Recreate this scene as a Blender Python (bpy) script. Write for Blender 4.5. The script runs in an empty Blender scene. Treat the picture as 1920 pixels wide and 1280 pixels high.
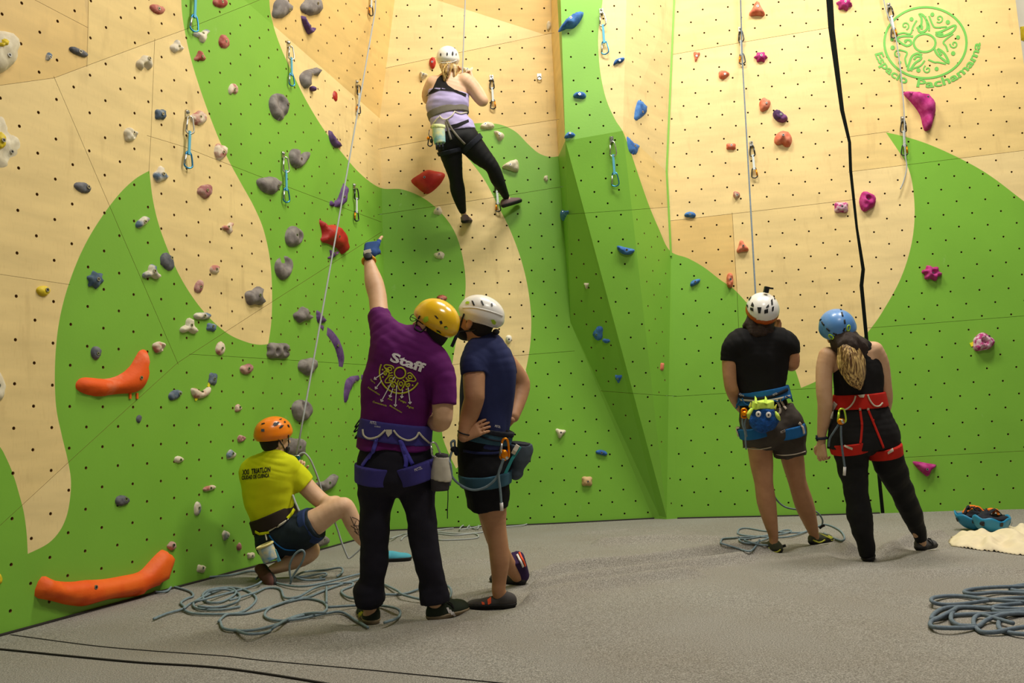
import bpy, bmesh, math, random
import numpy as np
from mathutils import Vector, Matrix
from mathutils.geometry import delaunay_2d_cdt
from mathutils.bvhtree import BVHTree

random.seed(7)
scene = bpy.context.scene
COL = scene.collection

# ------------------------------------------------------------------ camera
W, H, F = 1920.0, 1280.0, 1600.0
CAM_Z = 0.95
PITCH = math.atan(0.100)
ROLL = math.atan(0.040)
_fw = Vector((0, math.cos(PITCH), math.sin(PITCH)))
_up0 = Vector((0, -math.sin(PITCH), math.cos(PITCH)))
_x0 = Vector((1, 0, 0))
E1 = math.cos(ROLL) * _x0 - math.sin(ROLL) * _up0        # image right
E2 = math.cos(ROLL) * _up0 + math.sin(ROLL) * _x0        # image up
CAM = Vector((0, 0, CAM_Z))
camd = bpy.data.cameras.new('camera')
camd.sensor_width = 36.0
camd.lens = F / W * 36.0
camd.clip_end = 100
cam = bpy.data.objects.new('camera', camd)
COL.objects.link(cam)
M = Matrix((E1, E2, -_fw)).transposed().to_4x4()
M.translation = CAM
cam.matrix_world = M
scene.camera = cam

# ------------------------------------------------------------------ world, lamps, exposure
vs = scene.view_settings
vs.view_transform = 'Standard'
vs.look = 'None'
vs.gamma = 1.0
vs.use_curve_mapping = False
vs.exposure = -0.08
world = bpy.data.worlds.new('hall_ambient')
scene.world = world
world.use_nodes = True
world.node_tree.nodes['Background'].inputs[0].default_value = (1.0, 0.95, 0.86, 1)
world.node_tree.nodes['Background'].inputs[1].default_value = 0.13

def area_lamp(name, loc, target, sx, sy, power, color=(1.0, 0.95, 0.85)):
    d = bpy.data.lights.new(name, 'AREA')
    d.shape = 'RECTANGLE'; d.size = sx; d.size_y = sy
    d.energy = power; d.color = color
    o = bpy.data.objects.new(name, d); COL.objects.link(o)
    o.location = loc
    o.rotation_euler = (Vector(target) - Vector(loc)).to_track_quat('-Z', 'Y').to_euler()
    return o
area_lamp('ceiling_and_fill_lamp', (0.9, 5.9, 7.4), (0.9, 6.7, 0.0), 1.8, 0.7, 255)
area_lamp('ceiling_and_fill_lamp', (3.7, 5.5, 7.4), (3.3, 6.3, 0.0), 1.8, 0.7, 285)
area_lamp('ceiling_and_fill_lamp', (1.6, 1.4, 7.0), (0.4, 6.0, 0.8), 1.6, 0.7, 145)  # front fill: an added lamp that brightens the backs of the people

# ------------------------------------------------------------------ projection helpers
def ray(px, py):
    return _fw + E1 * ((px - W / 2) / F) + E2 * ((H / 2 - py) / F)      # unit step along the view axis
DS = 1.0      # distance factor of the person being built
def P(px, py, d):
    "point seen at photo position (px, py), d metres in front of the lens"
    return CAM + ray(px, py) * (d * DS)
def project(p):
    v = Vector(p) - CAM
    d = v.dot(_fw)
    return (W / 2 + F * v.dot(E1) / d, H / 2 - F * v.dot(E2) / d, d)
def ground(px, py, z=0.0):
    r = ray(px, py)
    return CAM + r * ((z - CAM.z) / r.z)

# ------------------------------------------------------------------ materials
MATS = {}
def lin(c):
    c = c / 255.0
    return c / 12.92 if c <= 0.04045 else ((c + 0.055) / 1.055) ** 2.4
def rgb(r, g, b):
    return (lin(r), lin(g), lin(b), 1.0)
def material(name, col, rough=0.6, metal=0.0, var=0.0, vscale=6.0, bump=0.0, bscale=40.0, spec=0.4, col2=None, stretch=None, coat=0.0, sheen=0.0):
    if name in MATS:
        return MATS[name]
    m = bpy.data.materials.new(name)
    m.use_nodes = True
    nt = m.node_tree
    b = nt.nodes['Principled BSDF']
    b.inputs['Base Color'].default_value = col
    b.inputs['Roughness'].default_value = rough
    b.inputs['Metallic'].default_value = metal
    b.inputs['Specular IOR Level'].default_value = spec
    if coat: b.inputs['Coat Weight'].default_value = coat; b.inputs['Coat Roughness'].default_value = 0.15
    if sheen: b.inputs['Sheen Weight'].default_value = sheen
    tc = None
    if var or bump:
        tc = nt.nodes.new('ShaderNodeTexCoord')
        mp = nt.nodes.new('ShaderNodeMapping')
        nt.links.new(tc.outputs['Object'], mp.inputs[0])
        if stretch: mp.inputs['Scale'].default_value = stretch
    if var:
        n = nt.nodes.new('ShaderNodeTexNoise')
        n.inputs['Scale'].default_value = vscale
        n.inputs['Detail'].default_value = 5
        nt.links.new(mp.outputs[0], n.inputs['Vector'])
        r = nt.nodes.new('ShaderNodeValToRGB')
        r.color_ramp.elements[0].position = 0.32
        r.color_ramp.elements[1].position = 0.68
        c2 = col2 if col2 else tuple(min(1, x * (1 + var)) for x in col[:3]) + (1,)
        c1 = col if col2 else tuple(x * (1 - var) for x in col[:3]) + (1,)
        r.color_ramp.elements[0].color = c1
        r.color_ramp.elements[1].color = c2
        nt.links.new(n.outputs[0], r.inputs[0])
        nt.links.new(r.outputs[0], b.inputs['Base Color'])
    if bump:
        n2 = nt.nodes.new('ShaderNodeTexNoise')
        n2.inputs['Scale'].default_value = bscale
        n2.inputs['Detail'].default_value = 4
        nt.links.new(mp.outputs[0], n2.inputs['Vector'])
        bp = nt.nodes.new('ShaderNodeBump')
        bp.inputs['Strength'].default_value = bump
        bp.inputs['Distance'].default_value = 0.01
        nt.links.new(n2.outputs[0], bp.inputs['Height'])
        nt.links.new(bp.outputs[0], b.inputs['Normal'])
    MATS[name] = m
    return m

# ------------------------------------------------------------------ object helpers
def tag(o, label=None, cat=None, group=None, kind=None):
    if label: o['label'] = label
    if cat: o['category'] = cat
    if group: o['group'] = group
    if kind: o['kind'] = kind
    return o
def mesh_obj(name, verts, faces, mats, parent=None, smooth=True, midx=None):
    me = bpy.data.meshes.new(name)
    me.from_pydata([tuple(v) for v in verts], [], [tuple(f) for f in faces])
    if not isinstance(mats, (list, tuple)): mats = [mats]
    for m in mats: me.materials.append(m)
    if midx is not None:
        me.polygons.foreach_set('material_index', np.asarray(midx, dtype=np.int32))
    me.polygons.foreach_set('use_smooth', np.full(len(me.polygons), smooth))
    me.update()
    o = bpy.data.objects.new(name, me)
    COL.objects.link(o)
    if parent is not None: adopt(o, parent)
    return o
def adopt(o, parent):
    o.parent = parent
    o.matrix_parent_inverse = parent_world(parent).inverted()
def parent_world(p):
    m = Matrix.LocRotScale(p.location, p.rotation_euler, p.scale)
    if p.parent is not None:
        m = parent_world(p.parent) @ p.matrix_parent_inverse @ m
    return m
def empty(name, loc=(0, 0, 0)):
    o = bpy.data.objects.new(name, None)
    o.empty_display_size = 0.1
    o.location = loc
    COL.objects.link(o)
    return o
class MB:
    "collects simple shapes into one mesh"
    def __init__(s): s.v = []; s.f = []; s.m = []
    def add(s, verts, faces, mi=0):
        n = len(s.v)
        s.v += [Vector(x) for x in verts]
        s.f += [tuple(i + n for i in f) for f in faces]
        s.m += [mi] * len(faces)
    def tube(s, pts, r, n=8, mi=0, closed=False, cap=True):
        pts = [Vector(p) for p in pts]
        N = len(pts)
        rr = r if isinstance(r, (list, tuple)) else [r] * N
        prev = None; vs_ = []
        for i in range(N):
            if closed: t = pts[(i + 1) % N] - pts[(i - 1) % N]
            else: t = pts[min(i + 1, N - 1)] - pts[max(i - 1, 0)]
            if t.length < 1e-9: t = Vector((0, 0, 1))
            t.normalize()
            if prev is None:
                a = Vector((0, 0, 1)) if abs(t.z) < 0.9 else Vector((1, 0, 0))
                u = t.cross(a).normalized()
            else:
                u = (prev - t * prev.dot(t))
                u = u.normalized() if u.length > 1e-6 else t.orthogonal().normalized()
            prev = u
            w = t.cross(u)
            for k in range(n):
                a = 2 * math.pi * k / n
                vs_.append(pts[i] + (u * math.cos(a) + w * math.sin(a)) * rr[i])
        fs = []
        for i in range(N if closed else N - 1):
            j = (i + 1) % N
            for k in range(n):
                l = (k + 1) % n
                fs.append((i * n + k, i * n + l, j * n + l, j * n + k))
        if cap and not closed:
            fs.append(tuple(range(n))[::-1]); fs.append(tuple((N - 1) * n + k for k in range(n)))
        s.add(vs_, fs, mi)
    def ribbon(s, pts, nrm, w, t=0.003, mi=0):
        "flat strap along pts; nrm: outward normals; width w, thickness t"
        pts = [Vector(p) for p in pts]; N = len(pts); vs_ = []
        for i in range(N):
            d = (pts[min(i + 1, N - 1)] - pts[max(i - 1, 0)]).normalized()
            n_ = Vector(nrm[i] if isinstance(nrm, list) else nrm).normalized()
            side = d.cross(n_).normalized()
            wi = w[i] if isinstance(w, (list, tuple)) else w
            for a, b in ((-1, 0), (1, 0), (1, 1), (-1, 1)):
                vs_.append(pts[i] + side * (a * wi / 2) + n_ * (b * t))
        fs = []
        for i in range(N - 1):
            for k in range(4):
                l = (k + 1) % 4
                fs.append((i * 4 + k, i * 4 + l, i * 4 + 4 + l, i * 4 + 4 + k))
        fs += [(3, 2, 1, 0), tuple(4 * (N - 1) + k for k in range(4))]
        s.add(vs_, fs, mi)
    def box(s, c, ax, half, mi=0):
        c = Vector(c); vs_ = []
        for dz in (-1, 1):
            for dx, dy in ((-1, -1), (1, -1), (1, 1), (-1, 1)):
                vs_.append(c + Vector(ax[0]) * dx * half[0] + Vector(ax[1]) * dy * half[1] + Vector(ax[2]) * dz * half[2])
        s.add(vs_, [(3, 2, 1, 0), (4, 5, 6, 7), (0, 1, 5, 4), (1, 2, 6, 5), (2, 3, 7, 6), (3, 0, 4, 7)], mi)
    def ball(s, c, r, ax=None, n=10, m=7, mi=0):
        c = Vector(c)
        ax = ax or (Vector((1, 0, 0)), Vector((0, 1, 0)), Vector((0, 0, 1)))
        r = r if isinstance(r, (list, tuple)) else (r, r, r)
        vs_ = []; fs = []
        for i in range(m + 1):
            th = math.pi * i / m
            for k in range(n):
                ph = 2 * math.pi * k / n
                vs_.append(c + ax[0] * (r[0] * math.sin(th) * math.cos(ph)) + ax[1] * (r[1] * math.sin(th) * math.sin(ph)) + ax[2] * (r[2] * math.cos(th)))
        for i in range(m):
            for k in range(n):
                l = (k + 1) % n
                fs.append((i * n + k, (i + 1) * n + k, (i + 1) * n + l, i * n + l))
        s.add(vs_, fs, mi)
    def build(s, name, mats, parent=None, smooth=True):
        o = mesh_obj(name, s.v, s.f, mats, parent, smooth, s.m)
        bm = bmesh.new(); bm.from_mesh(o.data)
        bmesh.ops.remove_doubles(bm, verts=bm.verts, dist=1e-6)
        bmesh.ops.recalc_face_normals(bm, faces=bm.faces)
        bm.to_mesh(o.data); bm.free()
        return o
def catmull(pts, n=8, closed=False):
    pts = [Vector(p) for p in pts]; out = []; N = len(pts)
    R = range(N) if closed else range(N - 1)
    for i in R:
        if closed: a, b, c, d = pts[i - 1], pts[i], pts[(i + 1) % N], pts[(i + 2) % N]
        else: a, b, c, d = pts[max(i - 1, 0)], pts[i], pts[i + 1], pts[min(i + 2, N - 1)]
        for k in range(n):
            t = k / n
            out.append(0.5 * ((2 * b) + (c - a) * t + (2 * a - 5 * b + 4 * c - d) * t * t + (3 * b - a - 3 * c + d) * t ** 3))
    if not closed: out.append(pts[-1])
    return out
def in_poly(x, y, poly):
    "even-odd test for arrays"
    x = np.asarray(x, float); y = np.asarray(y, float)
    r = np.zeros(x.shape, bool); n = len(poly)
    for i in range(n):
        x1, y1 = poly[i]; x2, y2 = poly[(i + 1) % n]
        if y1 == y2: continue
        c = ((y1 > y) != (y2 > y)) & (x < (x2 - x1) * (y - y1) / (y2 - y1) + x1)
        r ^= c
    return r
def seg_dist(x, y, a, b):
    ax, ay = a; bx, by = b
    dx, dy = bx - ax, by - ay
    t = np.clip(((x - ax) * dx + (y - ay) * dy) / (dx * dx + dy * dy + 1e-12), 0, 1)
    return np.hypot(x - ax - t * dx, y - ay - t * dy)
# ================================================================== THE SETTING: panelled climbing walls
def vplane(a, b):
    n = Vector((b.y - a.y, -(b.x - a.x), 0)).normalized()
    if n.dot(CAM - a) < 0: n = -n
    return (a.copy(), n)
_gA, _gB = ground(0, 1190), ground(731, 996)
_gD, _gE = ground(1228, 972), ground(1268, 972)
PL = {'L': vplane(_gA, _gB), 'C': vplane(_gB, _gD), 'R': vplane(_gE, ground(1800, 958))}
_w = PL['R'][0] - PL['R'][1] * 0.9
PL['B'] = (_w, PL['R'][1])
def hit(px, py, plane, out=0.0):
    o, n = PL[plane]
    r = ray(px, py)
    t = (o + n * out - CAM).dot(n) / r.dot(n)
    return CAM + r * t

# facets: every vertex is (photo x, photo y, wall plane, how far it stands out of that plane)
OA, OB = 0.60, 0.64
VX = {}
def fv(px, py, pl, out=0.0):
    return (px, py, tuple(hit(px, py, pl, out)))
cor0 = fv(712, 222, 'C'); corT = fv(782, -332, 'C'); corB = fv(734.2, 1060, 'C')
cor0L, corBL = cor0, corB
t1a = fv(330, -112, 'L'); t1b = fv(560, -420, 'L', 0.10)
c_t2a = fv(743, -24, 'C'); pl1 = fv(1034, 69, 'C'); pl0 = fv(1030, -420, 'C'); pl2 = fv(1047, 295, 'C'); pl3 = fv(1070, 605, 'C'); pl4 = fv(1225, 972, 'C'); pl5 = fv(1232, 1060, 'C')
t2r = fv(1028, -400, 'C', 0.30)
pf0 = fv(1037, -420, 'C', OA); pf1 = fv(1060, 264, 'C', OA); pf2 = fv(1236, 966, 'C', 0.03); pf3 = fv(1240, 1060, 'C', 0.03)
pr0 = fv(1186, -420, 'C', OB); pr1 = fv(1168, 245, 'C', OB); pr2 = fv(1250, 970, 'R', 0.03); pr3 = fv(1253, 1060, 'R', 0.03)
s0 = fv(1272, -420, 'R'); s1 = fv(1264, 0, 'R'); s2 = fv(1250, 322, 'R'); s3 = fv(1258, 480, 'R'); s4 = fv(1268, 972, 'R'); s5 = fv(1271, 1060, 'R')
l_a = fv(-620, -420, 'L'); l_b = fv(-620, 1560, 'L'); l_c = fv(0, 1330, 'L')
rg = [fv(x, y, 'R') for x, y in ((1505, -420), (1549, 0), (1553, 53), (1575, 207), (1590, 267), (1592, 320), (1604, 427), (1615, 505), (1611.5, 535), (1621, 632), (1647, 915), (1652, 965), (1657, 1060))]
rg2 = [fv(x, y, 'R') for x, y in ((1517, -420), (1562, 0), (1565, 53), (1583, 207), (1596, 267), (1598, 320), (1609, 427), (1622, 505), (1619, 535), (1628, 632), (1654, 915), (1659, 965), (1664, 1060))]
re = [fv(x, y, 'R') for x, y in ((1852, -420), (1904, 0), (1921, 130), (1965, 480), (2020, 975), (2031, 1060))]
FACETS = []        # (wall, facet group, polygon of vertices)
def facet(wall, grp, poly): FACETS.append((wall, grp, poly))
facet('wall_left', 'L', [l_a, t1b, t1a, cor0, corB, l_c, l_b])
facet('wall_left', 'T1', [t1a, corT, cor0])
facet('wall_left', 'T1', [t1a, t1b, corT])
facet('wall_back', 'C', [cor0, c_t2a, pl1, pl2, pl3, pl4, pl5, corB])
facet('wall_back', 'T2', [c_t2a, t2r, pl1])
facet('wall_back', 'T2b', [c_t2a, corT, t2r])
PW = 'wall_prow'
facet(PW, 'side', [pl0, pf0, pf1, pl1]); facet(PW, 'side', [pl1, pf1, pl2])
facet(PW, 'front', [pf0, pr0, pf1]); facet(PW, 'front', [pr0, pr1, pf1])
facet(PW, 'right', [pr0, s0, s1]); facet(PW, 'right', [pr0, s1, pr1]); facet(PW, 'right', [s1, s2, pr1])
facet(PW, 'rlow', [pr1, s2, s3]); facet(PW, 'rlow', [pr1, s3, pr2]); facet(PW, 'rlow', [s3, s4, pr2]); facet(PW, 'rlow', [s4, s5, pr3]); facet(PW, 'rlow', [pr2, s4, pr3])
facet(PW, 'flow', [pf1, pr1, pr2]); facet(PW, 'flow', [pf1, pr2, pf2]); facet(PW, 'flow', [pf2, pr2, pr3, pf3])
facet(PW, 'slow', [pl2, pf1, pl3]); facet(PW, 'slow', [pl3, pf1, pf2]); facet(PW, 'slow', [pl3, pf2, pl4]); facet(PW, 'slow', [pl4, pf2, pf3, pl5])
facet('wall_right', 'R', [s0] + rg + [s5, s4, s3, s2, s1])
facet('wall_right', 'R2', rg2 + re[::-1])

# painted shapes
def smooth2(pts, n=6):
    return [(v.x, v.y) for v in catmull([Vector((x, y, 0)) for x, y in pts], n)]
GREEN = []
lb = smooth2([(344, -420), (340, -100), (340, 0), (345, 50), (358, 110), (377, 172), (402, 240), (426, 295), (450, 340), (475, 385), (494, 430), (506, 485), (510, 540), (509, 600), (503, 645)])
bl = smooth2([(503, 645), (485, 646), (462, 641), (430, 627), (398, 601), (367, 565), (338, 519), (313, 464), (296, 415), (286, 370), (280, 320)])
lf = smooth2([(280, 320), (254, 335), (225, 362), (194, 402), (164, 450), (140, 502), (120, 562), (108, 622), (103, 690), (105, 760), (115, 812), (127, 862), (133, 900), (131, 937), (124, 970), (110, 998), (88, 1020), (52, 1038)])
lt = smooth2([(52, 1038), (50, 1000), (45, 962), (37, 930), (25, 890), (11, 857), (-4, 832), (-60, 760), (-200, 640), (-640, 480)])
rb = smooth2([(520, -420), (506, -100), (505, 0), (512, 45), (527, 90), (549, 138), (575, 190), (606, 241), (640, 285), (675, 325), (713, 352), (754, 355), (795, 372), (830, 402), (855, 440), (869, 490), (873, 540), (866, 590), (855, 640), (847, 690), (841, 740), (833, 780), (829, 812), (838, 842), (855, 878)])
rs = smooth2([(855, 878), (900, 845), (940, 795), (968, 745), (984, 700), (993, 655), (996, 615), (995, 580), (988, 530), (975, 480), (956, 430), (935, 388), (910, 340), (882, 302), (860, 276), (856, 255), (864, 240), (885, 232), (912, 231), (940, 234), (967, 247), (990, 270), (1010, 287), (1030, 294), (1047, 293)])
pw = smooth2([(1140, -420), (1133, -60), (1130, 0), (1122, 60), (1123, 110), (1128, 150), (1138, 190), (1154, 225), (1168, 247), (1182, 284), (1196, 325), (1215, 380), (1235, 428), (1256, 470), (1290, 484), (1320, 501), (1350, 524), (1376, 542), (1400, 567), (1430, 598), (1462, 640), (1488, 686), (1502, 727)])
rr_ = smooth2([(1502, 727), (1538, 710), (1580, 676), (1634, 614), (1662, 572), (1686, 528), (1702, 485), (1712, 440), (1715, 392), (1710, 340), (1700, 308), (1688, 288), (1661, 248)])
ru = smooth2([(1661, 248), (1700, 257), (1745, 272), (1800, 297), (1850, 325), (1900, 362), (1960, 412), (2060, 520)])
GREEN.append(lb + bl[1:] + lf[1:] + lt[1:] + [(-640, 1600), (2080, 1600), (2080, 520)] + ru[::-1][1:] + rr_[::-1][1:] + pw[::-1][1:] + [(1036.5, -420), (1045, 0), (1060, 264), (1047, 293)] + rs[::-1][1:] + rb[::-1][1:])

SEAMS = [
    [(-620, 240), (0, 160), (102, 146), (155, 126), (290, 76), (343, 57), (467, 8), (520, -14)],
    [(102, 146), (205, 385), (223, 427), (333, 680)],
    [(165, 52), (163, 122)], [(20, -24), (165, 52), (172, -420)],
    [(290, 76), (283, 255), (279, 322)], [(279, 255), (345, 275), (400, 297), (480, 328), (712, 415)],
    [(-620, 1560), (0, 985), (143, 853), (333, 680), (480, 585), (712, 437)],
    [(358, 664), (480, 671), (690, 684), (722, 687)], [(-620, 440), (0, 514), (128, 533)],
    [(712, 402), (960, 365), (1053, 350)], [(726, 127), (960, 78), (1036, 62)], [(712, 279), (860, 252), (1045, 224)], [(722, 703), (960, 667), (1074, 658)],
    [(1057, 402), (1190, 393), (1253, 388)], [(1130, 733), (1240, 741), (1265, 742)],
    [(1262, 102), (1440, 71), (1556, 52)], [(1256, 414), (1440, 393), (1602, 374)], [(1373, 402), (1382, 545), (1390, 737)], [(1265, 743), (1363, 737), (1634, 722)],
    [(1588, 257), (1663, 247)], [(1594, 322), (1960, 277)], [(1625, 615), (1920, 592), (1990, 586)], [(1645, 860), (1920, 845), (2010, 840)],
]
SEAM_W = 0.3
def _ext(s_):
    out = list(s_)
    for i, j in ((0, 1), (-1, -2)):
        a, b = Vector(out[i]), Vector(out[j]); d = (a - b).normalized() * 3.0
        out[i] = (a.x + d.x, a.y + d.y)
    return out
SEAMS = [_ext(s_) for s_ in SEAMS]
# bolt-hole grids: facet group -> (column pitch, row pitch, photo position of one hole, turn)
GRID = {'L': (0.235, 0.235, (161.3, 877), 0.0), 'C': (0.232, 0.232, (969.3, 904), 0.0), 'R': (0.252, 0.25, (1298.7, 874), 0.0), 'R2': (0.262, 0.25, (1654.7, 626), 0.0),
        'T1': (0.235, 0.235, (640, 100), 0.0), 'T2': (0.232, 0.232, (1000, 37), 0.0), 'front': (0.235, 0.235, (1060.7, 19), 0.06), 'flow': (0.235, 0.235, (1085.7, 291.7), 0.05), 'right': (0.235, 0.235, (1200, 100), 0.0), 'rlow': (0.235, 0.235, (1215, 330), 0.0), 'slow': (0.235, 0.235, (1085, 450), 0.0)}
HOLE_R = 0.0098

def tri_list():
    out = []
    for wall, grp, poly in FACETS:
        p2 = [Vector((v[0], v[1], 0)) for v in poly]
        from mathutils.geometry import tessellate_polygon
        for t in tessellate_polygon([p2]):
            out.append((wall, grp, [poly[i] for i in t]))
    return out
TRIS = tri_list()
def tri_point(tr, x, y):
    "3-D point of facet triangle seen at photo position x, y"
    a, b, c = (Vector(v[2]) for v in tr)
    n = (b - a).cross(c - a)
    r = ray(x, y)
    return CAM + r * ((a - CAM).dot(n) / r.dot(n))
def tri_at(x, y, wall=None):
    for w, g, tr in TRIS:
        (ax, ay, _), (bx, by, _), (cx, cy, _) = tr
        d1 = (bx - ax) * (y - ay) - (by - ay) * (x - ax); d2 = (cx - bx) * (y - by) - (cy - by) * (x - bx); d3 = (ax - cx) * (y - cy) - (ay - cy) * (x - cx)
        if (d1 >= 0 and d2 >= 0 and d3 >= 0) or (d1 <= 0 and d2 <= 0 and d3 <= 0):
            return (w, g, tr)
    return None
def wall_pt(x, y):
    "point and outward normal of the wall seen at photo position x, y"
    t = tri_at(x, y)
    if t is None: return hit(x, y, 'R'), PL['R'][1].copy()
    tr = t[2]
    a, b, c = (Vector(v[2]) for v in tr)
    n = (b - a).cross(c - a).normalized()
    if n.dot(CAM - a) < 0: n = -n
    return tri_point(tr, x, y), n

m_ply = [material('plywood_%d' % i, c, 0.5, var=0.08, vscale=2.2, stretch=(1, 1, 5), spec=0.35) for i, c in enumerate((rgb(231, 204, 142), rgb(226, 197, 131), rgb(234, 209, 150), rgb(221, 187, 118)))]
m_green = material('green_wall_paint', rgb(124, 180, 60), 0.42, var=0.05, vscale=1.6, spec=0.4, bump=0.05, bscale=60)
m_dark = material('dark_cavity', rgb(38, 34, 22), 0.9)
m_edge = material('plywood_edge', rgb(150, 112, 62), 0.8)
def ply_scuffs(m):
    nt = m.node_tree; b = nt.nodes['Principled BSDF']
    src = b.inputs['Base Color'].links[0].from_socket
    tc = nt.nodes.new('ShaderNodeTexCoord')
    for scale, stretch, c, lo, hi, amt in ((9.0, (1, 1, 0.25), (0.34, 0.20, 0.07, 1), 0.60, 0.80, 0.30), (30.0, (3, 3, 0.6), (0.55, 0.36, 0.15, 1), 0.55, 0.75, 0.18)):
        mp = nt.nodes.new('ShaderNodeMapping'); mp.inputs['Scale'].default_value = stretch
        nt.links.new(tc.outputs['Object'], mp.inputs[0])
        n = nt.nodes.new('ShaderNodeTexNoise'); n.inputs['Scale'].default_value = scale; n.inputs['Detail'].default_value = 6
        nt.links.new(mp.outputs[0], n.inputs['Vector'])
        r = nt.nodes.new('ShaderNodeMapRange'); r.inputs[1].default_value = lo; r.inputs[2].default_value = hi; r.inputs[4].default_value = amt
        nt.links.new(n.outputs[0], r.inputs[0])
        mx = nt.nodes.new('ShaderNodeMix'); mx.data_type = 'RGBA'
        nt.links.new(r.outputs[0], mx.inputs[0]); nt.links.new(src, mx.inputs[6]); mx.inputs[7].default_value = c
        src = mx.outputs[2]
    nt.links.new(src, b.inputs['Base Color'])
for m in m_ply: ply_scuffs(m)
def chalk(m):
    nt = m.node_tree; b = nt.nodes['Principled BSDF']
    src = b.inputs['Base Color'].links[0].from_socket
    tc = nt.nodes.new('ShaderNodeTexCoord')
    mp = nt.nodes.new('ShaderNodeMapping'); mp.inputs['Scale'].default_value = (1, 1, 0.55)
    nt.links.new(tc.outputs['Object'], mp.inputs[0])
    n = nt.nodes.new('ShaderNodeTexNoise'); n.inputs['Scale'].default_value = 4.5; n.inputs['Detail'].default_value = 8; n.inputs['Roughness'].default_value = 0.72
    nt.links.new(mp.outputs[0], n.inputs['Vector'])
    r = nt.nodes.new('ShaderNodeMapRange'); r.inputs[1].default_value = 0.66; r.inputs[2].default_value = 0.86; r.inputs[4].default_value = 0.45
    nt.links.new(n.outputs[0], r.inputs[0])
    mx = nt.nodes.new('ShaderNodeMix'); mx.data_type = 'RGBA'
    nt.links.new(r.outputs[0], mx.inputs[0]); nt.links.new(src, mx.inputs[6]); mx.inputs[7].default_value = (0.62, 0.72, 0.45, 1)
    nt.links.new(mx.outputs[2], b.inputs['Base Color'])
chalk(m_green)

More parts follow.
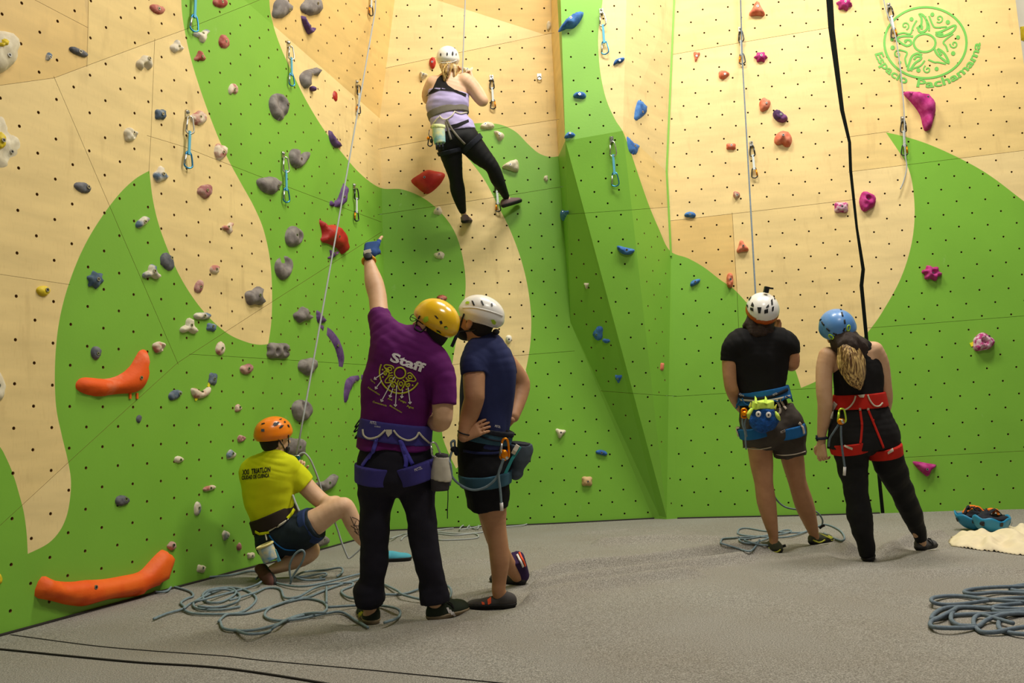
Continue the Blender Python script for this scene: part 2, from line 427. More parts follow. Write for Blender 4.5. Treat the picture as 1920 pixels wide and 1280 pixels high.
def build_walls():
    verts = []; edges = []; key = {}
    def av(x, y):
        k = (round(x, 3), round(y, 3))
        if k not in key:
            key[k] = len(verts); verts.append(Vector(k))
        return key[k]
    def poly_edges(pts, closed=True):
        ids = [av(*p) for p in pts]
        for i in range(len(ids) if closed else len(ids) - 1):
            a, b = ids[i], ids[(i + 1) % len(ids)]
            if a != b: edges.append((a, b))
    for w, g, poly in FACETS: poly_edges([(v[0], v[1]) for v in poly])
    for g in GREEN: poly_edges(g)
    segs = []
    for s in SEAMS:
        for a, b in zip(s[:-1], s[1:]):
            d = Vector((b[0] - a[0], b[1] - a[1])).normalized(); n = Vector((-d.y, d.x)) * SEAM_W; d = d * 0.5
            q = [(a[0] + n.x - d.x, a[1] + n.y - d.y), (b[0] + n.x + d.x, b[1] + n.y + d.y), (b[0] - n.x + d.x, b[1] - n.y + d.y), (a[0] - n.x - d.x, a[1] - n.y - d.y)]
            poly_edges(q); segs.append((a, b, q))
    # bolt holes
    holes = []
    fsegs = []
    for w, g, poly in FACETS:
        for i in range(len(poly)): fsegs.append((poly[i][:2], poly[(i + 1) % len(poly)][:2]))
    fs = fsegs + [(a, b) for a, b, q in segs]
    for g, (su, sv, org, rot) in GRID.items():
        trs = [t for t in TRIS if t[1] == g]
        t0 = next((t for t in trs if tri_at(*org) is not None and tri_at(*org)[2] is t[2]), trs[0])
        a, b, c = (Vector(v[2]) for v in t0[2])
        n = (b - a).cross(c - a).normalized()
        if n.dot(CAM - a) < 0: n = -n
        u = Vector((0, 0, 1)).cross(n).normalized(); v = n.cross(u).normalized()
        u, v = u * math.cos(rot) + v * math.sin(rot), v * math.cos(rot) - u * math.sin(rot)
        o = tri_point(t0[2], *org)
        cand = []
        for i in range(-60, 61):
            for j in range(-60, 61):
                p = o + u * (su * (i + 0.5 * (j % 2))) + v * (sv * 0.5 * j)
                if (p - CAM).dot(_fw) < 1.5: continue
                x, y, d = project(p)
                if x < -250 or x > 2060 or y < -150 or y > 1250: continue
                cand.append((x, y, p, n, u, v))
        ax_ = np.array([c_[0] for c_ in cand]); ay_ = np.array([c_[1] for c_ in cand])
        dm = np.full(len(cand), 99.0)
        for A, B in fs: dm = np.minimum(dm, seg_dist(ax_, ay_, A, B))
        ok = np.zeros(len(cand), bool)
        for t in trs: ok |= in_poly(ax_, ay_, [(v_[0], v_[1]) for v_ in t[2]])
        for (x, y, p, n_, u_, v_), good in zip(cand, ok & (dm > 4.5)):
            if not good: continue
            ring = [project(p + (u_ * math.cos(k * math.pi / 3.5) + v_ * math.sin(k * math.pi / 3.5)) * HOLE_R)[:2] for k in range(7)]
            holes.append((x, y, ring, HOLE_R * F / project(p)[2]))
            poly_edges(ring)
    vo, eo, fo, ov, oe, of = delaunay_2d_cdt(verts, edges, [], 0, 1e-4, True)
    X = np.array([v.x for v in vo]); Y = np.array([v.y for v in vo])
    T = np.array([f for f in fo])
    cx = X[T].mean(1); cy = Y[T].mean(1)
    owner = np.full(len(T), -1)
    for i, (w, g, tr) in enumerate(TRIS):
        m = in_poly(cx, cy, [(v[0], v[1]) for v in tr])
        owner[m & (owner < 0)] = i
    green = np.zeros(len(T), bool)
    for g in GREEN: green |= in_poly(cx, cy, g)
    drop = owner < 0
    for a, b, q in segs: drop |= in_poly(cx, cy, q)
    for x, y, ring, r in holes:
        near = np.where((abs(cx - x) < r * 1.5) & (abs(cy - y) < r * 1.5))[0]
        if len(near): drop[near[in_poly(cx[near], cy[near], ring)]] = True
    side = np.array([t[1] == 'side' for t in TRIS] + [False])
    grpn = [t[1] for t in TRIS] + ['']
    # connected pieces = panels
    em = {}
    for i in np.where(~drop)[0]:
        t = T[i]
        for k in range(3):
            e = (min(t[k], t[(k + 1) % 3]), max(t[k], t[(k + 1) % 3]))
            em.setdefault(e, []).append(i)
    comp = np.full(len(T), -1); nc = 0
    adj = {}
    for e, l in em.items():
        if len(l) == 2 and grpn[owner[l[0]]] == grpn[owner[l[1]]]:
            adj.setdefault(l[0], []).append(l[1]); adj.setdefault(l[1], []).append(l[0])
    for i in np.where(~drop)[0]:
        if comp[i] >= 0: continue
        st = [i]; comp[i] = nc
        while st:
            a = st.pop()
            for b in adj.get(a, ()):
                if comp[b] < 0: comp[b] = nc; st.append(b)
        nc += 1
    roots = {}
    darker = {}
    for x_, y_ in ((1320, 455), (150, 20), (640, 90), (930, 20)):  # darker ply tone; on the overhangs it puts their shade into the colour
        near = np.argsort(np.where(drop, 1e9, (cx - x_) ** 2 + (cy - y_) ** 2))[:12]
        for i in near:
            if in_poly([x_], [y_], [(X[k], Y[k]) for k in T[i]])[0]: darker[comp[i]] = True
    # backing sheets stand behind the panels and carry them
    for wall in ('wall_left', 'wall_back', 'wall_prow', 'wall_right'):
        vv = []; ff = []
        for w, g, poly in FACETS:
            if w != wall: continue
        for w, g, tr in TRIS:
            if w != wall: continue
            a, b, c = (Vector(v[2]) for v in tr)
            n = (b - a).cross(c - a).normalized()
            if n.dot(CAM - a) < 0: n = -n
            i = len(vv); vv += [a - n * 0.03, b - n * 0.03, c - n * 0.03]; ff.append((i, i + 1, i + 2))
        o = mesh_obj(wall, vv, ff, m_dark, None, False)
        tag(o, kind='structure'); roots[wall] = o
    for c in range(nc):
        idx = np.where(comp == c)[0]
        ar = abs(((X[T[idx, 1]] - X[T[idx, 0]]) * (Y[T[idx, 2]] - Y[T[idx, 0]]) - (Y[T[idx, 1]] - Y[T[idx, 0]]) * (X[T[idx, 2]] - X[T[idx, 0]])) / 2).sum()
        if ar < 30: continue
        wall = TRIS[owner[idx[0]]][0]
        vm = {}; vv = []; ff = []; mi = []
        tn = {}
        cnt = {}
        for i in idx:
            tr = TRIS[owner[i]][2]
            f = []
            for j in T[i]:
                if j not in vm:
                    vm[j] = len(vv); vv.append(tri_point(tr, X[j], Y[j]))
                f.append(vm[j])
            a, b, d = (vv[k] for k in f)
            n = (b - a).cross(d - a)
            if n.dot(CAM - a) < 0: f = f[::-1]; n = -n
            ff.append(tuple(f)); mi.append(1 if green[i] else 0)
            for k in f: tn[k] = n.normalized()
            for k in range(3):
                e = (f[k], f[(k + 1) % 3]); cnt[e] = 1
        nb = {}
        for (a, b) in list(cnt):
            if (b, a) in cnt: continue
            for k in (a, b):
                if k not in nb: nb[k] = len(vv); vv.append(vv[k] - tn[k] * 0.018)
            ff.append((b, a, nb[a], nb[b])); mi.append(2)
        o = mesh_obj('panel', vv, ff, [m_ply[3] if c in darker else m_ply[c % 3], m_green, m_edge], roots[wall], False, mi)
    return roots
ROOTS = build_walls()
# strip filling the open gap of the right wall, its shade painted as near-black
m_gap_shade = material('gap_shade_black', rgb(9, 15, 9), 0.85, spec=0.1)
mb = MB()
nr = PL['R'][1]
for (a, b), (c, d) in zip(zip(rg[:-1], rg2[:-1]), zip(rg[1:], rg2[1:])):
    q = [Vector(t[2]) for t in (a, b, d, c)]
    mb.add([p - nr * 0.006 for p in q] + [p - nr * 0.05 for p in q], [(0, 1, 2, 3), (7, 6, 5, 4), (0, 3, 7, 4), (1, 5, 6, 2)])
tag(mb.build('gap_shade_strip', m_gap_shade, None, False), kind='structure')
# thin green edge trim where the prow meets the right wall
mb = MB()
for a, b in ((s0, s1), (s1, s2), (s2, s3)):
    pa, pb = Vector(a[2]), Vector(b[2])
    n = PL['R'][1]; u = Vector((1, 0, 0))
    mb.ribbon([pa + n * 0.004, pb + n * 0.004], n, 0.02, 0.012)
tag(mb.build('trim_1', m_green, None, False), kind='structure')
# plain plaster wall beyond the right end of the climbing wall
m_plaster = material('white_plaster', rgb(240, 234, 214), 0.8, var=0.03, vscale=3)
o_, n_ = PL['B']; u_ = Vector((-n_.y, n_.x, 0))
u_ = u_ if u_.x > 0 else -u_
b0 = hit(1700, 600, 'B'); b0.z = -0.2
b1 = b0 + u_ * 5.0
tag(mesh_obj('wall_far', [b0, b1, b1 + Vector((0, 0, 9)), b0 + Vector((0, 0, 9)), b0 - n_ * 0.1, b1 - n_ * 0.1, b1 - n_ * 0.1 + Vector((0, 0, 9)), b0 - n_ * 0.1 + Vector((0, 0, 9))], [(0, 1, 2, 3), (5, 4, 7, 6), (1, 5, 6, 2), (4, 0, 3, 7)], m_plaster, None, False), kind='structure')
# ================================================================== carpeted floor with dents and folds
DENTS = []    # (x, y, radius, depth)
FOLDS = []    # (polyline of (x, y), half width, height)
def dent(px, py, r, dep):
    g = ground(px, py, -dep * 0.6); DENTS.append((g.x, g.y, r, dep))
def fold(pts, w, h):
    FOLDS.append(([tuple(ground(x, y))[:2] for x, y in pts], w, h * 1.7))
dent(693, 1168, 0.15, 0.055); dent(815, 1157, 0.16, 0.055); dent(925, 1140, 0.17, 0.055); dent(975, 1088, 0.15, 0.05)
dent(1445, 1036, 0.16, 0.04); dent(1540, 1020, 0.17, 0.04); dent(1625, 1050, 0.19, 0.05); dent(1730, 1032, 0.16, 0.05)
dent(535, 1075, 0.25, 0.03); dent(735, 1048, 0.14, 0.02)
fold([(1000, 1085), (1080, 1068), (1200, 1060), (1330, 1042), (1430, 1036)], 0.06, 0.045)
fold([(1010, 1105), (1120, 1085), (1250, 1070), (1400, 1050)], 0.06, 0.036)
fold([(1000, 1128), (1090, 1106), (1200, 1090), (1290, 1078)], 0.07, 0.034)
fold([(1130, 1020), (1240, 1014), (1360, 1018), (1420, 1028)], 0.07, 0.030)
fold([(1470, 1045), (1540, 1040), (1600, 1056), (1650, 1060), (1720, 1045), (1800, 1048)], 0.07, 0.006)
fold([(1560, 1012), (1590, 1030), (1612, 1046)], 0.05, 0.034)
fold([(1655, 1038), (1700, 1016), (1760, 1006)], 0.06, 0.034)
fold([(870, 1175), (950, 1155), (1000, 1140), (1080, 1118)], 0.07, 0.010)
fold([(640, 1195), (720, 1185), (860, 1176)], 0.06, 0.006)
fold([(400, 1190), (520, 1200), (640, 1195)], 0.08, 0.012)
fold([(740, 1060), (850, 1052), (950, 1050)], 0.06, 0.012)
fold([(1100, 1000), (1180, 994), (1300, 1000)], 0.06, 0.010)
fold([(1720, 1075), (1820, 1068), (1910, 1072)], 0.08, 0.014)
def floor_z(x, y):
    x = np.asarray(x, float); y = np.asarray(y, float)
    z = 0.006 * np.sin(1.7 * x + 0.8 * y) * np.sin(1.1 * y - 0.6 * x + 1.0)
    for pl, w, h in FOLDS:
        d = np.full(x.shape, 9.0)
        for a, b in zip(pl[:-1], pl[1:]): d = np.minimum(d, seg_dist(x, y, a, b))
        z = z + h * np.exp(-(d / w) ** 2)
    k = np.zeros(x.shape)
    for cx, cy, r, dep in DENTS:
        rr = np.hypot(x - cx, y - cy)
        k = np.maximum(k, 0.62 * dep * np.exp(-(rr / (r * 1.1)) ** 4))
        z = z * (1 - 0.9 * np.exp(-(rr / (r * 0.95)) ** 6)) + 0.004 * np.exp(-((rr - r * 1.35) / (r * 0.35)) ** 2)
    return z - k
def fz(x, y): return float(floor_z(np.array([x]), np.array([y]))[0])
def on_floor(px, py, lift=0.0):
    "first point of the carpet met by the view ray"
    r = ray(px, py)
    t = np.linspace(2.5, 9.0, 700) if r.z > -0.1 else np.linspace(max((0.12 - CAM.z) / r.z, 0.5), (-0.12 - CAM.z) / r.z, 120)
    x = CAM.x + r.x * t; y = CAM.y + r.y * t; z = CAM.z + r.z * t
    d = z - floor_z(x, y) - lift
    k = int(np.argmax(d < 0)) if (d < 0).any() else len(t) - 1
    k = max(k, 1)
    a = d[k - 1] / (d[k - 1] - d[k] + 1e-12)
    return CAM + r * float(t[k - 1] + (t[k] - t[k - 1]) * min(max(a, 0), 1))
def foot_at(px, py, d):
    p = P(px, py, d); p.z = fz(p.x, p.y); return p
gx = np.concatenate([np.linspace(-8, -3.2, 16)[:-1], np.linspace(-3.2, 4.6, 380), np.linspace(4.6, 9, 14)[1:]])
gy = np.concatenate([np.linspace(-3, 3.0, 20)[:-1], np.linspace(3.0, 8.6, 270), np.linspace(8.6, 10.5, 6)[1:]])
GX, GY = np.meshgrid(gx, gy)
GZ = floor_z(GX, GY)
nx, ny = len(gx), len(gy)
vv = np.stack([GX.ravel(), GY.ravel(), GZ.ravel()], 1)
ii = (np.arange(ny - 1)[:, None] * nx + np.arange(nx - 1)[None, :]).ravel()
ff = np.stack([ii, ii + 1, ii + nx + 1, ii + nx], 1)
m_carpet = material('grey_carpet', rgb(132, 128, 116), 0.95, spec=0.1)
def carpet_nodes(m):
    nt = m.node_tree; b = nt.nodes['Principled BSDF']
    tc = nt.nodes.new('ShaderNodeTexCoord')
    n = nt.nodes.new('ShaderNodeTexNoise'); n.inputs['Scale'].default_value = 170; n.inputs['Detail'].default_value = 3; n.inputs['Roughness'].default_value = 0.75
    nt.links.new(tc.outputs['Object'], n.inputs['Vector'])
    r = nt.nodes.new('ShaderNodeValToRGB')
    e = r.color_ramp.elements
    e[0].position = 0.30; e[0].color = rgb(82, 78, 74)
    e[1].position = 0.72; e[1].color = rgb(196, 192, 184)
    x = e.new(0.5); x.color = rgb(142, 138, 130)
    nt.links.new(n.outputs[0], r.inputs[0])
    n3 = nt.nodes.new('ShaderNodeTexNoise'); n3.inputs['Scale'].default_value = 1.6; n3.inputs['Detail'].default_value = 4
    nt.links.new(tc.outputs['Object'], n3.inputs['Vector'])
    mr = nt.nodes.new('ShaderNodeMapRange'); mr.inputs[1].default_value = 0.35; mr.inputs[2].default_value = 0.7; mr.inputs[3].default_value = 0.0; mr.inputs[4].default_value = 0.22
    nt.links.new(n3.outputs[0], mr.inputs[0])
    mx = nt.nodes.new('ShaderNodeMix'); mx.data_type = 'RGBA'
    nt.links.new(mr.outputs[0], mx.inputs[0]); nt.links.new(r.outputs[0], mx.inputs[6]); mx.inputs[7].default_value = rgb(118, 104, 84)
    nt.links.new(mx.outputs[2], b.inputs['Base Color'])
    n2 = nt.nodes.new('ShaderNodeTexNoise'); n2.inputs['Scale'].default_value = 330; n2.inputs['Detail'].default_value = 2
    nt.links.new(tc.outputs['Object'], n2.inputs['Vector'])
    bp = nt.nodes.new('ShaderNodeBump'); bp.inputs['Strength'].default_value = 0.5; bp.inputs['Distance'].default_value = 0.006
    nt.links.new(n2.outputs[0], bp.inputs['Height']); nt.links.new(bp.outputs[0], b.inputs['Normal'])
carpet_nodes(m_carpet)
floor = mesh_obj('floor', vv, ff, m_carpet, None, True)
tag(floor, kind='structure')
# overlapping carpet edges at the front left, and the dark joint along the foot of the walls
m_joint = material('dark_carpet_joint', rgb(44, 40, 36), 0.95)
for pts, w, t in (([(-200, 1200), (0, 1218), (120, 1230), (260, 1243), (420, 1254), (600, 1281), (720, 1305)], 0.010, 0.007), ([(20, 1190), (170, 1210), (280, 1220), (420, 1230), (490, 1238), (700, 1257), (960, 1283)], 0.006, 0.003)):
    q = [on_floor(v.x, v.y) for v in catmull([Vector((x, y, 0)) for x, y in pts], 10)]
    b = MB(); b.ribbon(q, Vector((0, 0, 1)), w, t)
    tag(b.build('trim_2' if w > 0.008 else 'trim_3', m_joint, None, False), kind='structure')
for k, (pl, xs) in enumerate((('L', [-150, 0, 150, 300, 430, 560, 650, 731]), ('C', [731, 850, 1000, 1120, 1226]), ('R', [1270, 1400, 1500, 1600, 1649]))):
    q = []
    for x in xs:
        o, n = PL[pl]
        lo, hi_ = 800.0, 1500.0
        for _ in range(40):
            mid = (lo + hi_) / 2
            h = hit(x, mid, pl)
            if h.z > 0: lo = mid
            else: hi_ = mid
        h = hit(x, lo, pl)
        q.append(Vector((h.x, h.y, 0)) + n * 0.01)
    q2 = []
    for a, b_ in zip(q[:-1], q[1:]): q2 += [a.lerp(b_, t / 8) for t in range(8)]
    q2.append(q[-1])
    for p in q2: p.z = fz(p.x, p.y) + 0.004
    b = MB(); b.tube(q2, 0.009, 6)
    tag(b.build('baseboard_' + {'L': 'left', 'C': 'back', 'R': 'right'}[pl], m_joint, None, True), kind='structure')
# ================================================================== climbing holds, each bolted to the wall
def two(name, a, b, rough=0.75, sc=14):
    m = material(name, a, rough, var=0.2, vscale=sc, col2=b, bump=0.12, bscale=70)
    for nd in m.node_tree.nodes:
        if nd.type == 'VALTORGB': nd.color_ramp.elements[0].position = 0.42; nd.color_ramp.elements[1].position = 0.58
    return m
HM = {
 'grey': two('hold_grey', rgb(112, 104, 100), rgb(138, 130, 124)), 'dgrey': two('hold_dark_grey', rgb(84, 86, 92), rgb(112, 112, 116)), 'bgrey': two('hold_blue_grey', rgb(78, 94, 112), rgb(128, 136, 142)),
 'cream': two('hold_cream', rgb(226, 216, 190), rgb(208, 196, 168)), 'cblue': two('hold_cream_blue', rgb(96, 116, 138), rgb(224, 212, 188), sc=12), 'cpink': two('hold_cream_pink', rgb(178, 112, 100), rgb(222, 206, 180), sc=13),
 'mauve': two('hold_mauve', rgb(150, 92, 90), rgb(196, 158, 144), sc=13), 'red': two('hold_red', rgb(168, 30, 22), rgb(190, 52, 40), 0.5, 6), 'rpink': two('hold_red_pink', rgb(152, 60, 52), rgb(190, 120, 104), sc=12),
 'orange': two('hold_orange', rgb(236, 88, 8), rgb(242, 104, 22), 0.6, 5), 'orange2': two('hold_orange_chalked', rgb(236, 90, 10), rgb(244, 176, 140), 0.7, 4), 'yellow': two('hold_yellow', rgb(208, 178, 14), rgb(222, 196, 40), 0.6), 'purple': two('hold_purple', rgb(84, 54, 104), rgb(106, 78, 124)),
 'blue': two('hold_blue', rgb(44, 92, 160), rgb(72, 124, 186)), 'coral': two('hold_coral', rgb(206, 104, 74), rgb(216, 130, 102)), 'mag': two('hold_magenta', rgb(164, 24, 108), rgb(184, 60, 132)), 'magw': two('hold_magenta_chalk', rgb(168, 40, 112), rgb(212, 178, 192), sc=26),
 'tan': two('hold_tan', rgb(206, 172, 124), rgb(188, 152, 104)), 'white': two('hold_white', rgb(236, 232, 220), rgb(222, 216, 200)), 'dblue': two('hold_dark_blue', rgb(44, 66, 92), rgb(92, 112, 130)), 'spur': two('hold_spotted_purple', rgb(70, 40, 84), rgb(120, 70, 120)),
}
m_steel = material('steel', rgb(190, 190, 186), 0.3, metal=1.0)
m_black = material('black_plastic', rgb(22, 22, 24), 0.5)

def radial(shape, n=26, seed=0):
    rnd = random.Random(seed * 7.31 + len(shape))
    out = []
    ph = [rnd.uniform(0, 6.28) for _ in range(6)]
    for i in range(n):
        a = 2 * math.pi * i / n
        if shape == 'oval': r = 1 + 0.04 * math.cos(3 * a + ph[0])
        elif shape == 'lump': r = 1 + 0.09 * math.cos(3 * a + ph[0]) + 0.05 * math.cos(5 * a + ph[1]) + 0.05 * math.cos(2 * a + ph[2])
        elif shape == 'tri': r = 0.86 + 0.24 * math.cos(3 * (a + math.pi / 2)) + 0.05 * math.cos(6 * (a + math.pi / 2))
        elif shape == 'utri': r = 0.86 + 0.24 * math.cos(3 * (a - math.pi / 2)) + 0.05 * math.cos(6 * (a - math.pi / 2))
        elif shape == 'peanut': r = 0.84 + 0.22 * math.cos(2 * a)
        elif shape == 'bone': r = 0.78 + 0.30 * math.cos(3 * (a - math.pi / 2) + 0.3)
        elif shape == 'tooth': r = 0.86 + 0.14 * math.cos(4 * a + 0.8) + 0.12 * math.cos(3 * a + 1.5)
        elif shape == 'square': r = 1 + 0.13 * math.cos(4 * (a + math.pi / 4))
        elif shape == 'star': r = 0.86 + 0.16 * math.cos(6 * a + ph[0])
        elif shape == 'bean': r = 1 - 0.42 * max(0, math.cos(a - 1.4)) ** 3
        elif shape == 'arch': r = 1 - 0.62 * max(0, math.cos(a + math.pi / 2)) ** 4
        else: r = 1
        out.append((r * math.cos(a), r * math.sin(a)))
    return out

def inflate(name, outline, hgt, mats, dips=(), seed=0, p=2.0, lift=0.0, res=7, lumps=0.10, base=None):
    "solid dome grown from an outline lying on the wall"
    cx = sum(q[0] for q in outline) / len(outline); cy = sum(q[1] for q in outline) / len(outline)
    c, n = base or wall_pt(cx, cy)
    u = Vector((0, 0, 1)).cross(n).normalized(); v = n.cross(u).normalized()
    L = []
    for x, y in outline:
        r = ray(x, y); q = CAM + r * ((c - CAM).dot(n) / r.dot(n)) - c
        L.append((q.dot(u), q.dot(v)))
    N = len(L)
    per = sum(math.dist(L[i], L[(i + 1) % N]) for i in range(N))
    A = np.array(L); lo = A.min(0); hi = A.max(0)
    step = max(min(hi - lo) / res, 0.004)
    B = []
    for i in range(N):
        a, b = L[i], L[(i + 1) % N]; k = max(1, int(round(math.dist(a, b) / (step * 1.2))))
        for j in range(k): B.append((a[0] + (b[0] - a[0]) * j / k, a[1] + (b[1] - a[1]) * j / k))
    xs = np.arange(lo[0] + step / 2, hi[0], step); ys = np.arange(lo[1] + step / 2, hi[1], step)
    gx_, gy_ = np.meshgrid(xs, ys); gx_[1::2] += step / 2
    gx_ = gx_.ravel(); gy_ = gy_.ravel()
    ins = in_poly(gx_, gy_, B)
    def bd(x, y):
        d = np.full(x.shape, 9.0)
        for i in range(len(B)): d = np.minimum(d, seg_dist(x, y, B[i], B[(i + 1) % len(B)]))
        return d
    dd = bd(gx_, gy_)
    keep = ins & (dd > step * 0.45)
    ix, iy, idd = gx_[keep], gy_[keep], dd[keep]
    pts = [Vector(b) for b in B] + [Vector((a, b)) for a, b in zip(ix, iy)]
    nb = len(B)
    vo, eo, fo, ov, oe, of = delaunay_2d_cdt(pts, [(i, (i + 1) % nb) for i in range(nb)], [], 1, 1e-7, True)
    x = np.array([q.x for q in vo]); y = np.array([q.y for q in vo])
    isb = np.array([any(k < nb for k in o_) for o_ in ov])
    d = bd(x, y); d[isb] = 0
    dm = max(d.max(), 1e-4)
    t = np.clip(d / dm, 0, 1)
    z = hgt * (1 - (1 - t) ** p) ** (1 / p)
    rnd = random.Random(seed + 3)
    s_ = 6.28 / max(hi - lo)
    z *= 1 + lumps * np.sin(x * s_ * 2.1 + rnd.uniform(0, 6)) * np.sin(y * s_ * 2.4 + rnd.uniform(0, 6))
    wx, wy = hi - lo; mx_, my_ = (hi + lo) / 2
    for (fx, fy, r, dep) in dips:
        e = np.hypot((x - mx_ - fx * wx / 2), (y - my_ - fy * wy / 2)) / (r * min(wx, wy))
        z -= dep * hgt * np.exp(-e ** 4)
    # the underside overhangs a little: push the crown up or down
    z[isb] = -0.004
    V = [c + u * float(a) + v * (float(b) + lift * float(zz)) + n * float(zz) for a, b, zz in zip(x, y, z)]
    fo = [f for f in fo if len(f) == 3]; ta = np.array(fo)
    keepf = in_poly(x[ta].mean(1), y[ta].mean(1), B)
    fs = []
    for f, kf in zip(fo, keepf):
        if not kf: continue
        a, b, e = (V[k] for k in f[:3])
        fs.append(tuple(f) if (b - a).cross(e - a).dot(n) > 0 else tuple(f)[::-1])
    mid = list(range(len(V)))
    o = mesh_obj(name, V, fs, mats, None, True)
    top = None
    def surf(fx, fy):
        tx, ty = mx_ + fx * wx / 2, my_ + fy * wy / 2
        k = int(np.argmin((x - tx) ** 2 + (y - ty) ** 2 + isb * 1.0))
        return V[k], n, u, v
    return o, surf

def bolt(parent, s, r=0.011):
    p, n, u, v = s
    b = MB()
    ring = lambda rad, off: [p + n * off + (u * math.cos(k * math.pi / 4) + v * math.sin(k * math.pi / 4)) * rad for k in range(8)]
    b.add(ring(r, -0.004) + ring(r, 0.004) + ring(r * 0.55, 0.004) + ring(r * 0.55, 0.001), [(k, (k + 1) % 8, 8 + (k + 1) % 8, 8 + k) for k in range(8)] + [(8 + k, 8 + (k + 1) % 8, 16 + (k + 1) % 8, 16 + k) for k in range(8)], 0)
    b.add(ring(r * 0.58, 0.0025), [tuple(range(8))], 1)
    return b.build('bolt', [m_steel, m_black], parent, False)

HOLDN = [0]
def hold(shape, x, y, w, h, rot, mat, label, hf=0.42, dips=(), bl=(0.0, 0.0), group=None, lumps=0.12, p=2.0):
    HOLDN[0] += 1
    sd = HOLDN[0]
    if isinstance(shape, str):
        ca, sa = math.cos(math.radians(rot)), math.sin(math.radians(rot))
        ol = []
        for a, b in radial(shape, seed=sd):
            a, b = a * w / 2, -b * h / 2
            ol.append((x + a * ca - b * sa, y + a * sa + b * ca))
    else:
        ol = [(q.x, q.y) for q in catmull([Vector((a, b, 0)) for a, b in shape], 3, True)]
        w = max(q[0] for q in shape) - min(q[0] for q in shape); h = max(q[1] for q in shape) - min(q[1] for q in shape)
        x = sum(q[0] for q in shape) / len(shape); y = sum(q[1] for q in shape) / len(shape)
    c, n = wall_pt(x, y)
    d = project(c)[2]
    hgt = hf * min(w, h) * d / F * (0.62 if abs(n.x) > 0.6 else 0.9)
    # the crown stands towards the lens: slide the footprint back so that the whole hold covers the traced place
    sx, sy, _ = project(c + n * hgt * 0.5)
    ol = [(a - (sx - x) * 0.7, b - (sy - y) * 0.7) for a, b in ol]
    o, surf = inflate('climbing_hold', ol, hgt, HM[mat], dips, sd, p, res=(6 if max(w, h) < 22 else 9) + (5 if dips else 0), lumps=lumps)
    if label: tag(o, label, 'climbing hold', group)
    if bl is not None and min(w, h) >= 12:
        bolt(o, surf(*bl), 0.010 if w < 24 else 0.012)
    return o

def part_of(o, name, parent):
    o.name = name; adopt(o, parent); return o
for nd in HM['orange2'].node_tree.nodes:
    if nd.type == 'VALTORGB': nd.color_ramp.elements[0].position = 0.56; nd.color_ramp.elements[1].position = 0.82
# --- left wall
egg1 = hold([(-44, 110), (-36, 78), (-10, 58), (14, 56), (30, 64), (39, 84), (37, 104), (26, 124), (6, 137), (-20, 138)], 0, 0, 0, 0, 0, 'cream', 'big smooth cream egg-shaped hold cut by the left edge near the top', 0.5, bl=(0.2, -0.1))
part_of(hold('lump', -2, 84, 26, 24, 0, 'yellow', None, 1.9, bl=None), 'yolk', egg1)
egg2 = hold([(-30, 214), (4, 216), (13, 229), (21, 247), (36, 258), (41, 275), (33, 292), (22, 300), (15, 313), (-6, 315), (-30, 300)], 0, 0, 0, 0, 0, 'cream', 'flat cream lumpy hold like fried egg white at the left edge', 0.12, bl=(0.55, -0.2), lumps=0.9)
part_of(hold('oval', 0, 264, 24, 36, 0, 'yellow', None, 0.8), 'yolk', egg2)
hold([(-24, 700), (-2, 694), (9, 708), (13, 724), (10, 742), (0, 753), (-24, 748)], 0, 0, 0, 0, 0, 'cream', 'round cream hold cut by the left edge, halfway down the wall', 0.35)
hold([(-20, 1074), (0, 1073), (5, 1082), (3, 1095), (-18, 1098)], 0, 0, 0, 0, 0, 'yellow', 'yellow hold cut by the left edge just above the floor', 0.5)
hold('lump', 92, 106, 12, 18, 20, 'cblue', 'tiny grey chip hold between the cream egg and the dark oval', 0.6)
hold('peanut', 148, 97, 36, 20, 24, 'dgrey', 'dark slate oblong hold sloping right at the upper left', 0.5)
hold('oval', 296, 17, 30, 18, 22, 'rpink', 'dull red oblong hold on plywood near the top left', 0.5)
hold('tooth', 332, 88, 26, 26, 0, 'cblue', 'grey and white flower-like hold at the plywood edge, upper left', 0.5)
hold('lump', 273, 118, 28, 30, 0, 'cream', 'pale mushroom hold with a dark pocket beside a vertical seam', 0.6, dips=((0.1, -0.5, 0.22, 0.9),), bl=(0.3, 0.5))
hold('bone', 380, 66, 32, 28, 160, 'cblue', 'pale bone-shaped hold just below the top left quickdraw', 0.45)
hold('oval', 421, 78, 20, 28, -12, 'rpink', 'red and white oval hold on green below the topmost red hold', 0.5)
hold('tri', 376, 106, 22, 22, 180, 'rpink', 'small red triangular hold at the left border of the green band', 0.5)
hold('oval', 414, 4, 28, 22, 15, 'rpink', 'dull red hold cut by the top edge on the green band', 0.5)
hold('arch', 438, 169, 18, 27, 0, 'cpink', 'small pink arch-shaped hold in the middle of the green band', 0.5)
hold('square', 302, 214, 22, 22, 0, 'bgrey', 'small blue-grey square hold left of the pale crescent', 0.5)
hold('bean', 373, 219, 30, 34, -40, 'cpink', 'pale pink crescent hold at the edge of the green band', 0.45)
hold('lump', 246, 252, 25, 26, 0, 'cream', 'round pale stone-like hold alone on plywood, upper left', 0.6, dips=((0.35, 0.1, 0.18, 0.6),), bl=(0.1, 0.4))
hold('lump', 415, 284, 25, 32, 10, 'cpink', 'pink and cream hold where plywood meets the green band', 0.5)
hold('tooth', 302, 328, 29, 34, 0, 'cblue', 'cream and blue tooth-shaped hold at the tip of the green leaf', 0.5)
hold('lump', 386, 358, 28, 26, 0, 'mauve', 'mauve knobbly hold on the plywood tongue', 0.55)
hold('oval', 156, 351, 34, 20, 20, 'dgrey', 'dark grey oval hold on plywood left of the green leaf', 0.5, bl=(0.45, 0.1))
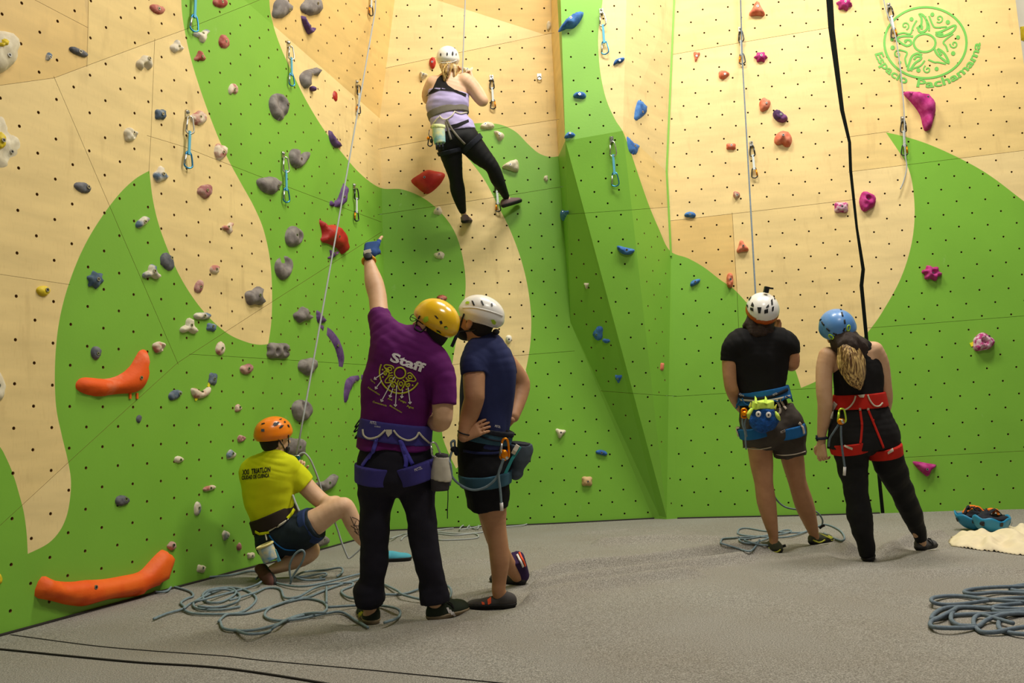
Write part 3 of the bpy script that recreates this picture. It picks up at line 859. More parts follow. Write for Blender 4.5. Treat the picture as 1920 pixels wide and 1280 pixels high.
hold('peanut', 268, 416, 28, 24, -40, 'cblue', 'cream and blue hold inside the top of the green leaf', 0.5)
hold('bone', 429, 427, 22, 24, 30, 'cpink', 'small cream and red hold low on the plywood tongue', 0.5)
hold('oval', 82, 545, 26, 21, 0, 'yellow', 'small yellow hold on plywood at the far left', 0.5, bl=(0.3, 0.2))
hold('star', 180, 524, 33, 37, 10, 'dblue', 'dark blue layered hold on the green leaf', 0.5)
hold('oval', 315, 490, 24, 37, -22, 'dgrey', 'dark grey oval hold at the leaf edge above the cream lobes', 0.5, bl=(0.3, 0.4))
hold('bone', 286, 511, 35, 32, 0, 'cblue', 'three-lobed cream and blue hold beside the dark grey oval', 0.5)
hold('bean', 405, 505, 18, 22, 90, 'cpink', 'small pale hooked hold on the lower plywood tongue', 0.5)
hold('oval', 374, 537, 17, 27, 15, 'mauve', 'small mauve oval hold on the lower plywood tongue', 0.5)
hold('tooth', 480, 556, 40, 41, 20, 'grey', 'large lumpy grey hold at the lower right of the plywood tongue', 0.5)
hold('peanut', 380, 592, 30, 22, 0, 'cblue', 'cream and blue oval hold, topmost of three clustered pale holds', 0.5)
hold('bone', 356, 613, 34, 34, 0, 'cream', 'three-legged cream bone hold in the cluster on green', 0.45)
hold('square', 397, 613, 19, 17, 10, 'cblue', 'small ribbed blue-grey hold, right one of the pale cluster', 0.5)
hold('lump', 299, 650, 23, 22, 0, 'cpink', 'small cream spiral hold above the orange boomerang tip', 0.6, dips=((0.3, 0.0, 0.2, 0.8),), bl=None)
hold('oval', 181, 661, 20, 27, 0, 'dgrey', 'small grey oval hold above the orange boomerang', 0.5)
hold('oval', 414, 653, 18, 27, 5, 'cpink', 'small pale pink oval hold below the plywood tongue', 0.5)
hold('bean', 463, 690, 24, 24, -30, 'mauve', 'small mauve crescent hold above the kneeling man', 0.5)
hold('square', 400, 710, 17, 26, 8, 'bgrey', 'blue-grey block hold just above the curved cream hold', 0.5)
o = hold([(359, 729), (368, 727), (378, 733), (388, 727), (394, 723), (396, 732), (390, 742), (378, 747), (365, 745)], 0, 0, 0, 0, 0, 'cpink', 'curved cream and red hold marked with yellow tape', 0.5)
m_tape = material('yellow_tape', rgb(236, 226, 40), 0.6)
def tape(parent, px, py, w, h, rot):
    c, n = wall_pt(px, py); d = project(c)[2]
    u = Vector((0, 0, 1)).cross(n).normalized(); v = n.cross(u)
    a = math.radians(rot); u, v = u * math.cos(a) + v * math.sin(a), v * math.cos(a) - u * math.sin(a)
    b = MB(); b.box(c + n * 0.003, (u, v, n), (w * d / F / 2, h * d / F / 2, 0.003)); b.build('tape', m_tape, parent, False)
tape(o, 391, 721, 5, 9, -25); tape(o, 367, 748, 7, 5, 30)
hold('oval', 329, 740, 28, 18, -28, 'bgrey', 'blue-grey oblong hold left of the taped hold', 0.5, bl=(0.4, 0.3))
hold('oval', 261, 785, 11, 17, 8, 'dgrey', 'tiny grey hold below the orange boomerang', 0.5)
hold('lump', 447, 765, 13, 15, 0, 'cpink', 'tiny pale hold left above the orange helmet', 0.6)
hold('lump', 453, 822, 15, 14, 0, 'mauve', 'tiny mauve ring hold left of the orange helmet', 0.6, dips=((0, 0, 0.2, 0.5),), bl=None)
hold('lump', 434, 852, 16, 20, 30, 'cblue', 'tiny cream hold left of the yellow shirt shoulder', 0.6)
hold('oval', 336, 861, 18, 14, 0, 'cream', 'tiny pale hold on open green below the blue-grey oblong', 0.5)
hold('peanut', 393, 915, 23, 16, -15, 'cpink', 'small cream and mauve hold left of the yellow shirt', 0.5)
hold('oval', 371, 953, 14, 28, 5, 'cblue', 'narrow upright cream and blue hold low on the wall', 0.5)
hold('oval', 230, 938, 27, 21, -8, 'dgrey', 'dark grey oval hold alone above the lower orange hold', 0.5, bl=(0.25, 0.2))
hold('lump', 424, 1003, 15, 19, 0, 'cblue', 'small grey and cream hold low beside the kneeling man', 0.5)
hold('lump', 323, 1023, 17, 17, 0, 'mauve', 'small mauve hold touching the tip of the lower orange hold', 0.6)
hold('lump', 449, 1025, 10, 16, 0, 'mauve', 'tiny mauve hold low behind the kneeling man', 0.6)
hold('square', 378, 1066, 17, 17, 10, 'cream', 'small cream block hold just above the floor', 0.5)
hold('square', 471, 1041, 15, 13, -10, 'cream', 'small pale block hold behind the chalk bag of the kneeling man', 0.5)
ob = hold([(145, 722), (150, 711), (165, 706), (200, 709), (226, 702), (246, 687), (258, 668), (266, 656), (276, 654), (283, 664), (282, 690), (280, 715), (270, 730), (250, 737), (225, 739), (195, 743), (170, 741), (150, 732)], 0, 0, 0, 0, 0, 'orange2', 'large orange boomerang-shaped hold on the green leaf, dusted with chalk', 0.30, bl=(0.6, -0.2), lumps=0.04)
for px in (243, 256):
    c, n = wall_pt(px, 742); b = MB(); b.box(c + n * 0.004, (Vector((0, 0, 1)).cross(n).normalized(), Vector((0, 0, 1)), n), (0.007, 0.018, 0.005)); b.build('foot_tab', HM['orange'], ob, False)
hold([(70, 1117), (84, 1080), (110, 1088), (140, 1090), (165, 1087), (200, 1085), (235, 1079), (265, 1072), (283, 1055), (297, 1040), (310, 1030), (320, 1037), (328, 1048), (318, 1075), (311, 1092), (285, 1105), (265, 1117), (240, 1121), (210, 1124), (185, 1131), (160, 1137), (130, 1134), (100, 1126)], 0, 0, 0, 0, 0, 'orange', 'long orange wave-shaped hold just above the floor at the left', 0.34, bl=(-0.3, 0.0), lumps=0.06, p=2.6)
# --- grey, purple and red holds of the green band and corner
hold('lump', 530, 16, 34, 42, 20, 'grey', 'big grey hold cut by the top edge, left of its twin', 0.5, bl=(0.3, 0.2))
hold('lump', 587, 11, 38, 40, -20, 'grey', 'big grey hold cut by the top edge above the purple hook', 0.5, bl=(0.2, 0.2))
hold([(566, 25), (572, 33), (580, 49), (586, 53), (594, 45), (591, 56), (582, 65), (576, 58), (570, 43)], 0, 0, 0, 0, 0, 'purple', 'purple tick-shaped hook hold near the top', 0.6)
o = hold([(565, 140), (575, 131), (590, 127), (600, 125), (603, 136), (605, 146), (597, 141), (588, 143), (582, 152), (584, 162), (577, 166), (569, 160), (565, 150)], 0, 0, 0, 0, 0, 'grey', 'grey hooked animal-like hold with a purple tip', 0.5)
c, n = wall_pt(583, 167); b = MB(); b.ball(c + n * 0.02, (0.035, 0.03, 0.022)); b.build('tip', HM['purple'], o)
hold('oval', 629, 180, 9, 21, -8, 'red', 'small red drop-shaped hold on plywood near the corner', 0.6)
hold('oval', 525, 199, 36, 53, -8, 'grey', 'tall grey hold with a deep pocket on the green band', 0.5, dips=((0.05, 0.2, 0.24, 0.75), (0.45, -0.35, 0.14, 0.5)), bl=(0.6, 0.3))
hold([(618, 242), (624, 251), (634, 264), (642, 274), (632, 277), (624, 270), (619, 258)], 0, 0, 0, 0, 0, 'purple', 'small purple fang hold at the border of the green band', 0.6)
hold([(544, 290), (550, 279), (561, 279), (566, 288), (574, 284), (582, 285), (580, 297), (570, 311), (561, 315), (549, 309)], 0, 0, 0, 0, 0, 'grey', 'grey heart-shaped hold on the green band', 0.5, dips=((0.0, 0.0, 0.2, 0.5),))
hold('lump', 507, 346, 42, 35, 10, 'grey', 'chunky grey hold beside the left blue quickdraw', 0.55, bl=(0.4, 0.1))
hold([(649, 338), (652, 355), (648, 380), (640, 388), (625, 386), (615, 378), (622, 375), (634, 374), (642, 356)], 0, 0, 0, 0, 0, 'purple', 'purple boomerang hold left of the corner', 0.5)
hold('oval', 553, 443, 33, 40, 0, 'grey', 'grey knob hold with a pocket above the grey ring', 0.55, dips=((0.45, 0.1, 0.2, 0.8),), bl=(-0.1, 0.1))
hold([(600, 407), (615, 421), (632, 420), (642, 430), (648, 445), (654, 462), (652, 473), (645, 476), (638, 466), (628, 460), (615, 455), (600, 452), (608, 443), (606, 425)], 0, 0, 0, 0, 0, 'red', 'red dragon-shaped hold above the dark purple claw', 0.5, lumps=0.2)
hold([(613, 482), (621, 479), (619, 466), (626, 473), (637, 470), (631, 479), (621, 485)], 0, 0, 0, 0, 0, 'spur', 'dark purple claw hold below the red dragon', 0.6)
hold('oval', 534, 501, 32, 46, 5, 'grey', 'grey ring-shaped jug hold with an open top', 0.6, dips=((0.05, 0.36, 0.27, 0.95),), bl=None, lumps=0.05)
hold('tooth', 569, 591, 36, 32, 0, 'grey', 'grey rounded hold left of the small purple triangle', 0.55, bl=(0.3, 0.1))
hold([(595, 580), (602, 588), (613, 601), (604, 606), (596, 602)], 0, 0, 0, 0, 0, 'purple', 'small purple triangle hold above the long purple crescent', 0.6)
hold([(597, 608), (615, 611), (632, 627), (644, 650), (648, 672), (645, 690), (643, 700), (637, 701), (636, 680), (630, 655), (618, 634), (604, 617)], 0, 0, 0, 0, 0, 'purple', 'long purple crescent hold left of the pointing man', 0.18)
hold([(647, 755), (646, 735), (650, 712), (662, 704), (686, 702), (686, 710), (669, 716), (660, 728), (654, 748), (650, 757)], 0, 0, 0, 0, 0, 'purple', 'purple crescent hold touching the pointing man’s shirt', 0.25)
hold('square', 523, 657, 44, 33, 2, 'grey', 'broad grey face-like hold with two dents', 0.5, dips=((-0.3, -0.2, 0.18, 0.5), (0.35, 0.0, 0.2, 0.6)), bl=(0.6, 0.0))
hold('lump', 579, 686, 36, 32, 0, 'grey', 'grey knob hold crossed by the rope, above the grey donut', 0.55, bl=(0.1, 0.3))
hold('oval', 568, 769, 36, 43, 0, 'grey', 'grey donut hold with a pocket above the orange helmet', 0.6, dips=((0.1, 0.35, 0.24, 0.9),), bl=None)
hold('square', 556, 838, 38, 38, 5, 'grey', 'speckled grey block hold right of the orange helmet', 0.5)
hold([(594, 905), (610, 901), (624, 889), (633, 890), (631, 905), (621, 917), (605, 921)], 0, 0, 0, 0, 0, 'grey', 'grey smile-shaped hold behind the kneeling man’s arm', 0.5)
hold('lump', 603, 1013, 30, 24, 0, 'grey', 'grey hold low on the wall behind the kneeling man’s leg', 0.5)
# --- back wall
hold('lump', 828, 560, 19, 17, 0, 'rpink', 'small red hold peeping over the yellow helmet', 0.6)
hold('oval', 811, 117, 13, 22, 0, 'red', 'small red oval hold left of the climber’s helmet', 0.6)
hold('tri', 793, 141, 16, 17, 20, 'cream', 'small cream hold left of the climber’s shoulder', 0.6)
hold([(770, 337), (786, 325), (800, 317), (816, 319), (834, 324), (831, 336), (820, 350), (804, 362), (794, 360), (780, 349)], 0, 0, 0, 0, 0, 'red', 'big smooth red rhombus hold left of the climber’s legs', 0.35, bl=(-0.2, 0.35), lumps=0.03)
hold([(868, 124), (880, 128), (887, 123), (885, 134), (877, 141), (869, 134)], 0, 0, 0, 0, 0, 'cream', 'cream hold right of the climber’s helmet behind her rope', 0.5)
hold('oval', 914, 235, 27, 14, -3, 'cream', 'cream oval hold right of the climber’s hip', 0.5, bl=(-0.3, 0.2))
hold([(926, 244), (938, 246), (946, 252), (943, 260), (936, 264), (930, 255)], 0, 0, 0, 0, 0, 'cream', 'small cream ribbed hold below the cream oval', 0.5)
hold([(941, 312), (955, 301), (971, 299), (972, 321), (955, 318)], 0, 0, 0, 0, 0, 'cream', 'cream wedge hold right of the climber’s knee', 0.6)
hold('lump', 824, 478, 20, 15, 10, 'cream', 'small cream hold on green right of the pointing hand', 0.5)
hold('lump', 821, 395, 17, 16, 0, 'cream', 'small cream hold left of the climber’s lower foot', 0.5)
hold('oval', 954, 635, 12, 16, 0, 'white', 'small white round hold behind the white helmet man’s back', 0.6)
hold('square', 979, 703, 18, 22, 0, 'cream', 'small cream square hold at the elbow of the man in navy', 0.4)
hold('tri', 1051, 811, 20, 19, 10, 'cream', 'small cream triangular hold low on the green back wall', 0.5)
hold('square', 1101, 902, 22, 20, 0, 'tan', 'tan wooden square hold low on the back wall', 0.45)
hold('lump', 1024, 334, 9, 12, 0, 'cream', 'tiny cream hold near the left edge of the prow', 0.6)
# --- prow
hold('oval', 1029, 48, 9, 19, 5, 'cream', 'small cream hold at the top beside the prow edge', 0.5)
hold([(1047, 57), (1055, 42), (1070, 28), (1094, 19), (1090, 35), (1077, 50), (1062, 52)], 0, 0, 0, 0, 0, 'blue', 'big blue diamond hold at the top of the prow', 0.5)
hold('bean', 1087, 179, 25, 16, 180, 'blue', 'blue curved hold on the upper prow', 0.5)
hold([(1058, 258), (1066, 246), (1079, 251), (1074, 257)], 0, 0, 0, 0, 0, 'blue', 'small blue hold at the left bend of the prow', 0.6)
hold([(1150, 122), (1153, 112), (1163, 108), (1172, 108), (1167, 116), (1158, 118)], 0, 0, 0, 0, 0, 'blue', 'small blue hold on plywood beside the upper prow quickdraw', 0.5)
hold([(1191, 227), (1192, 205), (1198, 187), (1209, 192), (1215, 203), (1210, 216)], 0, 0, 0, 0, 0, 'blue', 'blue half-moon hold on the shaded plywood side', 0.35)
hold([(1176, 253), (1187, 265), (1200, 271), (1198, 280), (1193, 290), (1181, 283)], 0, 0, 0, 0, 0, 'blue', 'blue torn-edged hold below the blue half-moon', 0.35)
hold('tri', 1056, 402, 15, 24, 10, 'blue', 'blue hold on the dark left flank of the prow, upper one', 0.5)
hold([(1158, 460), (1172, 463), (1191, 468), (1182, 477), (1168, 476), (1159, 468)], 0, 0, 0, 0, 0, 'blue', 'blue wing-shaped hold in the middle of the prow', 0.6)
hold('lump', 1121, 625, 19, 27, 5, 'blue', 'blue lump hold on the dark flank of the prow', 0.5)
hold('lump', 1136, 639, 15, 9, 5, 'blue', 'small blue chip beside the blue lump on the dark flank', 0.6)
hold('tri', 1159, 709, 14, 18, 0, 'blue', 'blue hold low on the dark flank of the prow', 0.5)
hold('bean', 1128, 849, 23, 12, 190, 'blue', 'small blue hold low on the back wall left of the prow foot', 0.5)
hold('tri', 1099, 535, 10, 14, 0, 'cream', 'tiny cream hold on the dark flank of the prow', 0.5)
hold('square', 1242, 687, 8, 17, 5, 'coral', 'tiny coral hold low on the right side of the prow', 0.5)
# --- right wall
hold('bean', 1294, 403, 22, 14, 180, 'blue', 'small blue hold at the top of the darker plywood panel', 0.5)
hold([(1294, 537), (1297, 526), (1312, 522), (1312, 528), (1303, 534)], 0, 0, 0, 0, 0, 'blue', 'small blue hold on green below the darker plywood panel', 0.5)
hold('tri', 1306, 104, 13, 21, 8, 'coral', 'small coral triangle hold, upper left of the right wall', 0.5)
hold('lump', 1357, 139, 20, 18, -20, 'coral', 'small coral hold left of the long rope, below the triangle', 0.5)
hold('square', 1371, 274, 20, 14, 0, 'coral', 'coral brick-like hold left of the long rope', 0.5)
hold('tri', 1420, 18, 30, 30, 180, 'coral', 'coral hold at the top right of the long rope', 0.5)
hold('star', 1427, 106, 27, 22, 0, 'mag', 'magenta cloud hold near the top right of the long rope', 0.5)
hold('lump', 1434, 195, 22, 25, 30, 'coral', 'coral hooked hold right of the long rope', 0.5)
hold('bean', 1464, 216, 31, 24, 30, 'spur', 'purple curled hold beside the coral hooked hold', 0.5)
hold('arch', 1469, 262, 34, 37, 15, 'coral', 'large coral split hold right of the long rope', 0.45, bl=(0.0, 0.3))
hold('lump', 1381, 365, 14, 15, 0, 'cpink', 'tiny pink ring hold left of the long rope', 0.6)
hold('tri', 1392, 463, 23, 25, 170, 'coral', 'coral pointed hold above the helmet of the man in black', 0.5)
hold('peanut', 1369, 525, 27, 20, 90, 'coral', 'coral two-lobed hold at the green edge left of the white helmet', 0.6)
hold('star', 1584, 6, 32, 28, 0, 'mag', 'magenta spiky hold cut by the top edge', 0.5)
hold([(1696, 173), (1705, 168), (1728, 171), (1745, 176), (1756, 190), (1757, 206), (1753, 222), (1748, 238), (1737, 243), (1732, 232), (1729, 218), (1722, 204), (1709, 188)], 0, 0, 0, 0, 0, 'mag', 'big magenta boomerang hold below the green emblem', 0.4, bl=(0.4, 0.5), lumps=0.2)
hold('lump', 1627, 376, 33, 35, 0, 'mag', 'magenta round hold right of the black strip', 0.5, dips=((0.0, 0.2, 0.15, 0.6),))
hold('square', 1578, 388, 29, 22, 0, 'magw', 'chalky magenta hold left of the black strip', 0.5)
hold('star', 1748, 511, 40, 31, 10, 'mag', 'magenta jagged hold on green at the right', 0.5, dips=((0.1, 0.0, 0.15, 0.6),))
o = hold('lump', 1845, 641, 40, 34, 0, 'magw', 'chalky magenta hold with yellow tape on the right wall', 0.55, dips=((-0.1, 0.0, 0.16, 0.6),), bl=(0.35, 0.5))
tape(o, 1823, 645, 8, 7, 20)
hold([(1712, 867), (1722, 865), (1740, 868), (1758, 872), (1746, 884), (1742, 894), (1731, 887)], 0, 0, 0, 0, 0, 'mag', 'magenta triangular hold low right of the woman', 0.5)
_c = hit(1917, 64, 'B', 0.0)
o, sf = inflate('climbing_hold', [(1912, 50), (1926, 48), (1934, 62), (1926, 78), (1914, 76)], 0.05, HM['yellow'], base=(_c, PL['B'][1]))
tag(o, 'olive yellow hold on the white wall at the far right edge', 'climbing hold')
# ================================================================== quickdraws, ropes, helmets on the floor
m_alu = material('aluminium', rgb(205, 205, 200), 0.32, metal=1.0)
m_blueano = material('blue_anodised', rgb(70, 150, 205), 0.3, metal=0.9)
m_dark_metal = material('dark_metal', rgb(70, 72, 74), 0.35, metal=1.0)
m_orange_ano = material('orange_anodised', rgb(240, 140, 10), 0.3, metal=0.7)
m_lime_ano = material('lime_anodised', rgb(190, 225, 60), 0.35, metal=0.4)
m_sling_b = material('light_blue_webbing', rgb(96, 176, 204), 0.8, bump=0.2, bscale=300)
m_sling_w = material('white_webbing', rgb(214, 222, 220), 0.8, bump=0.2, bscale=300)
def carabiner(b, top, bot, side, w, r, mi=0, gate=None):
    "closed D loop between two points; side: direction of its flat width"
    up = (top - bot); L = up.length; up.normalize()
    pts = []
    for a, s in ((0, 0.0), (0.10, 0.42), (0.28, 0.5), (0.72, 0.38), (0.93, 0.25), (1.0, 0.0), (0.93, -0.25), (0.72, -0.32), (0.28, -0.42), (0.10, -0.38)):
        pts.append(bot + up * (a * L) + side * (s * w))
    pts = catmull(pts, 3, True)
    b.tube(pts, r, 6, mi, closed=True)
    if gate is not None:
        b.tube([bot + up * (0.2 * L) - side * (0.40 * w), bot + up * (0.78 * L) - side * (0.31 * w)], r * 1.25, 6, gate)
def quickdraw(x0, y0, x1, y1, style, label, lean=1):
    c0, n0 = wall_pt(x0, y0)
    c1, n1 = wall_pt(x1, y1)
    a = c0 + n0 * 0.03; z = c1 + n0 * 0.025
    ax = (a - z); L = ax.length; up = ax.normalized()
    side = up.cross(n0).normalized()
    t = empty('quickdraw', a)
    b = MB(); b.box(c0 + n0 * 0.006 + up * 0.03, (side, up, n0), (0.017, 0.03, 0.003)); b.ball(c0 + n0 * 0.012 + up * 0.045, 0.013, n=8, m=5)
    b.box(c0 + n0 * 0.02 + up * 0.006, (side, up, n0), (0.015, 0.003, 0.016)); b.build('hanger', m_steel, t, False)
    s1 = a - up * (0.30 * L); s2 = a - up * (0.70 * L)
    b = MB(); carabiner(b, a + up * 0.01, s1 - up * 0.008, (side + n0 * 0.5).normalized() * lean, 0.30 * L * 0.55, 0.0062, 0, 0)
    b.build('carabiner', m_alu if style == 'blue' else m_dark_metal, t)
    b = MB(); b.ribbon([s1 + up * 0.012, s1.lerp(s2, 0.5), s2 - up * 0.012], n0, 0.021, 0.007)
    b.box(s2, (side, up, n0), (0.012, 0.012, 0.008))
    b.build('sling', m_sling_b if style == 'blue' else m_sling_w, t, False)
    b = MB(); carabiner(b, s2 + up * 0.008, z, (side + n0 * 0.3).normalized() * lean, 0.30 * L * 0.6, 0.0062, 0, 1)
    b.build('carabiner', [m_blueano, m_alu] if style == 'blue' else [m_dark_metal, m_orange_ano], t)
    tag(t, label, 'quickdraw', 'quickdraws hanging on the walls')
    return t
quickdraw(361, -34, 358, 60, 'blue', 'blue quickdraw cut by the top edge at the left green band')
quickdraw(540, 90, 542, 162, 'blue', 'blue quickdraw at the plywood edge of the green band')
quickdraw(350, 222, 347, 316, 'blue', 'blue quickdraw on plywood left of the pale crescent hold')
quickdraw(530, 298, 532, 380, 'blue', 'blue quickdraw beside the chunky grey hold')
quickdraw(663, 356, 664, 415, 'white', 'white quickdraw with orange gate right of the purple boomerang')
quickdraw(668, 162, 668, 213, 'white', 'white quickdraw on shaded plywood crossed by the slanting rope')
quickdraw(692, -30, 691, 30, 'white', 'quickdraw cut by the top edge carrying the slanting rope')
quickdraw(922, 152, 925, 206, 'white', 'white quickdraw with orange gate at the climber’s elbow', -1)
quickdraw(931, 345, 934, 398, 'white', 'quickdraw beside the climber’s right shoe')
quickdraw(1128, 28, 1134, 104, 'blue', 'blue quickdraw at the top of the prow')
quickdraw(1147, 268, 1153, 350, 'blue', 'blue quickdraw on the dark green lower prow')
quickdraw(1388, 62, 1391, 122, 'white', 'white quickdraw carrying the long rope of the man in black')
quickdraw(1409, 276, 1415, 335, 'white', 'white quickdraw hanging just right of the long rope', -1)
quickdraw(1667, 17, 1676, 73, 'white', 'white quickdraw on the left rim of the green emblem', -1)
quickdraw(1692, 230, 1695, 293, 'white', 'white quickdraw with orange gate at the tip of the green leaf on the right', -1)
def anchor(x, y, label):
    c, n = wall_pt(x, y); b = MB()
    up = Vector((0, 0, 1)); s = up.cross(n).normalized()
    t = empty('bolt_hanger', c)
    b.box(c + n * 0.005, (s, up, n), (0.02, 0.03, 0.005)); b.build('plate', m_steel, t, False)
    b = MB(); b.tube(catmull([c + n * 0.02 - up * 0.02 + (s * math.cos(a) + up * math.sin(a)) * 0.022 for a in (0, 1.57, 3.14, 4.71)], 4, True), 0.005, 6, closed=True); b.build('ring', m_steel, t)
    tag(t, label, 'bolt hanger')
anchor(1011, 144, 'small bare metal hanger on plywood left of the prow')

m_rope = material('grey_rope', rgb(120, 138, 146), 0.85, bump=0.4, bscale=260, var=0.14, vscale=55)
m_rope_l = material('light_grey_rope', rgb(168, 172, 172), 0.85, bump=0.4, bscale=260)
m_rope_d = material('blue_grey_rope', rgb(104, 118, 130), 0.85, bump=0.4, bscale=260, var=0.14, vscale=55)
def rope(parts, mat, label, r=0.006, group=None):
    "parts: list of point lists in space; one rope"
    b = MB()
    for pts in parts: b.tube(pts, r, 7)
    o = b.build('rope', mat, None)
    return tag(o, label, 'rope', group)
def floor_curve(pts, r, n=7, lift=None):
    out = []
    q = catmull([Vector((x, y, 0)) for x, y in pts], n)
    for i, v in enumerate(q):
        l = r * 1.1 + (lift(i / (len(q) - 1)) if lift else 0)
        out.append(on_floor(v.x, v.y, l))
    return out
def pile(curves, r, seed=1):
    rnd = random.Random(seed); out = []
    for k, c in enumerate(curves):
        a, w, ph = rnd.uniform(0.0, 0.012), rnd.uniform(1, 3), rnd.uniform(0, 6)
        out.append(floor_curve(c, r, 7, lambda t, a=a, w=w, ph=ph: a * (1 + math.sin(w * 6.28 * t + ph))))
    return out
R_ = 0.0070
left_pile = pile([
 [(288, 1160), (312, 1150), (345, 1140), (339, 1130), (350, 1122), (362, 1117), (355, 1108), (320, 1098), (285, 1090), (278, 1095), (286, 1108), (312, 1108), (325, 1095), (338, 1090), (350, 1092), (380, 1083), (430, 1078), (470, 1070), (500, 1075)],
 [(345, 1143), (365, 1150), (420, 1151), (450, 1148), (472, 1135), (480, 1120), (460, 1106), (430, 1101), (395, 1105), (380, 1115), (388, 1128), (415, 1128), (442, 1112), (430, 1102), (400, 1110), (365, 1128), (370, 1140), (410, 1143), (450, 1137)],
 [(382, 1118), (395, 1108), (420, 1104), (446, 1112), (448, 1124), (430, 1134), (400, 1138), (372, 1136)],
 [(410, 1165), (425, 1152), (460, 1150), (500, 1140), (545, 1125), (580, 1118), (600, 1110), (640, 1095), (680, 1084)],
 [(413, 1165), (420, 1178), (450, 1182), (480, 1180), (520, 1170), (560, 1155), (600, 1150), (613, 1140), (605, 1128), (575, 1122), (540, 1128), (505, 1140), (497, 1155), (520, 1163), (560, 1160), (610, 1150), (640, 1147), (668, 1163), (690, 1176)],
 [(440, 1180), (465, 1188), (500, 1185), (515, 1175), (540, 1160), (575, 1150), (610, 1148)],
 [(480, 1085), (490, 1078), (505, 1082), (520, 1093), (560, 1099), (600, 1094), (660, 1079), (700, 1070)],
 [(552, 1082), (570, 1072), (610, 1068), (638, 1064), (642, 1072), (632, 1080)],
 [(600, 1083), (612, 1077), (606, 1074), (575, 1080), (556, 1082), (575, 1087), (610, 1085)],
 [(430, 1125), (455, 1118), (480, 1110), (500, 1102), (525, 1104), (534, 1120), (560, 1118), (600, 1098), (655, 1092), (660, 1098), (640, 1108), (655, 1120), (690, 1122)],
 [(612, 1100), (612, 1130)],
 [(615, 1138), (690, 1134), (735, 1138), (750, 1146), (745, 1158), (720, 1167)],
 [(722, 1096), (745, 1107), (757, 1115), (800, 1125), (835, 1124), (846, 1112), (838, 1098), (800, 1100), (757, 1113), (720, 1114)],
 [(345, 1140), (360, 1130), (395, 1120), (470, 1100), (490, 1090)],
], R_, 4)
g0 = on_floor(545, 1092, 0.01); dgr = project(g0)[2]
left_pile.append([P(v.x, v.y, dgr) for v in catmull([Vector(q + (0,)) for q in [(546, 1091), (543, 1062), (552, 1040), (565, 1031), (571, 1038), (565, 1056), (551, 1077), (544, 1094)]], 6)])
rope(left_pile, m_rope, 'tangled grey rope heap on the carpet at the feet of the pointing man', R_)
rope(pile([
 [(731, 1010), (758, 1001), (790, 996), (850, 990)], [(752, 1012), (762, 1004), (800, 998), (850, 1003), (888, 1000), (897, 1006), (880, 1010), (830, 1012), (818, 1009)],
 [(818, 996), (860, 1000), (905, 997), (910, 988), (890, 982), (870, 984), (862, 992), (880, 990), (905, 985), (950, 979), (984, 977), (990, 981), (975, 985), (930, 988), (900, 990)],
 [(876, 989), (885, 981), (897, 984), (894, 991), (880, 987), (888, 980)]], 0.006, 2), m_rope_l, 'knotted grey rope lying along the foot of the back wall', 0.006)
rope(pile([
 [(1351, 1018), (1355, 1010), (1375, 1008), (1420, 1005), (1460, 1002), (1483, 996), (1475, 993), (1455, 998), (1430, 1005), (1400, 1010), (1386, 1010), (1392, 1016), (1412, 1018), (1442, 1008)],
 [(1351, 1018), (1378, 1026), (1405, 1033), (1418, 1022), (1424, 1012)],
 [(1383, 1000), (1386, 992), (1402, 990), (1440, 996), (1500, 998), (1515, 993)],
 [(1383, 1000), (1402, 1004), (1470, 1007), (1515, 995), (1545, 983), (1572, 992), (1583, 1005), (1580, 1013), (1568, 1010), (1545, 999)],
 [(1395, 1012), (1420, 1020), (1440, 1022)]], 0.0066, 3) + [[P(v.x, v.y, 6.2 + 0.25 * i / 30) for i, v in enumerate(catmull([Vector((x, y, 0)) for x, y in ((1440, 905), (1455, 935), (1472, 950), (1497, 955), (1520, 955), (1534, 962), (1542, 974), (1541, 986))], 5))]],
 m_rope, 'coil of grey rope around the feet of the man in black', 0.0066)
rope(pile([
 [(1975, 1098), (1920, 1099), (1870, 1100), (1822, 1104), (1808, 1110), (1830, 1113), (1870, 1110), (1930, 1112), (1985, 1116)],
 [(1990, 1122), (1940, 1120), (1880, 1122), (1800, 1132), (1760, 1132), (1746, 1125), (1756, 1119), (1800, 1117), (1870, 1125), (1960, 1130)],
 [(1985, 1138), (1920, 1141), (1870, 1139), (1800, 1137), (1770, 1140), (1752, 1150), (1747, 1160), (1765, 1157), (1800, 1152), (1880, 1150), (1950, 1148)],
 [(1790, 1142), (1760, 1158), (1745, 1166), (1750, 1175), (1790, 1177), (1830, 1175), (1850, 1162), (1880, 1152), (1920, 1150), (1975, 1158)],
 [(1860, 1140), (1800, 1138), (1786, 1148), (1784, 1162), (1800, 1172), (1830, 1173)],
 [(1900, 1168), (1870, 1160), (1842, 1152), (1828, 1157), (1826, 1170), (1840, 1184), (1870, 1184), (1900, 1178), (1960, 1170)],
 [(1970, 1150), (1905, 1148), (1880, 1156), (1872, 1170), (1880, 1182), (1910, 1188), (1975, 1190)],
 [(1985, 1104), (1940, 1095), (1896, 1100), (1905, 1107), (1960, 1109)],
 [(1985, 1128), (1900, 1132), (1862, 1138), (1880, 1146), (1980, 1141)]], 0.0098, 5), m_rope_d, 'flaked blue-grey rope in the right foreground of the carpet', 0.0098)
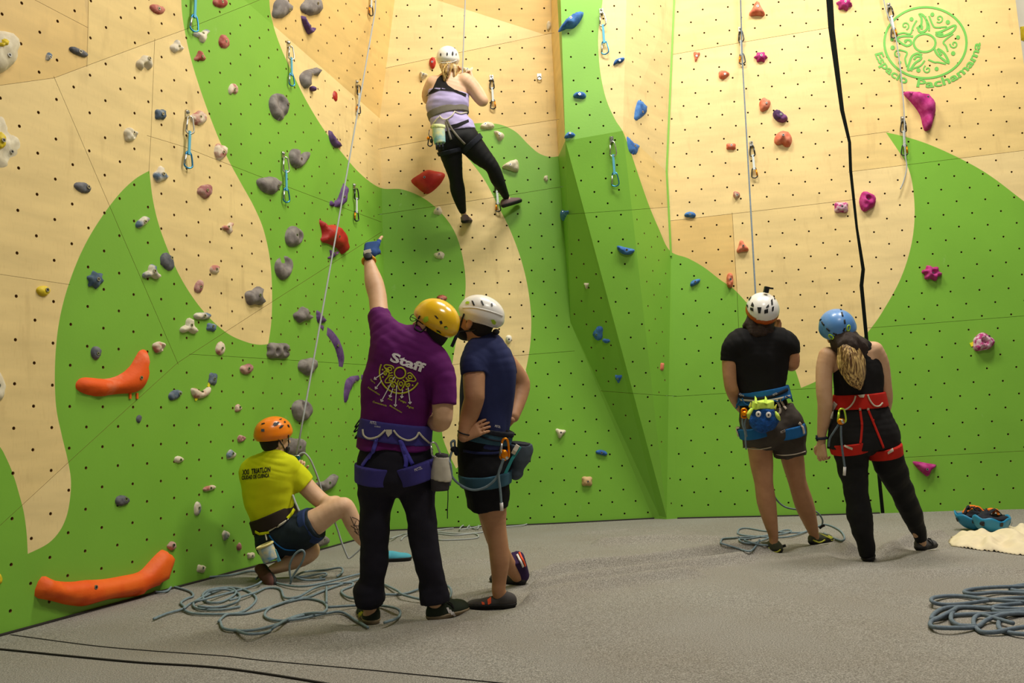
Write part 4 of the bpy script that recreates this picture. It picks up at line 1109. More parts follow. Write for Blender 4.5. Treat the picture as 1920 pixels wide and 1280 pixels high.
# ================================================================== body and cloth modelling: blended solids turned into one skin
def iv(x, y, z):
    "direction given as right / up / away of the view"
    return (E1 * x + E2 * y + _fw * z)
def wpx(w, d): return w * d * DS / F
def ends(q, flat):
    e = []
    if flat[0]: e.append((np.array(q[0]), np.array((q[0] - q[1]).normalized())))
    if flat[1]: e.append((np.array(q[-1]), np.array((q[-1] - q[-2]).normalized())))
    return e
class Solid:
    "smoothly blended tapered limbs, ellipsoids and lofts"
    def __init__(s, k=0.02): s.p = []; s.k = k
    def cone(s, a, b, ra, rb, flat=(False, False), k=None):
        s.p.append(('c', np.array(a), np.array(b), ra, rb, flat, s.k if k is None else k)); return s
    def limb(s, st, flat=(False, False), k=None, infl=0.0, n=3):
        "stations (px, py, depth, width in px)"
        q = [P(x, y, d) for x, y, d, w in st]; r = [Vector((wpx(w, d) / 2 + infl, 0, 0)) for x, y, d, w in st]
        if len(q) > 2: q = catmull(q, n); r = catmull(r, n)
        seg = [('c', np.array(q[i]), np.array(q[i + 1]), r[i].x, r[i + 1].x, (False, False), 0) for i in range(len(q) - 1)]
        s.p.append(('h', seg, ends(q, flat), None, None, None, s.k if k is None else k))
        return s
    def ell(s, c, r, ax, k=None, sub=False):
        s.p.append(('s' if sub else 'e', np.array(c), np.array(r, float), np.array([tuple(a) for a in ax]), None, None, s.k if k is None else k)); return s
    def loft(s, st, right, flat=(False, False), k=None, infl=0.0, n=3):
        "stations (px, py, depth, width px, thickness m); right: sideways axis"
        q = [P(x, y, d) for x, y, d, w, t in st]; r = [Vector((wpx(w, d) / 2 + infl, t / 2 + infl, 0)) for x, y, d, w, t in st]
        if len(q) > 2: q = catmull(q, n); r = catmull(r, n)
        seg = []
        for i in range(len(q) - 1):
            ax = (q[i + 1] - q[i]).normalized()
            rr = (right - ax * right.dot(ax)).normalized(); f = ax.cross(rr)
            seg.append(('l', np.array(q[i]), np.array(q[i + 1]), (r[i].x, r[i].y), (r[i + 1].x, r[i + 1].y), (np.array(rr), np.array(f), False, False), 0))
        s.p.append(('h', seg, ends(q, flat), None, None, None, s.k if k is None else k))
        return s
    def bounds(s, q):
        if q[0] == 'h':
            b = [s.bounds(x) for x in q[1]]; return np.min([x[0] for x in b], 0), np.max([x[1] for x in b], 0)
        if q[0] == 'c': r = max(q[3], q[4]); return np.minimum(q[1], q[2]) - r, np.maximum(q[1], q[2]) + r
        if q[0] in 'es': r = max(q[2]); return q[1] - r, q[1] + r
        r = max(max(q[3]), max(q[4])); return np.minimum(q[1], q[2]) - r, np.maximum(q[1], q[2]) + r
    def dist(s, q, X, Y, Z, infl):
        if q[0] == 'c' or q[0] == 'l':
            a, b = q[1], q[2]; v = b - a; L2 = float(v @ v) + 1e-12; L = math.sqrt(L2)
            dx, dy, dz = X - a[0], Y - a[1], Z - a[2]
            tt = (dx * v[0] + dy * v[1] + dz * v[2]) / L2
            t = np.clip(tt, 0, 1)
            ex, ey, ez = dx - t * v[0], dy - t * v[1], dz - t * v[2]
        if q[0] == 'c':
            d = np.sqrt(ex * ex + ey * ey + ez * ez) - (q[3] + (q[4] - q[3]) * t) - infl
            if q[5][0]: d = np.maximum(d, -tt * L)
            if q[5][1]: d = np.maximum(d, (tt - 1) * L)
        elif q[0] == 'l':
            r, f, fa, fb = q[5]
            A = q[3][0] + (q[4][0] - q[3][0]) * t + infl; B = q[3][1] + (q[4][1] - q[3][1]) * t + infl
            x = ex * r[0] + ey * r[1] + ez * r[2]; y = ex * f[0] + ey * f[1] + ez * f[2]
            z = np.where(tt < 0, tt * L, np.where(tt > 1, (tt - 1) * L, 0.0))
            C = np.minimum(A, B) * 0.7
            k0 = np.sqrt((x / A) ** 2 + (y / B) ** 2 + (z / C) ** 2); k1 = np.sqrt((x / A ** 2) ** 2 + (y / B ** 2) ** 2 + (z / C ** 2) ** 2) + 1e-9
            d = k0 * (k0 - 1) / k1
            if fa: d = np.maximum(d, -tt * L)
            if fb: d = np.maximum(d, (tt - 1) * L)
        else:
            dx, dy, dz = X - q[1][0], Y - q[1][1], Z - q[1][2]
            R = q[2] + (infl if q[0] == 'e' else 0); k0 = 0; k1 = 0
            for i in range(3):
                w = (dx * q[3][i][0] + dy * q[3][i][1] + dz * q[3][i][2])
                k0 = k0 + (w / R[i]) ** 2; k1 = k1 + (w / R[i] ** 2) ** 2
            k0 = np.sqrt(k0); d = k0 * (k0 - 1) / (np.sqrt(k1) + 1e-9)
        return d
    def mesh(s, h=0.007, infl=0.0, cuts=(), folds=None):
        bs = [s.bounds(q) for q in s.p if q[0] != 's']
        pad = 0.03 + infl
        lo = np.min([b[0] for b in bs], 0) - pad; hi = np.max([b[1] for b in bs], 0) + pad
        n = np.ceil((hi - lo) / h).astype(int) + 1
        D = np.full(n, 0.08, np.float32)
        gx, gy, gz = (lo[i] + h * np.arange(n[i]) for i in range(3))
        def block(q, m):
            b0, b1 = s.bounds(q)
            i0 = np.clip(np.floor((b0 - m - lo) / h).astype(int), 0, n); i1 = np.clip(np.ceil((b1 + m - lo) / h).astype(int) + 1, 0, n)
            return tuple(slice(a, b) for a, b in zip(i0, i1))
        for q in s.p:
            k = max(q[6], 1e-4); m = infl + 0.02 + k
            sl = block(q, m)
            grid = lambda z_: (gx[z_[0]][:, None, None], gy[z_[1]][None, :, None], gz[z_[2]][None, None, :])
            if q[0] == 'h':
                o0 = [x.start for x in sl]
                d = np.full([x.stop - x.start for x in sl], 0.08, np.float32)
                for g in q[1]:
                    s2 = block(g, m)
                    s3 = tuple(slice(x.start - o, x.stop - o) for x, o in zip(s2, o0))
                    d[s3] = np.minimum(d[s3], s.dist(g, *grid(s2), infl))
                gX, gY, gZ = grid(sl)
                for pt_, nn in q[2]: d = np.maximum(d, (gX - pt_[0]) * nn[0] + (gY - pt_[1]) * nn[1] + (gZ - pt_[2]) * nn[2])
            else:
                d = s.dist(q, *grid(sl), infl)
            o = D[sl]
            if q[0] == 's':
                hh = np.maximum(k - np.abs(o + d), 0) / k
                D[sl] = np.maximum(o, -d) + hh * hh * k * 0.25
            else:
                hh = np.maximum(k - np.abs(o - d), 0) / k
                D[sl] = np.minimum(o, d) - hh * hh * k * 0.25
        X = gx[:, None, None]; Y = gy[None, :, None]; Z = gz[None, None, :]
        if folds is not None: D = D + folds(X, Y, Z).astype(np.float32)
        for p, nn in cuts:
            D = np.maximum(D, ((X - p[0]) * nn[0] + (Y - p[1]) * nn[1] + (Z - p[2]) * nn[2]).astype(np.float32))
        return surface_net(D, lo, h)
def surface_net(D, lo, h):
    S = D < 0
    c = np.zeros(tuple(x - 1 for x in D.shape), np.int8)
    for i in (0, 1):
        for j in (0, 1):
            for k in (0, 1): c += S[i:i + c.shape[0], j:j + c.shape[1], k:k + c.shape[2]]
    act = np.argwhere((c > 0) & (c < 8))
    idx = np.full(c.shape, -1, np.int32)
    idx[tuple(act.T)] = np.arange(len(act))
    pos = np.zeros((len(act), 3)); cnt = np.zeros(len(act))
    E = [(0, 0, 0), (1, 0, 0), (0, 1, 0), (0, 0, 1), (1, 1, 0), (1, 0, 1), (0, 1, 1), (1, 1, 1)]
    for a in E:
        for ax in range(3):
            if a[ax] == 1: continue
            b = list(a); b[ax] = 1
            da = D[tuple((act + a).T)]; db = D[tuple((act + b).T)]
            m = (da < 0) != (db < 0)
            t = da / np.where(m, da - db, 1)
            pt = np.array(a)[None, :] + t[:, None] * (np.array(b) - np.array(a))[None, :]
            pos[m] += pt[m]; cnt[m] += 1
    V = lo + h * (act + pos / np.maximum(cnt, 1)[:, None])
    Fc = []
    for ax in range(3):
        a0 = [slice(None)] * 3; a1 = [slice(None)] * 3
        a0[ax] = slice(0, -1); a1[ax] = slice(1, None)
        s0_ = S[tuple(a0)]; s1_ = S[tuple(a1)]
        e = np.argwhere(s0_ != s1_)
        o1, o2 = [(1, 2), (2, 0), (0, 1)][ax]
        e = e[(e[:, o1] > 0) & (e[:, o2] > 0) & (e[:, o1] < c.shape[o1]) & (e[:, o2] < c.shape[o2])]
        if not len(e): continue
        fl = s0_[tuple(e.T)]
        q = []
        for d1, d2 in ((-1, -1), (0, -1), (0, 0), (-1, 0)):
            g = e.copy(); g[:, o1] += d1; g[:, o2] += d2
            q.append(idx[tuple(g.T)])
        q = np.stack(q, 1)
        q[~fl] = q[~fl][:, ::-1]
        Fc.append(q[(q >= 0).all(1)])
    return V, np.concatenate(Fc) if Fc else np.zeros((0, 4), int)
def np_mesh(name, V, Fq, mats, parent=None, midx=None):
    me = bpy.data.meshes.new(name)
    me.vertices.add(len(V)); me.vertices.foreach_set('co', np.asarray(V, np.float32).ravel())
    me.loops.add(len(Fq) * 4); me.loops.foreach_set('vertex_index', np.asarray(Fq, np.int32).ravel())
    me.polygons.add(len(Fq)); me.polygons.foreach_set('loop_start', np.arange(len(Fq), dtype=np.int32) * 4)
    me.polygons.foreach_set('loop_total', np.full(len(Fq), 4, np.int32))
    if not isinstance(mats, (list, tuple)): mats = [mats]
    for m in mats: me.materials.append(m)
    if midx is not None: me.polygons.foreach_set('material_index', np.asarray(midx, np.int32))
    me.polygons.foreach_set('use_smooth', np.full(len(Fq), True))
    me.update(); me.validate()
    o = bpy.data.objects.new(name, me); COL.objects.link(o)
    if parent is not None: adopt(o, parent)
    return o
def fold_noise(amp, scale, seed=0, aniso=(1, 1, 1.0), sharp=1.0):
    "gentle cloth folds"
    rnd = random.Random(seed)
    W_ = [(np.array([rnd.uniform(-1, 1), rnd.uniform(-1, 1), rnd.uniform(-1, 1)]) * np.array(aniso), rnd.uniform(0, 6.28), rnd.uniform(0.6, 1.6)) for _ in range(6)]
    def fn(X, Y, Z):
        wx_ = 0.25 * np.sin(9 * Y + 6 * Z) ; wz_ = 0.3 * np.sin(8 * X + 5 * Y)
        r = 0
        for w, ph, f in W_:
            w = w / (np.linalg.norm(w) + 1e-9)
            s = np.sin(scale * f * (w[0] * X + w[1] * Y + w[2] * Z) + ph + 3 * wx_ + 3 * wz_)
            r = r + s * np.abs(s) ** sharp / f
        return 1.7 * amp * (r / 2.2 - 0.5)
    return fn

class Wearer:
    "a person: an Empty at the feet that parents body, clothes and worn gear; remembers surfaces so that gear can lie on them"
    def __init__(s, label, base, cat='person'):
        s.o = empty('person', base); tag(s.o, label, cat); s.surf = []; s.bv = None
        s.extra = []
    def solid(s, name, sol, mat, h=0.007, infl=0.0, cuts=(), folds=None, hit_=True, parent=None):
        V, Fq = sol.mesh(h, infl, cuts, folds)
        o = np_mesh(name, V, Fq, mat, parent or s.o)
        if hit_: s.add(V, Fq)
        return o
    def add(s, V, Fq):
        s.surf.append((np.asarray(V), np.asarray(Fq))); s.bv = None
    def tree(s):
        if s.bv is None:
            vs_ = []; fs = []; n = 0
            for V, Fq in s.surf:
                vs_ += [tuple(v) for v in V]; fs += [tuple(int(k) + n for k in f) for f in Fq]; n += len(V)
            s.bv = BVHTree.FromPolygons(vs_, fs)
        return s.bv
    def at(s, px, py, off=0.003, back=None):
        "surface point and normal under photo position"
        r = ray(px, py).normalized()
        loc, nor, i, d = s.tree().ray_cast(CAM, r)
        if loc is None:
            if back is None:
                loc, nor, i, d = s.tree().find_nearest(P(px, py, s.depth))
                if nor.dot(CAM - loc) < 0: nor = -nor
            else:
                loc = P(px, py, back); nor = -ray(px, py).normalized()
        if nor.dot(r) > 0: nor = -nor
        return loc + nor * off, nor
    def strap(s, name, pts, w, mat, off=0.002, t=0.004, n=5, parent=None, smooth=True):
        q = catmull([Vector((x, y, 0)) for x, y in pts], n) if smooth else [Vector((a[0] + (b[0] - a[0]) * k / n, a[1] + (b[1] - a[1]) * k / n, 0)) for a, b in zip(pts[:-1], pts[1:]) for k in range(n)] + [Vector((pts[-1][0], pts[-1][1], 0))]
        L = [s.at(v.x, v.y, off) for v in q]
        b = MB(); b.ribbon([l[0] for l in L], [l[1] for l in L], w, t)
        return b.build(name, mat, parent or s.o, True)
    def cord(s, name, pts, r, mat, off=0.004, n=5, parent=None):
        q = catmull([Vector((x, y, 0)) for x, y in pts], n)
        b = MB(); b.tube([s.at(v.x, v.y, off)[0] for v in q], r, 6)
        return b.build(name, mat, parent or s.o, True)
    def patch(s, name, poly, mat, off=0.002, parent=None, sub=3):
        "flat print or inlay lying on the surface"
        bm = bmesh.new()
        vs_ = [bm.verts.new((x, y, 0)) for x, y in poly]
        bm.faces.new(vs_)
        bmesh.ops.triangulate(bm, faces=bm.faces)
        if sub: bmesh.ops.subdivide_edges(bm, edges=bm.edges, cuts=sub, use_grid_fill=True)
        bmesh.ops.triangulate(bm, faces=bm.faces)
        V = [s.at(v.co.x, v.co.y, off)[0] for v in bm.verts]
        bm.verts.index_update()
        Fq = [tuple(v.index for v in f.verts) for f in bm.faces]
        bm.free()
        fs = []
        for f in Fq:
            a, b, c = (V[k] for k in f[:3])
            fs.append(f if (b - a).cross(c - a).dot(CAM - a) > 0 else f[::-1])
        return mesh_obj(name, V, fs, mat, parent or s.o, True)
def text_shape(txt, bold=0.0):
    cu = bpy.data.curves.new('lettering', 'FONT'); cu.body = txt; cu.size = 1.0; cu.resolution_u = 3
    if bold: cu.offset = bold
    ob = bpy.data.objects.new('lettering', cu); COL.objects.link(ob)
    dg = bpy.context.evaluated_depsgraph_get(); me = ob.evaluated_get(dg).to_mesh()
    bm = bmesh.new(); bm.from_mesh(me)
    bmesh.ops.triangulate(bm, faces=bm.faces)
    vs_ = [(v.co.x, v.co.y) for v in bm.verts]
    bm.verts.index_update(); fs = [tuple(v.index for v in f.verts) for f in bm.faces]
    bm.free(); ob.evaluated_get(dg).to_mesh_clear()
    bpy.data.objects.remove(ob); bpy.data.curves.remove(cu)
    return vs_, fs
def lettering(name, txt, mapf, mat, parent, bold=0.0, squeeze=None):
    "flat lettering: mapf(x in 0..1 of width, y in em) -> point in space"
    vs_, fs = text_shape(txt, bold)
    x0 = min(v[0] for v in vs_); x1 = max(v[0] for v in vs_)
    V = [mapf((v[0] - x0) / (x1 - x0), v[1], x1 - x0) for v in vs_]
    out = []
    for f in fs:
        a, b, c = (V[k] for k in f)
        out.append(f if (b - a).cross(c - a).dot(CAM - a) > 0 else f[::-1])
    return mesh_obj(name, V, out, mat, parent, False)

# ---- reusable anatomy
def frame(fwd, up):
    f = Vector(fwd).normalized(); u = Vector(up); u = (u - f * u.dot(f)).normalized(); r = f.cross(u)
    return f, u, r
def head_solid(sol, c, fwd, up, sc=1.0):
    "skull centre c; adds skull, jaw, nose, ears to a body solid"
    f, u, r = frame(fwd, up); ax = (r, f, u)
    p = lambda a, b, d: c + (r * a + f * b + u * d) * sc
    S = lambda *a: [x * sc for x in a]
    sol.ell(p(0, -0.008, 0.02), S(0.074, 0.096, 0.088), ax, 0.02)
    sol.ell(p(0, 0.030, -0.055), S(0.058, 0.062, 0.066), ax, 0.025)
    sol.ell(p(0, 0.066, -0.098), S(0.026, 0.022, 0.02), ax, 0.02)
    sol.cone(p(0, 0.088, -0.015), p(0, 0.108, -0.045), 0.010 * sc, 0.016 * sc, k=0.014)
    sol.ell(p(0, 0.086, -0.078), S(0.024, 0.012, 0.007), ax, 0.008)
    sol.ell(p(0, 0.080, 0.012), S(0.05, 0.016, 0.012), ax, 0.014)
    for s_ in (-1, 1):
        sol.ell(p(s_ * 0.074, -0.012, -0.028), S(0.010, 0.019, 0.032), ax, 0.006)
        sol.ell(p(s_ * 0.03, 0.088, -0.012), S(0.013, 0.012, 0.010), ax, 0.008, True)
def head_frame_point(c, fwd, up, sc=1.0):
    f, u, r = frame(fwd, up)
    return lambda a, b, d: c + (r * a + f * b + u * d) * sc
m_eye = material('eye', rgb(235, 232, 225), 0.2)
m_iris = material('iris', rgb(60, 40, 25), 0.2)
def eyes(w, c, fwd, up, sc=1.0):
    f, u, r = frame(fwd, up); p = head_frame_point(c, fwd, up, sc)
    for s_ in (-1, 1):
        b = MB(); b.ball(p(s_ * 0.031, 0.078, -0.012), 0.011 * sc, n=8, m=6); b.ball(p(s_ * 0.031, 0.086, -0.011), 0.0055 * sc, n=8, m=5, mi=1)
        b.build('eye', [m_eye, m_iris], w.o)
def hand_solid(wrist, d, palm_n, thumb_side, curl=0.5, sc=1.0, curls=None, spread=0.06, tuck=0.0):
    "palm, four unequal bent fingers and a thumb leaving the side of the palm; d: along the hand, palm_n: out of the back of the hand"
    sol = Solid(0.008)
    d = Vector(d).normalized(); n = Vector(palm_n); n = (n - d * n.dot(d)).normalized()
    s_ = Vector(thumb_side); s_ = (s_ - d * s_.dot(d) - n * s_.dot(n)).normalized()
    w = Vector(wrist)
    for k in range(4):
        o = (k - 1.5) * 0.019 * sc
        sol.cone(w + d * 0.012 * sc - s_ * o * 0.55, w + d * 0.088 * sc - s_ * o, 0.0155 * sc, 0.0125 * sc, k=0.016)
    curls = curls or [curl] * 4
    L = (0.073, 0.082, 0.076, 0.060)
    for k in range(4):
        base = w + d * 0.086 * sc - s_ * ((k - 1.5) * 0.0195 * sc)
        dr = (d - s_ * ((k - 1.5) * spread)).normalized(); c = curls[k]
        p0 = base; ang = 0; r0 = 0.0092 * sc
        for j, (fr, bend) in enumerate(((0.45, 0.55), (0.31, 0.9), (0.24, 0.6))):
            ang += c * bend * 1.5
            q = dr * math.cos(ang) - n * math.sin(ang)
            p1 = p0 + q * (L[k] * fr * sc)
            sol.cone(p0, p1, r0, r0 * 0.92, k=0.004); p0 = p1; r0 *= 0.92
    t0 = w + d * 0.022 * sc + s_ * 0.020 * sc
    t1 = t0 + (d * (0.55 + 0.3 * tuck) + s_ * (0.75 - 0.5 * tuck) - n * (0.25 + 0.4 * tuck)).normalized() * 0.042 * sc
    t2 = t1 + (d * 0.8 + s_ * (0.35 - 0.8 * tuck) - n * (0.35 + 0.3 * tuck)).normalized() * 0.032 * sc
    t3 = t2 + (d * 0.85 + s_ * (0.05 - 0.8 * tuck) - n * 0.4).normalized() * 0.026 * sc
    sol.cone(t0, t1, 0.015 * sc, 0.012 * sc, k=0.012); sol.cone(t1, t2, 0.0112 * sc, 0.0105 * sc, k=0.005); sol.cone(t2, t3, 0.0105 * sc, 0.009 * sc, k=0.005)
    return sol
def join_np(parts):
    V = []; Fq = []; n = 0
    for v, f in parts:
        V.append(v); Fq.append(f + n); n += len(v)
    return np.concatenate(V), np.concatenate(Fq)
def helmet_solid(c, fwd, up, rad, brim=-0.02, slope=0.0, k=0.01):
    "shell crown: ellipsoid above a curved brim"
    f, u, r = frame(fwd, up)
    sol = Solid(k); sol.ell(c, rad, (r, f, u))
    sol.ell(c - u * 0.015, [rad[0] * 1.03, rad[1] * 1.03, rad[2] * 0.62], (r, f, u))
    cn = (-(u) + f * slope).normalized()
    return sol, [(np.array(c + u * brim), np.array(cn))]
def shoe(w, heel, toe, up, mats, ankle=None, wid=0.044, high=0.07, name='shoe', solecut=0.022, low=1.0):
    "heel and toe are points on the ground under the shoe"
    heel = Vector(heel); toe = Vector(toe); d = (toe - heel); L = d.length; d.normalize()
    up = Vector(up); up = (up - d * up.dot(d)).normalized(); s_ = d.cross(up)
    pt = lambda a, b, c=0.0: heel + d * (a * L) + up * b + s_ * c
    sol = Solid(0.02); A = (s_, d, up)
    sol.ell(pt(0.13, 0.036), (wid * 0.82, 0.045, 0.044), A); sol.ell(pt(0.40, 0.034 * low), (wid * 0.86, 0.08, 0.044 * low), A); sol.ell(pt(0.70, 0.026 * low), (wid * 1.08, 0.075, 0.034 * low), A); sol.ell(pt(0.88, 0.020 * low), (wid * 0.86, 0.04, 0.026 * low), A)
    if ankle is not None:
        sol.cone(pt(0.22, 0.04), pt(0.22, 0.04).lerp(Vector(ankle), 0.5), wid * 0.9, wid * 0.85, flat=(False, True))
    p = empty(name, heel); adopt(p, w.o)
    V, Fq = sol.mesh(0.006, 0.0, [(np.array(pt(0, solecut)), np.array(-up))])
    np_mesh('upper', V, Fq, mats[0], p); w.add(V, Fq)
    V, Fq = sol.mesh(0.006, 0.004, [(np.array(pt(0, solecut + 0.004)), np.array(up)), (np.array(pt(0, -0.002)), np.array(-up))])
    np_mesh('sole', V, Fq, mats[1], p); w.add(V, Fq)
    return p
def skin_mat(name, c, c2): return material(name, c, 0.55, var=0.1, vscale=16, col2=c2, bump=0.05, bscale=120, spec=0.35)
m_skin1 = skin_mat('skin_a', rgb(206, 160, 122), rgb(214, 172, 136))
m_skin2 = skin_mat('skin_b', rgb(178, 128, 92), rgb(190, 140, 102))
m_skin3 = skin_mat('skin_c', rgb(216, 172, 138), rgb(224, 184, 150))
m_hair_d = material('dark_hair', rgb(30, 22, 18), 0.7, var=0.3, vscale=60, stretch=(6, 6, 1), bump=0.5, bscale=160)
m_hair_b = material('brown_hair', rgb(52, 35, 26), 0.6, var=0.35, vscale=60, stretch=(6, 6, 0.6), bump=0.5, bscale=160)
m_hair_bl = material('blond_hair', rgb(96, 64, 34), 0.45, var=0.3, vscale=14, stretch=(8, 8, 0.18), col2=rgb(222, 186, 118))
for nd in m_hair_bl.node_tree.nodes:
    if nd.type == 'VALTORGB': nd.color_ramp.elements[0].position = 0.43; nd.color_ramp.elements[1].position = 0.57
def cloth(name, c, rough=0.85, v=0.08): return material(name, c, rough, var=v, vscale=10, bump=0.15, bscale=420, spec=0.2)
# ================================================================== man in the purple shirt, pointing up
DS = 0.962
m_purple = cloth('purple_cotton', rgb(96, 24, 96))
m_navytrs = cloth('dark_navy_trousers', rgb(34, 32, 42))
m_harness_p = cloth('violet_harness_webbing', rgb(66, 60, 132))
m_strap_p = cloth('violet_strap', rgb(84, 78, 176))
m_cord = material('cream_gear_loop', rgb(206, 198, 176), 0.7)
m_glove = cloth('blue_glove', rgb(52, 84, 142))
m_yshell = material('yellow_helmet_shell', rgb(240, 190, 8), 0.22, spec=0.5, coat=0.5)
m_lime = material('lime_plastic', rgb(176, 214, 36), 0.5)
m_print_w = material('white_print', rgb(232, 226, 222), 0.7)
m_print_y = material('lime_print', rgb(196, 196, 38), 0.7)
m_shoe_g = cloth('dark_green_shoe', rgb(48, 56, 44)); m_gum = material('gum_sole', rgb(150, 132, 104), 0.8)
m_canvas = cloth('pale_canvas', rgb(190, 182, 164)); m_canvas_d = cloth('dark_canvas', rgb(62, 58, 60))
D0 = 4.55
st = Wearer('man in purple shirt and yellow helmet pointing up at the wall', on_floor(755, 1165)); st.depth = D0
rgt = (iv(1, -0.10, 0.10)).normalized()
# body
body = Solid(0.025)
body.loft([(741, 895, D0, 125, 0.22), (741, 850, D0, 122, 0.21), (742, 800, D0, 108, 0.19), (752, 730, D0, 118, 0.21), (766, 680, D0, 126, 0.20), (778, 645, D0, 90, 0.15)], rgt)
LA = [(724, 640, D0, 50), (714, 600, 4.62, 36), (710, 575, 4.70, 34), (708, 556, 4.76, 34), (702, 532, 4.83, 35), (697, 512, 4.89, 28), (692, 490, 4.95, 19), (692, 478, 4.98, 18)]
RA = [(812, 690, D0, 56), (826, 725, 4.50, 42), (830, 760, 4.47, 40), (828, 790, 4.47, 36), (812, 790, 4.58, 30), (792, 775, 4.72, 20)]
body.limb(LA, k=0.03).limb(RA, k=0.03)
body.limb([(712, 890, D0, 60), (703, 1000, 4.54, 42), (698, 1060, 4.56, 40), (694, 1135, 4.58, 26), (692, 1150, 4.60, 24)]).limb([(775, 890, D0, 60), (794, 1000, 4.52, 42), (805, 1060, 4.54, 40), (815, 1125, 4.56, 26), (815, 1138, 4.58, 24)])
hc = P(812, 610, 4.60); hf, hu = iv(-0.72, 0.42, 0.55), iv(0.50, 0.80, -0.12)
body.limb([(788, 640, 4.57, 44), (800, 618, 4.59, 40)], k=0.03)
head_solid(body, hc, hf, hu, 1.0)
vb = body.mesh(0.0065)
wr = P(692, 480, 4.975); hd = (P(699, 455, 5.05) - wr)
hnd = hand_solid(wr, hd, iv(-0.25, 0.25, -1), iv(1, 0.2, 0.2), curls=[0.10, 0.95, 1.0, 1.0], sc=1.08, tuck=1.0)
wr2 = P(794, 776, 4.70)
hnd2 = hand_solid(wr2, iv(-0.5, 0.3, 0.6), iv(0.2, 0, -1), iv(0, 1, 0), curl=0.7)
V, Fq = join_np([vb, hnd.mesh(0.0038), hnd2.mesh(0.005)])
np_mesh('body', V, Fq, m_skin1, st.o); st.add(V, Fq)
eyes(st, hc, hf, hu)
# glove, watch
gl = st.solid('glove', hnd, m_glove, 0.0038, 0.0028, [(np.array(wr + hd.normalized() * 0.128), np.array(hd.normalized()))])
b = MB()
wa = (P(692, 480, 4.975) - P(697, 512, 4.89)).normalized(); wc = P(691.5, 489, 4.952)
ux = wa.cross(iv(0, 0, -1)).normalized(); uy = wa.cross(ux).normalized()
b.tube([wc + (ux * math.cos(k * math.pi / 8) + uy * math.sin(k * math.pi / 8)) * 0.034 for k in range(16)], 0.0085, 6, closed=True)
wt = b.build('watch', material('orange_strap', rgb(226, 160, 30), 0.6), st.o)
b = MB(); fwd_ = (CAM - wc).normalized(); fwd_ = (fwd_ - wa * fwd_.dot(wa)).normalized(); sd = wa.cross(fwd_)
ring = [[wc + fwd_ * (0.028 + o) + (sd * math.cos(k * math.pi / 8) + wa * math.sin(k * math.pi / 8)) * r_ for k in range(16)] for o, r_ in ((0, 0.024), (0.014, 0.024), (0.016, 0.019))]
b.add(sum(ring, []), [(i * 16 + k, i * 16 + (k + 1) % 16, i * 16 + 16 + (k + 1) % 16, i * 16 + 16 + k) for i in (0, 1) for k in range(16)] + [tuple(range(32, 48))])
b.build('watch_case', m_black, wt)
st.patch('glove_strap', [(682, 470), (695, 467), (697, 473), (684, 477)], m_canvas, 0.003, gl, 1)
# trousers
tr = Solid(0.022)
tr.loft([(740, 822, D0, 122, 0.23), (741, 862, D0, 138, 0.26), (742, 893, D0, 143, 0.27)], rgt)
LL = [(709, 892, D0, 70), (704, 945, 4.54, 60), (703, 1000, 4.54, 52), (700, 1050, 4.55, 49), (697, 1090, 4.57, 47), (694, 1118, 4.57, 50)]
RL = [(777, 892, D0, 70), (787, 945, 4.53, 59), (793, 1000, 4.53, 52), (802, 1050, 4.54, 49), (811, 1085, 4.55, 48), (815, 1116, 4.56, 48)]
tr.limb(LL, (False, True), 0.012).limb(RL, (False, True), 0.012)
for x, y, d in ((693, 1110, 4.57), (694, 1124, 4.57), (813, 1108, 4.56), (815, 1121, 4.56)):
    tr.limb([(x - 1, y - 4, d, 53), (x, y + 5, d, 50)], (False, True), 0.006)
tr.limb([(694, 1124, 4.575, 46), (694, 1134, 4.575, 44)], (False, True), 0.006)
st.solid('trousers', tr, m_navytrs, 0.007, folds=fold_noise(0.0040, 34, 5, (1, 1, 1.6)))
# shirt
sh = Solid(0.035)
sh.loft([(738, 839, D0, 137, 0.270), (740, 800, D0, 124, 0.235), (744, 760, D0, 130, 0.24), (753, 715, D0, 142, 0.25), (765, 685, D0, 148, 0.25), (776, 655, D0, 126, 0.20), (786, 632, 4.57, 62, 0.14)], rgt, (True, False))
sh.limb([(742, 660, D0, 84), (722, 622, 4.58, 58), (710, 590, 4.66, 40)], (False, True), 0.04)
sh.limb([(806, 682, D0, 74), (828, 712, 4.50, 52), (832, 756, 4.47, 42)], (False, True), 0.03)
ncut = [(np.array(P(792, 624, 4.58)), np.array(iv(0.35, 0.9, 0.1).normalized()))]
shirt = st.solid('t_shirt', sh, m_purple, 0.0065, 0.0, [], fold_noise(0.0036, 30, 11, (1, 1, 0.7)))
# harness: belt, leg loops, straps, gear loops
hp = empty('harness', P(741, 812, D0)); adopt(hp, st.o)
bs_ = Solid(0.004); bs_.loft([(744, 790, D0, 137, 0.270), (739, 826, D0, 141, 0.280)], iv(1, -0.15, 0.1).normalized(), (True, True))
st.solid('waist_belt', bs_, m_harness_p, 0.006, parent=hp)
ll = Solid(0.004); ll.loft([(708, 871, D0, 86, 0.335), (705, 904, D0, 80, 0.30)], rgt, (True, True)); st.solid('leg_loop', ll, m_harness_p, 0.006, parent=hp)
ll = Solid(0.004); ll.loft([(773, 868, D0, 88, 0.335), (782, 901, D0, 80, 0.30)], iv(1, 0.30, 0.1).normalized(), (True, True)); st.solid('leg_loop', ll, m_harness_p, 0.006, parent=hp)
for pts in ([(707, 820), (700, 845), (688, 862), (680, 874)], [(705, 824), (700, 845), (693, 860)], [(750, 824), (756, 845), (761, 865), (759, 877)], [(752, 828), (762, 850), (773, 870)]):
    st.strap('strap', pts, 0.020 if pts[0][0] != 705 else 0.012, m_strap_p, 0.004, 0.004, parent=hp)
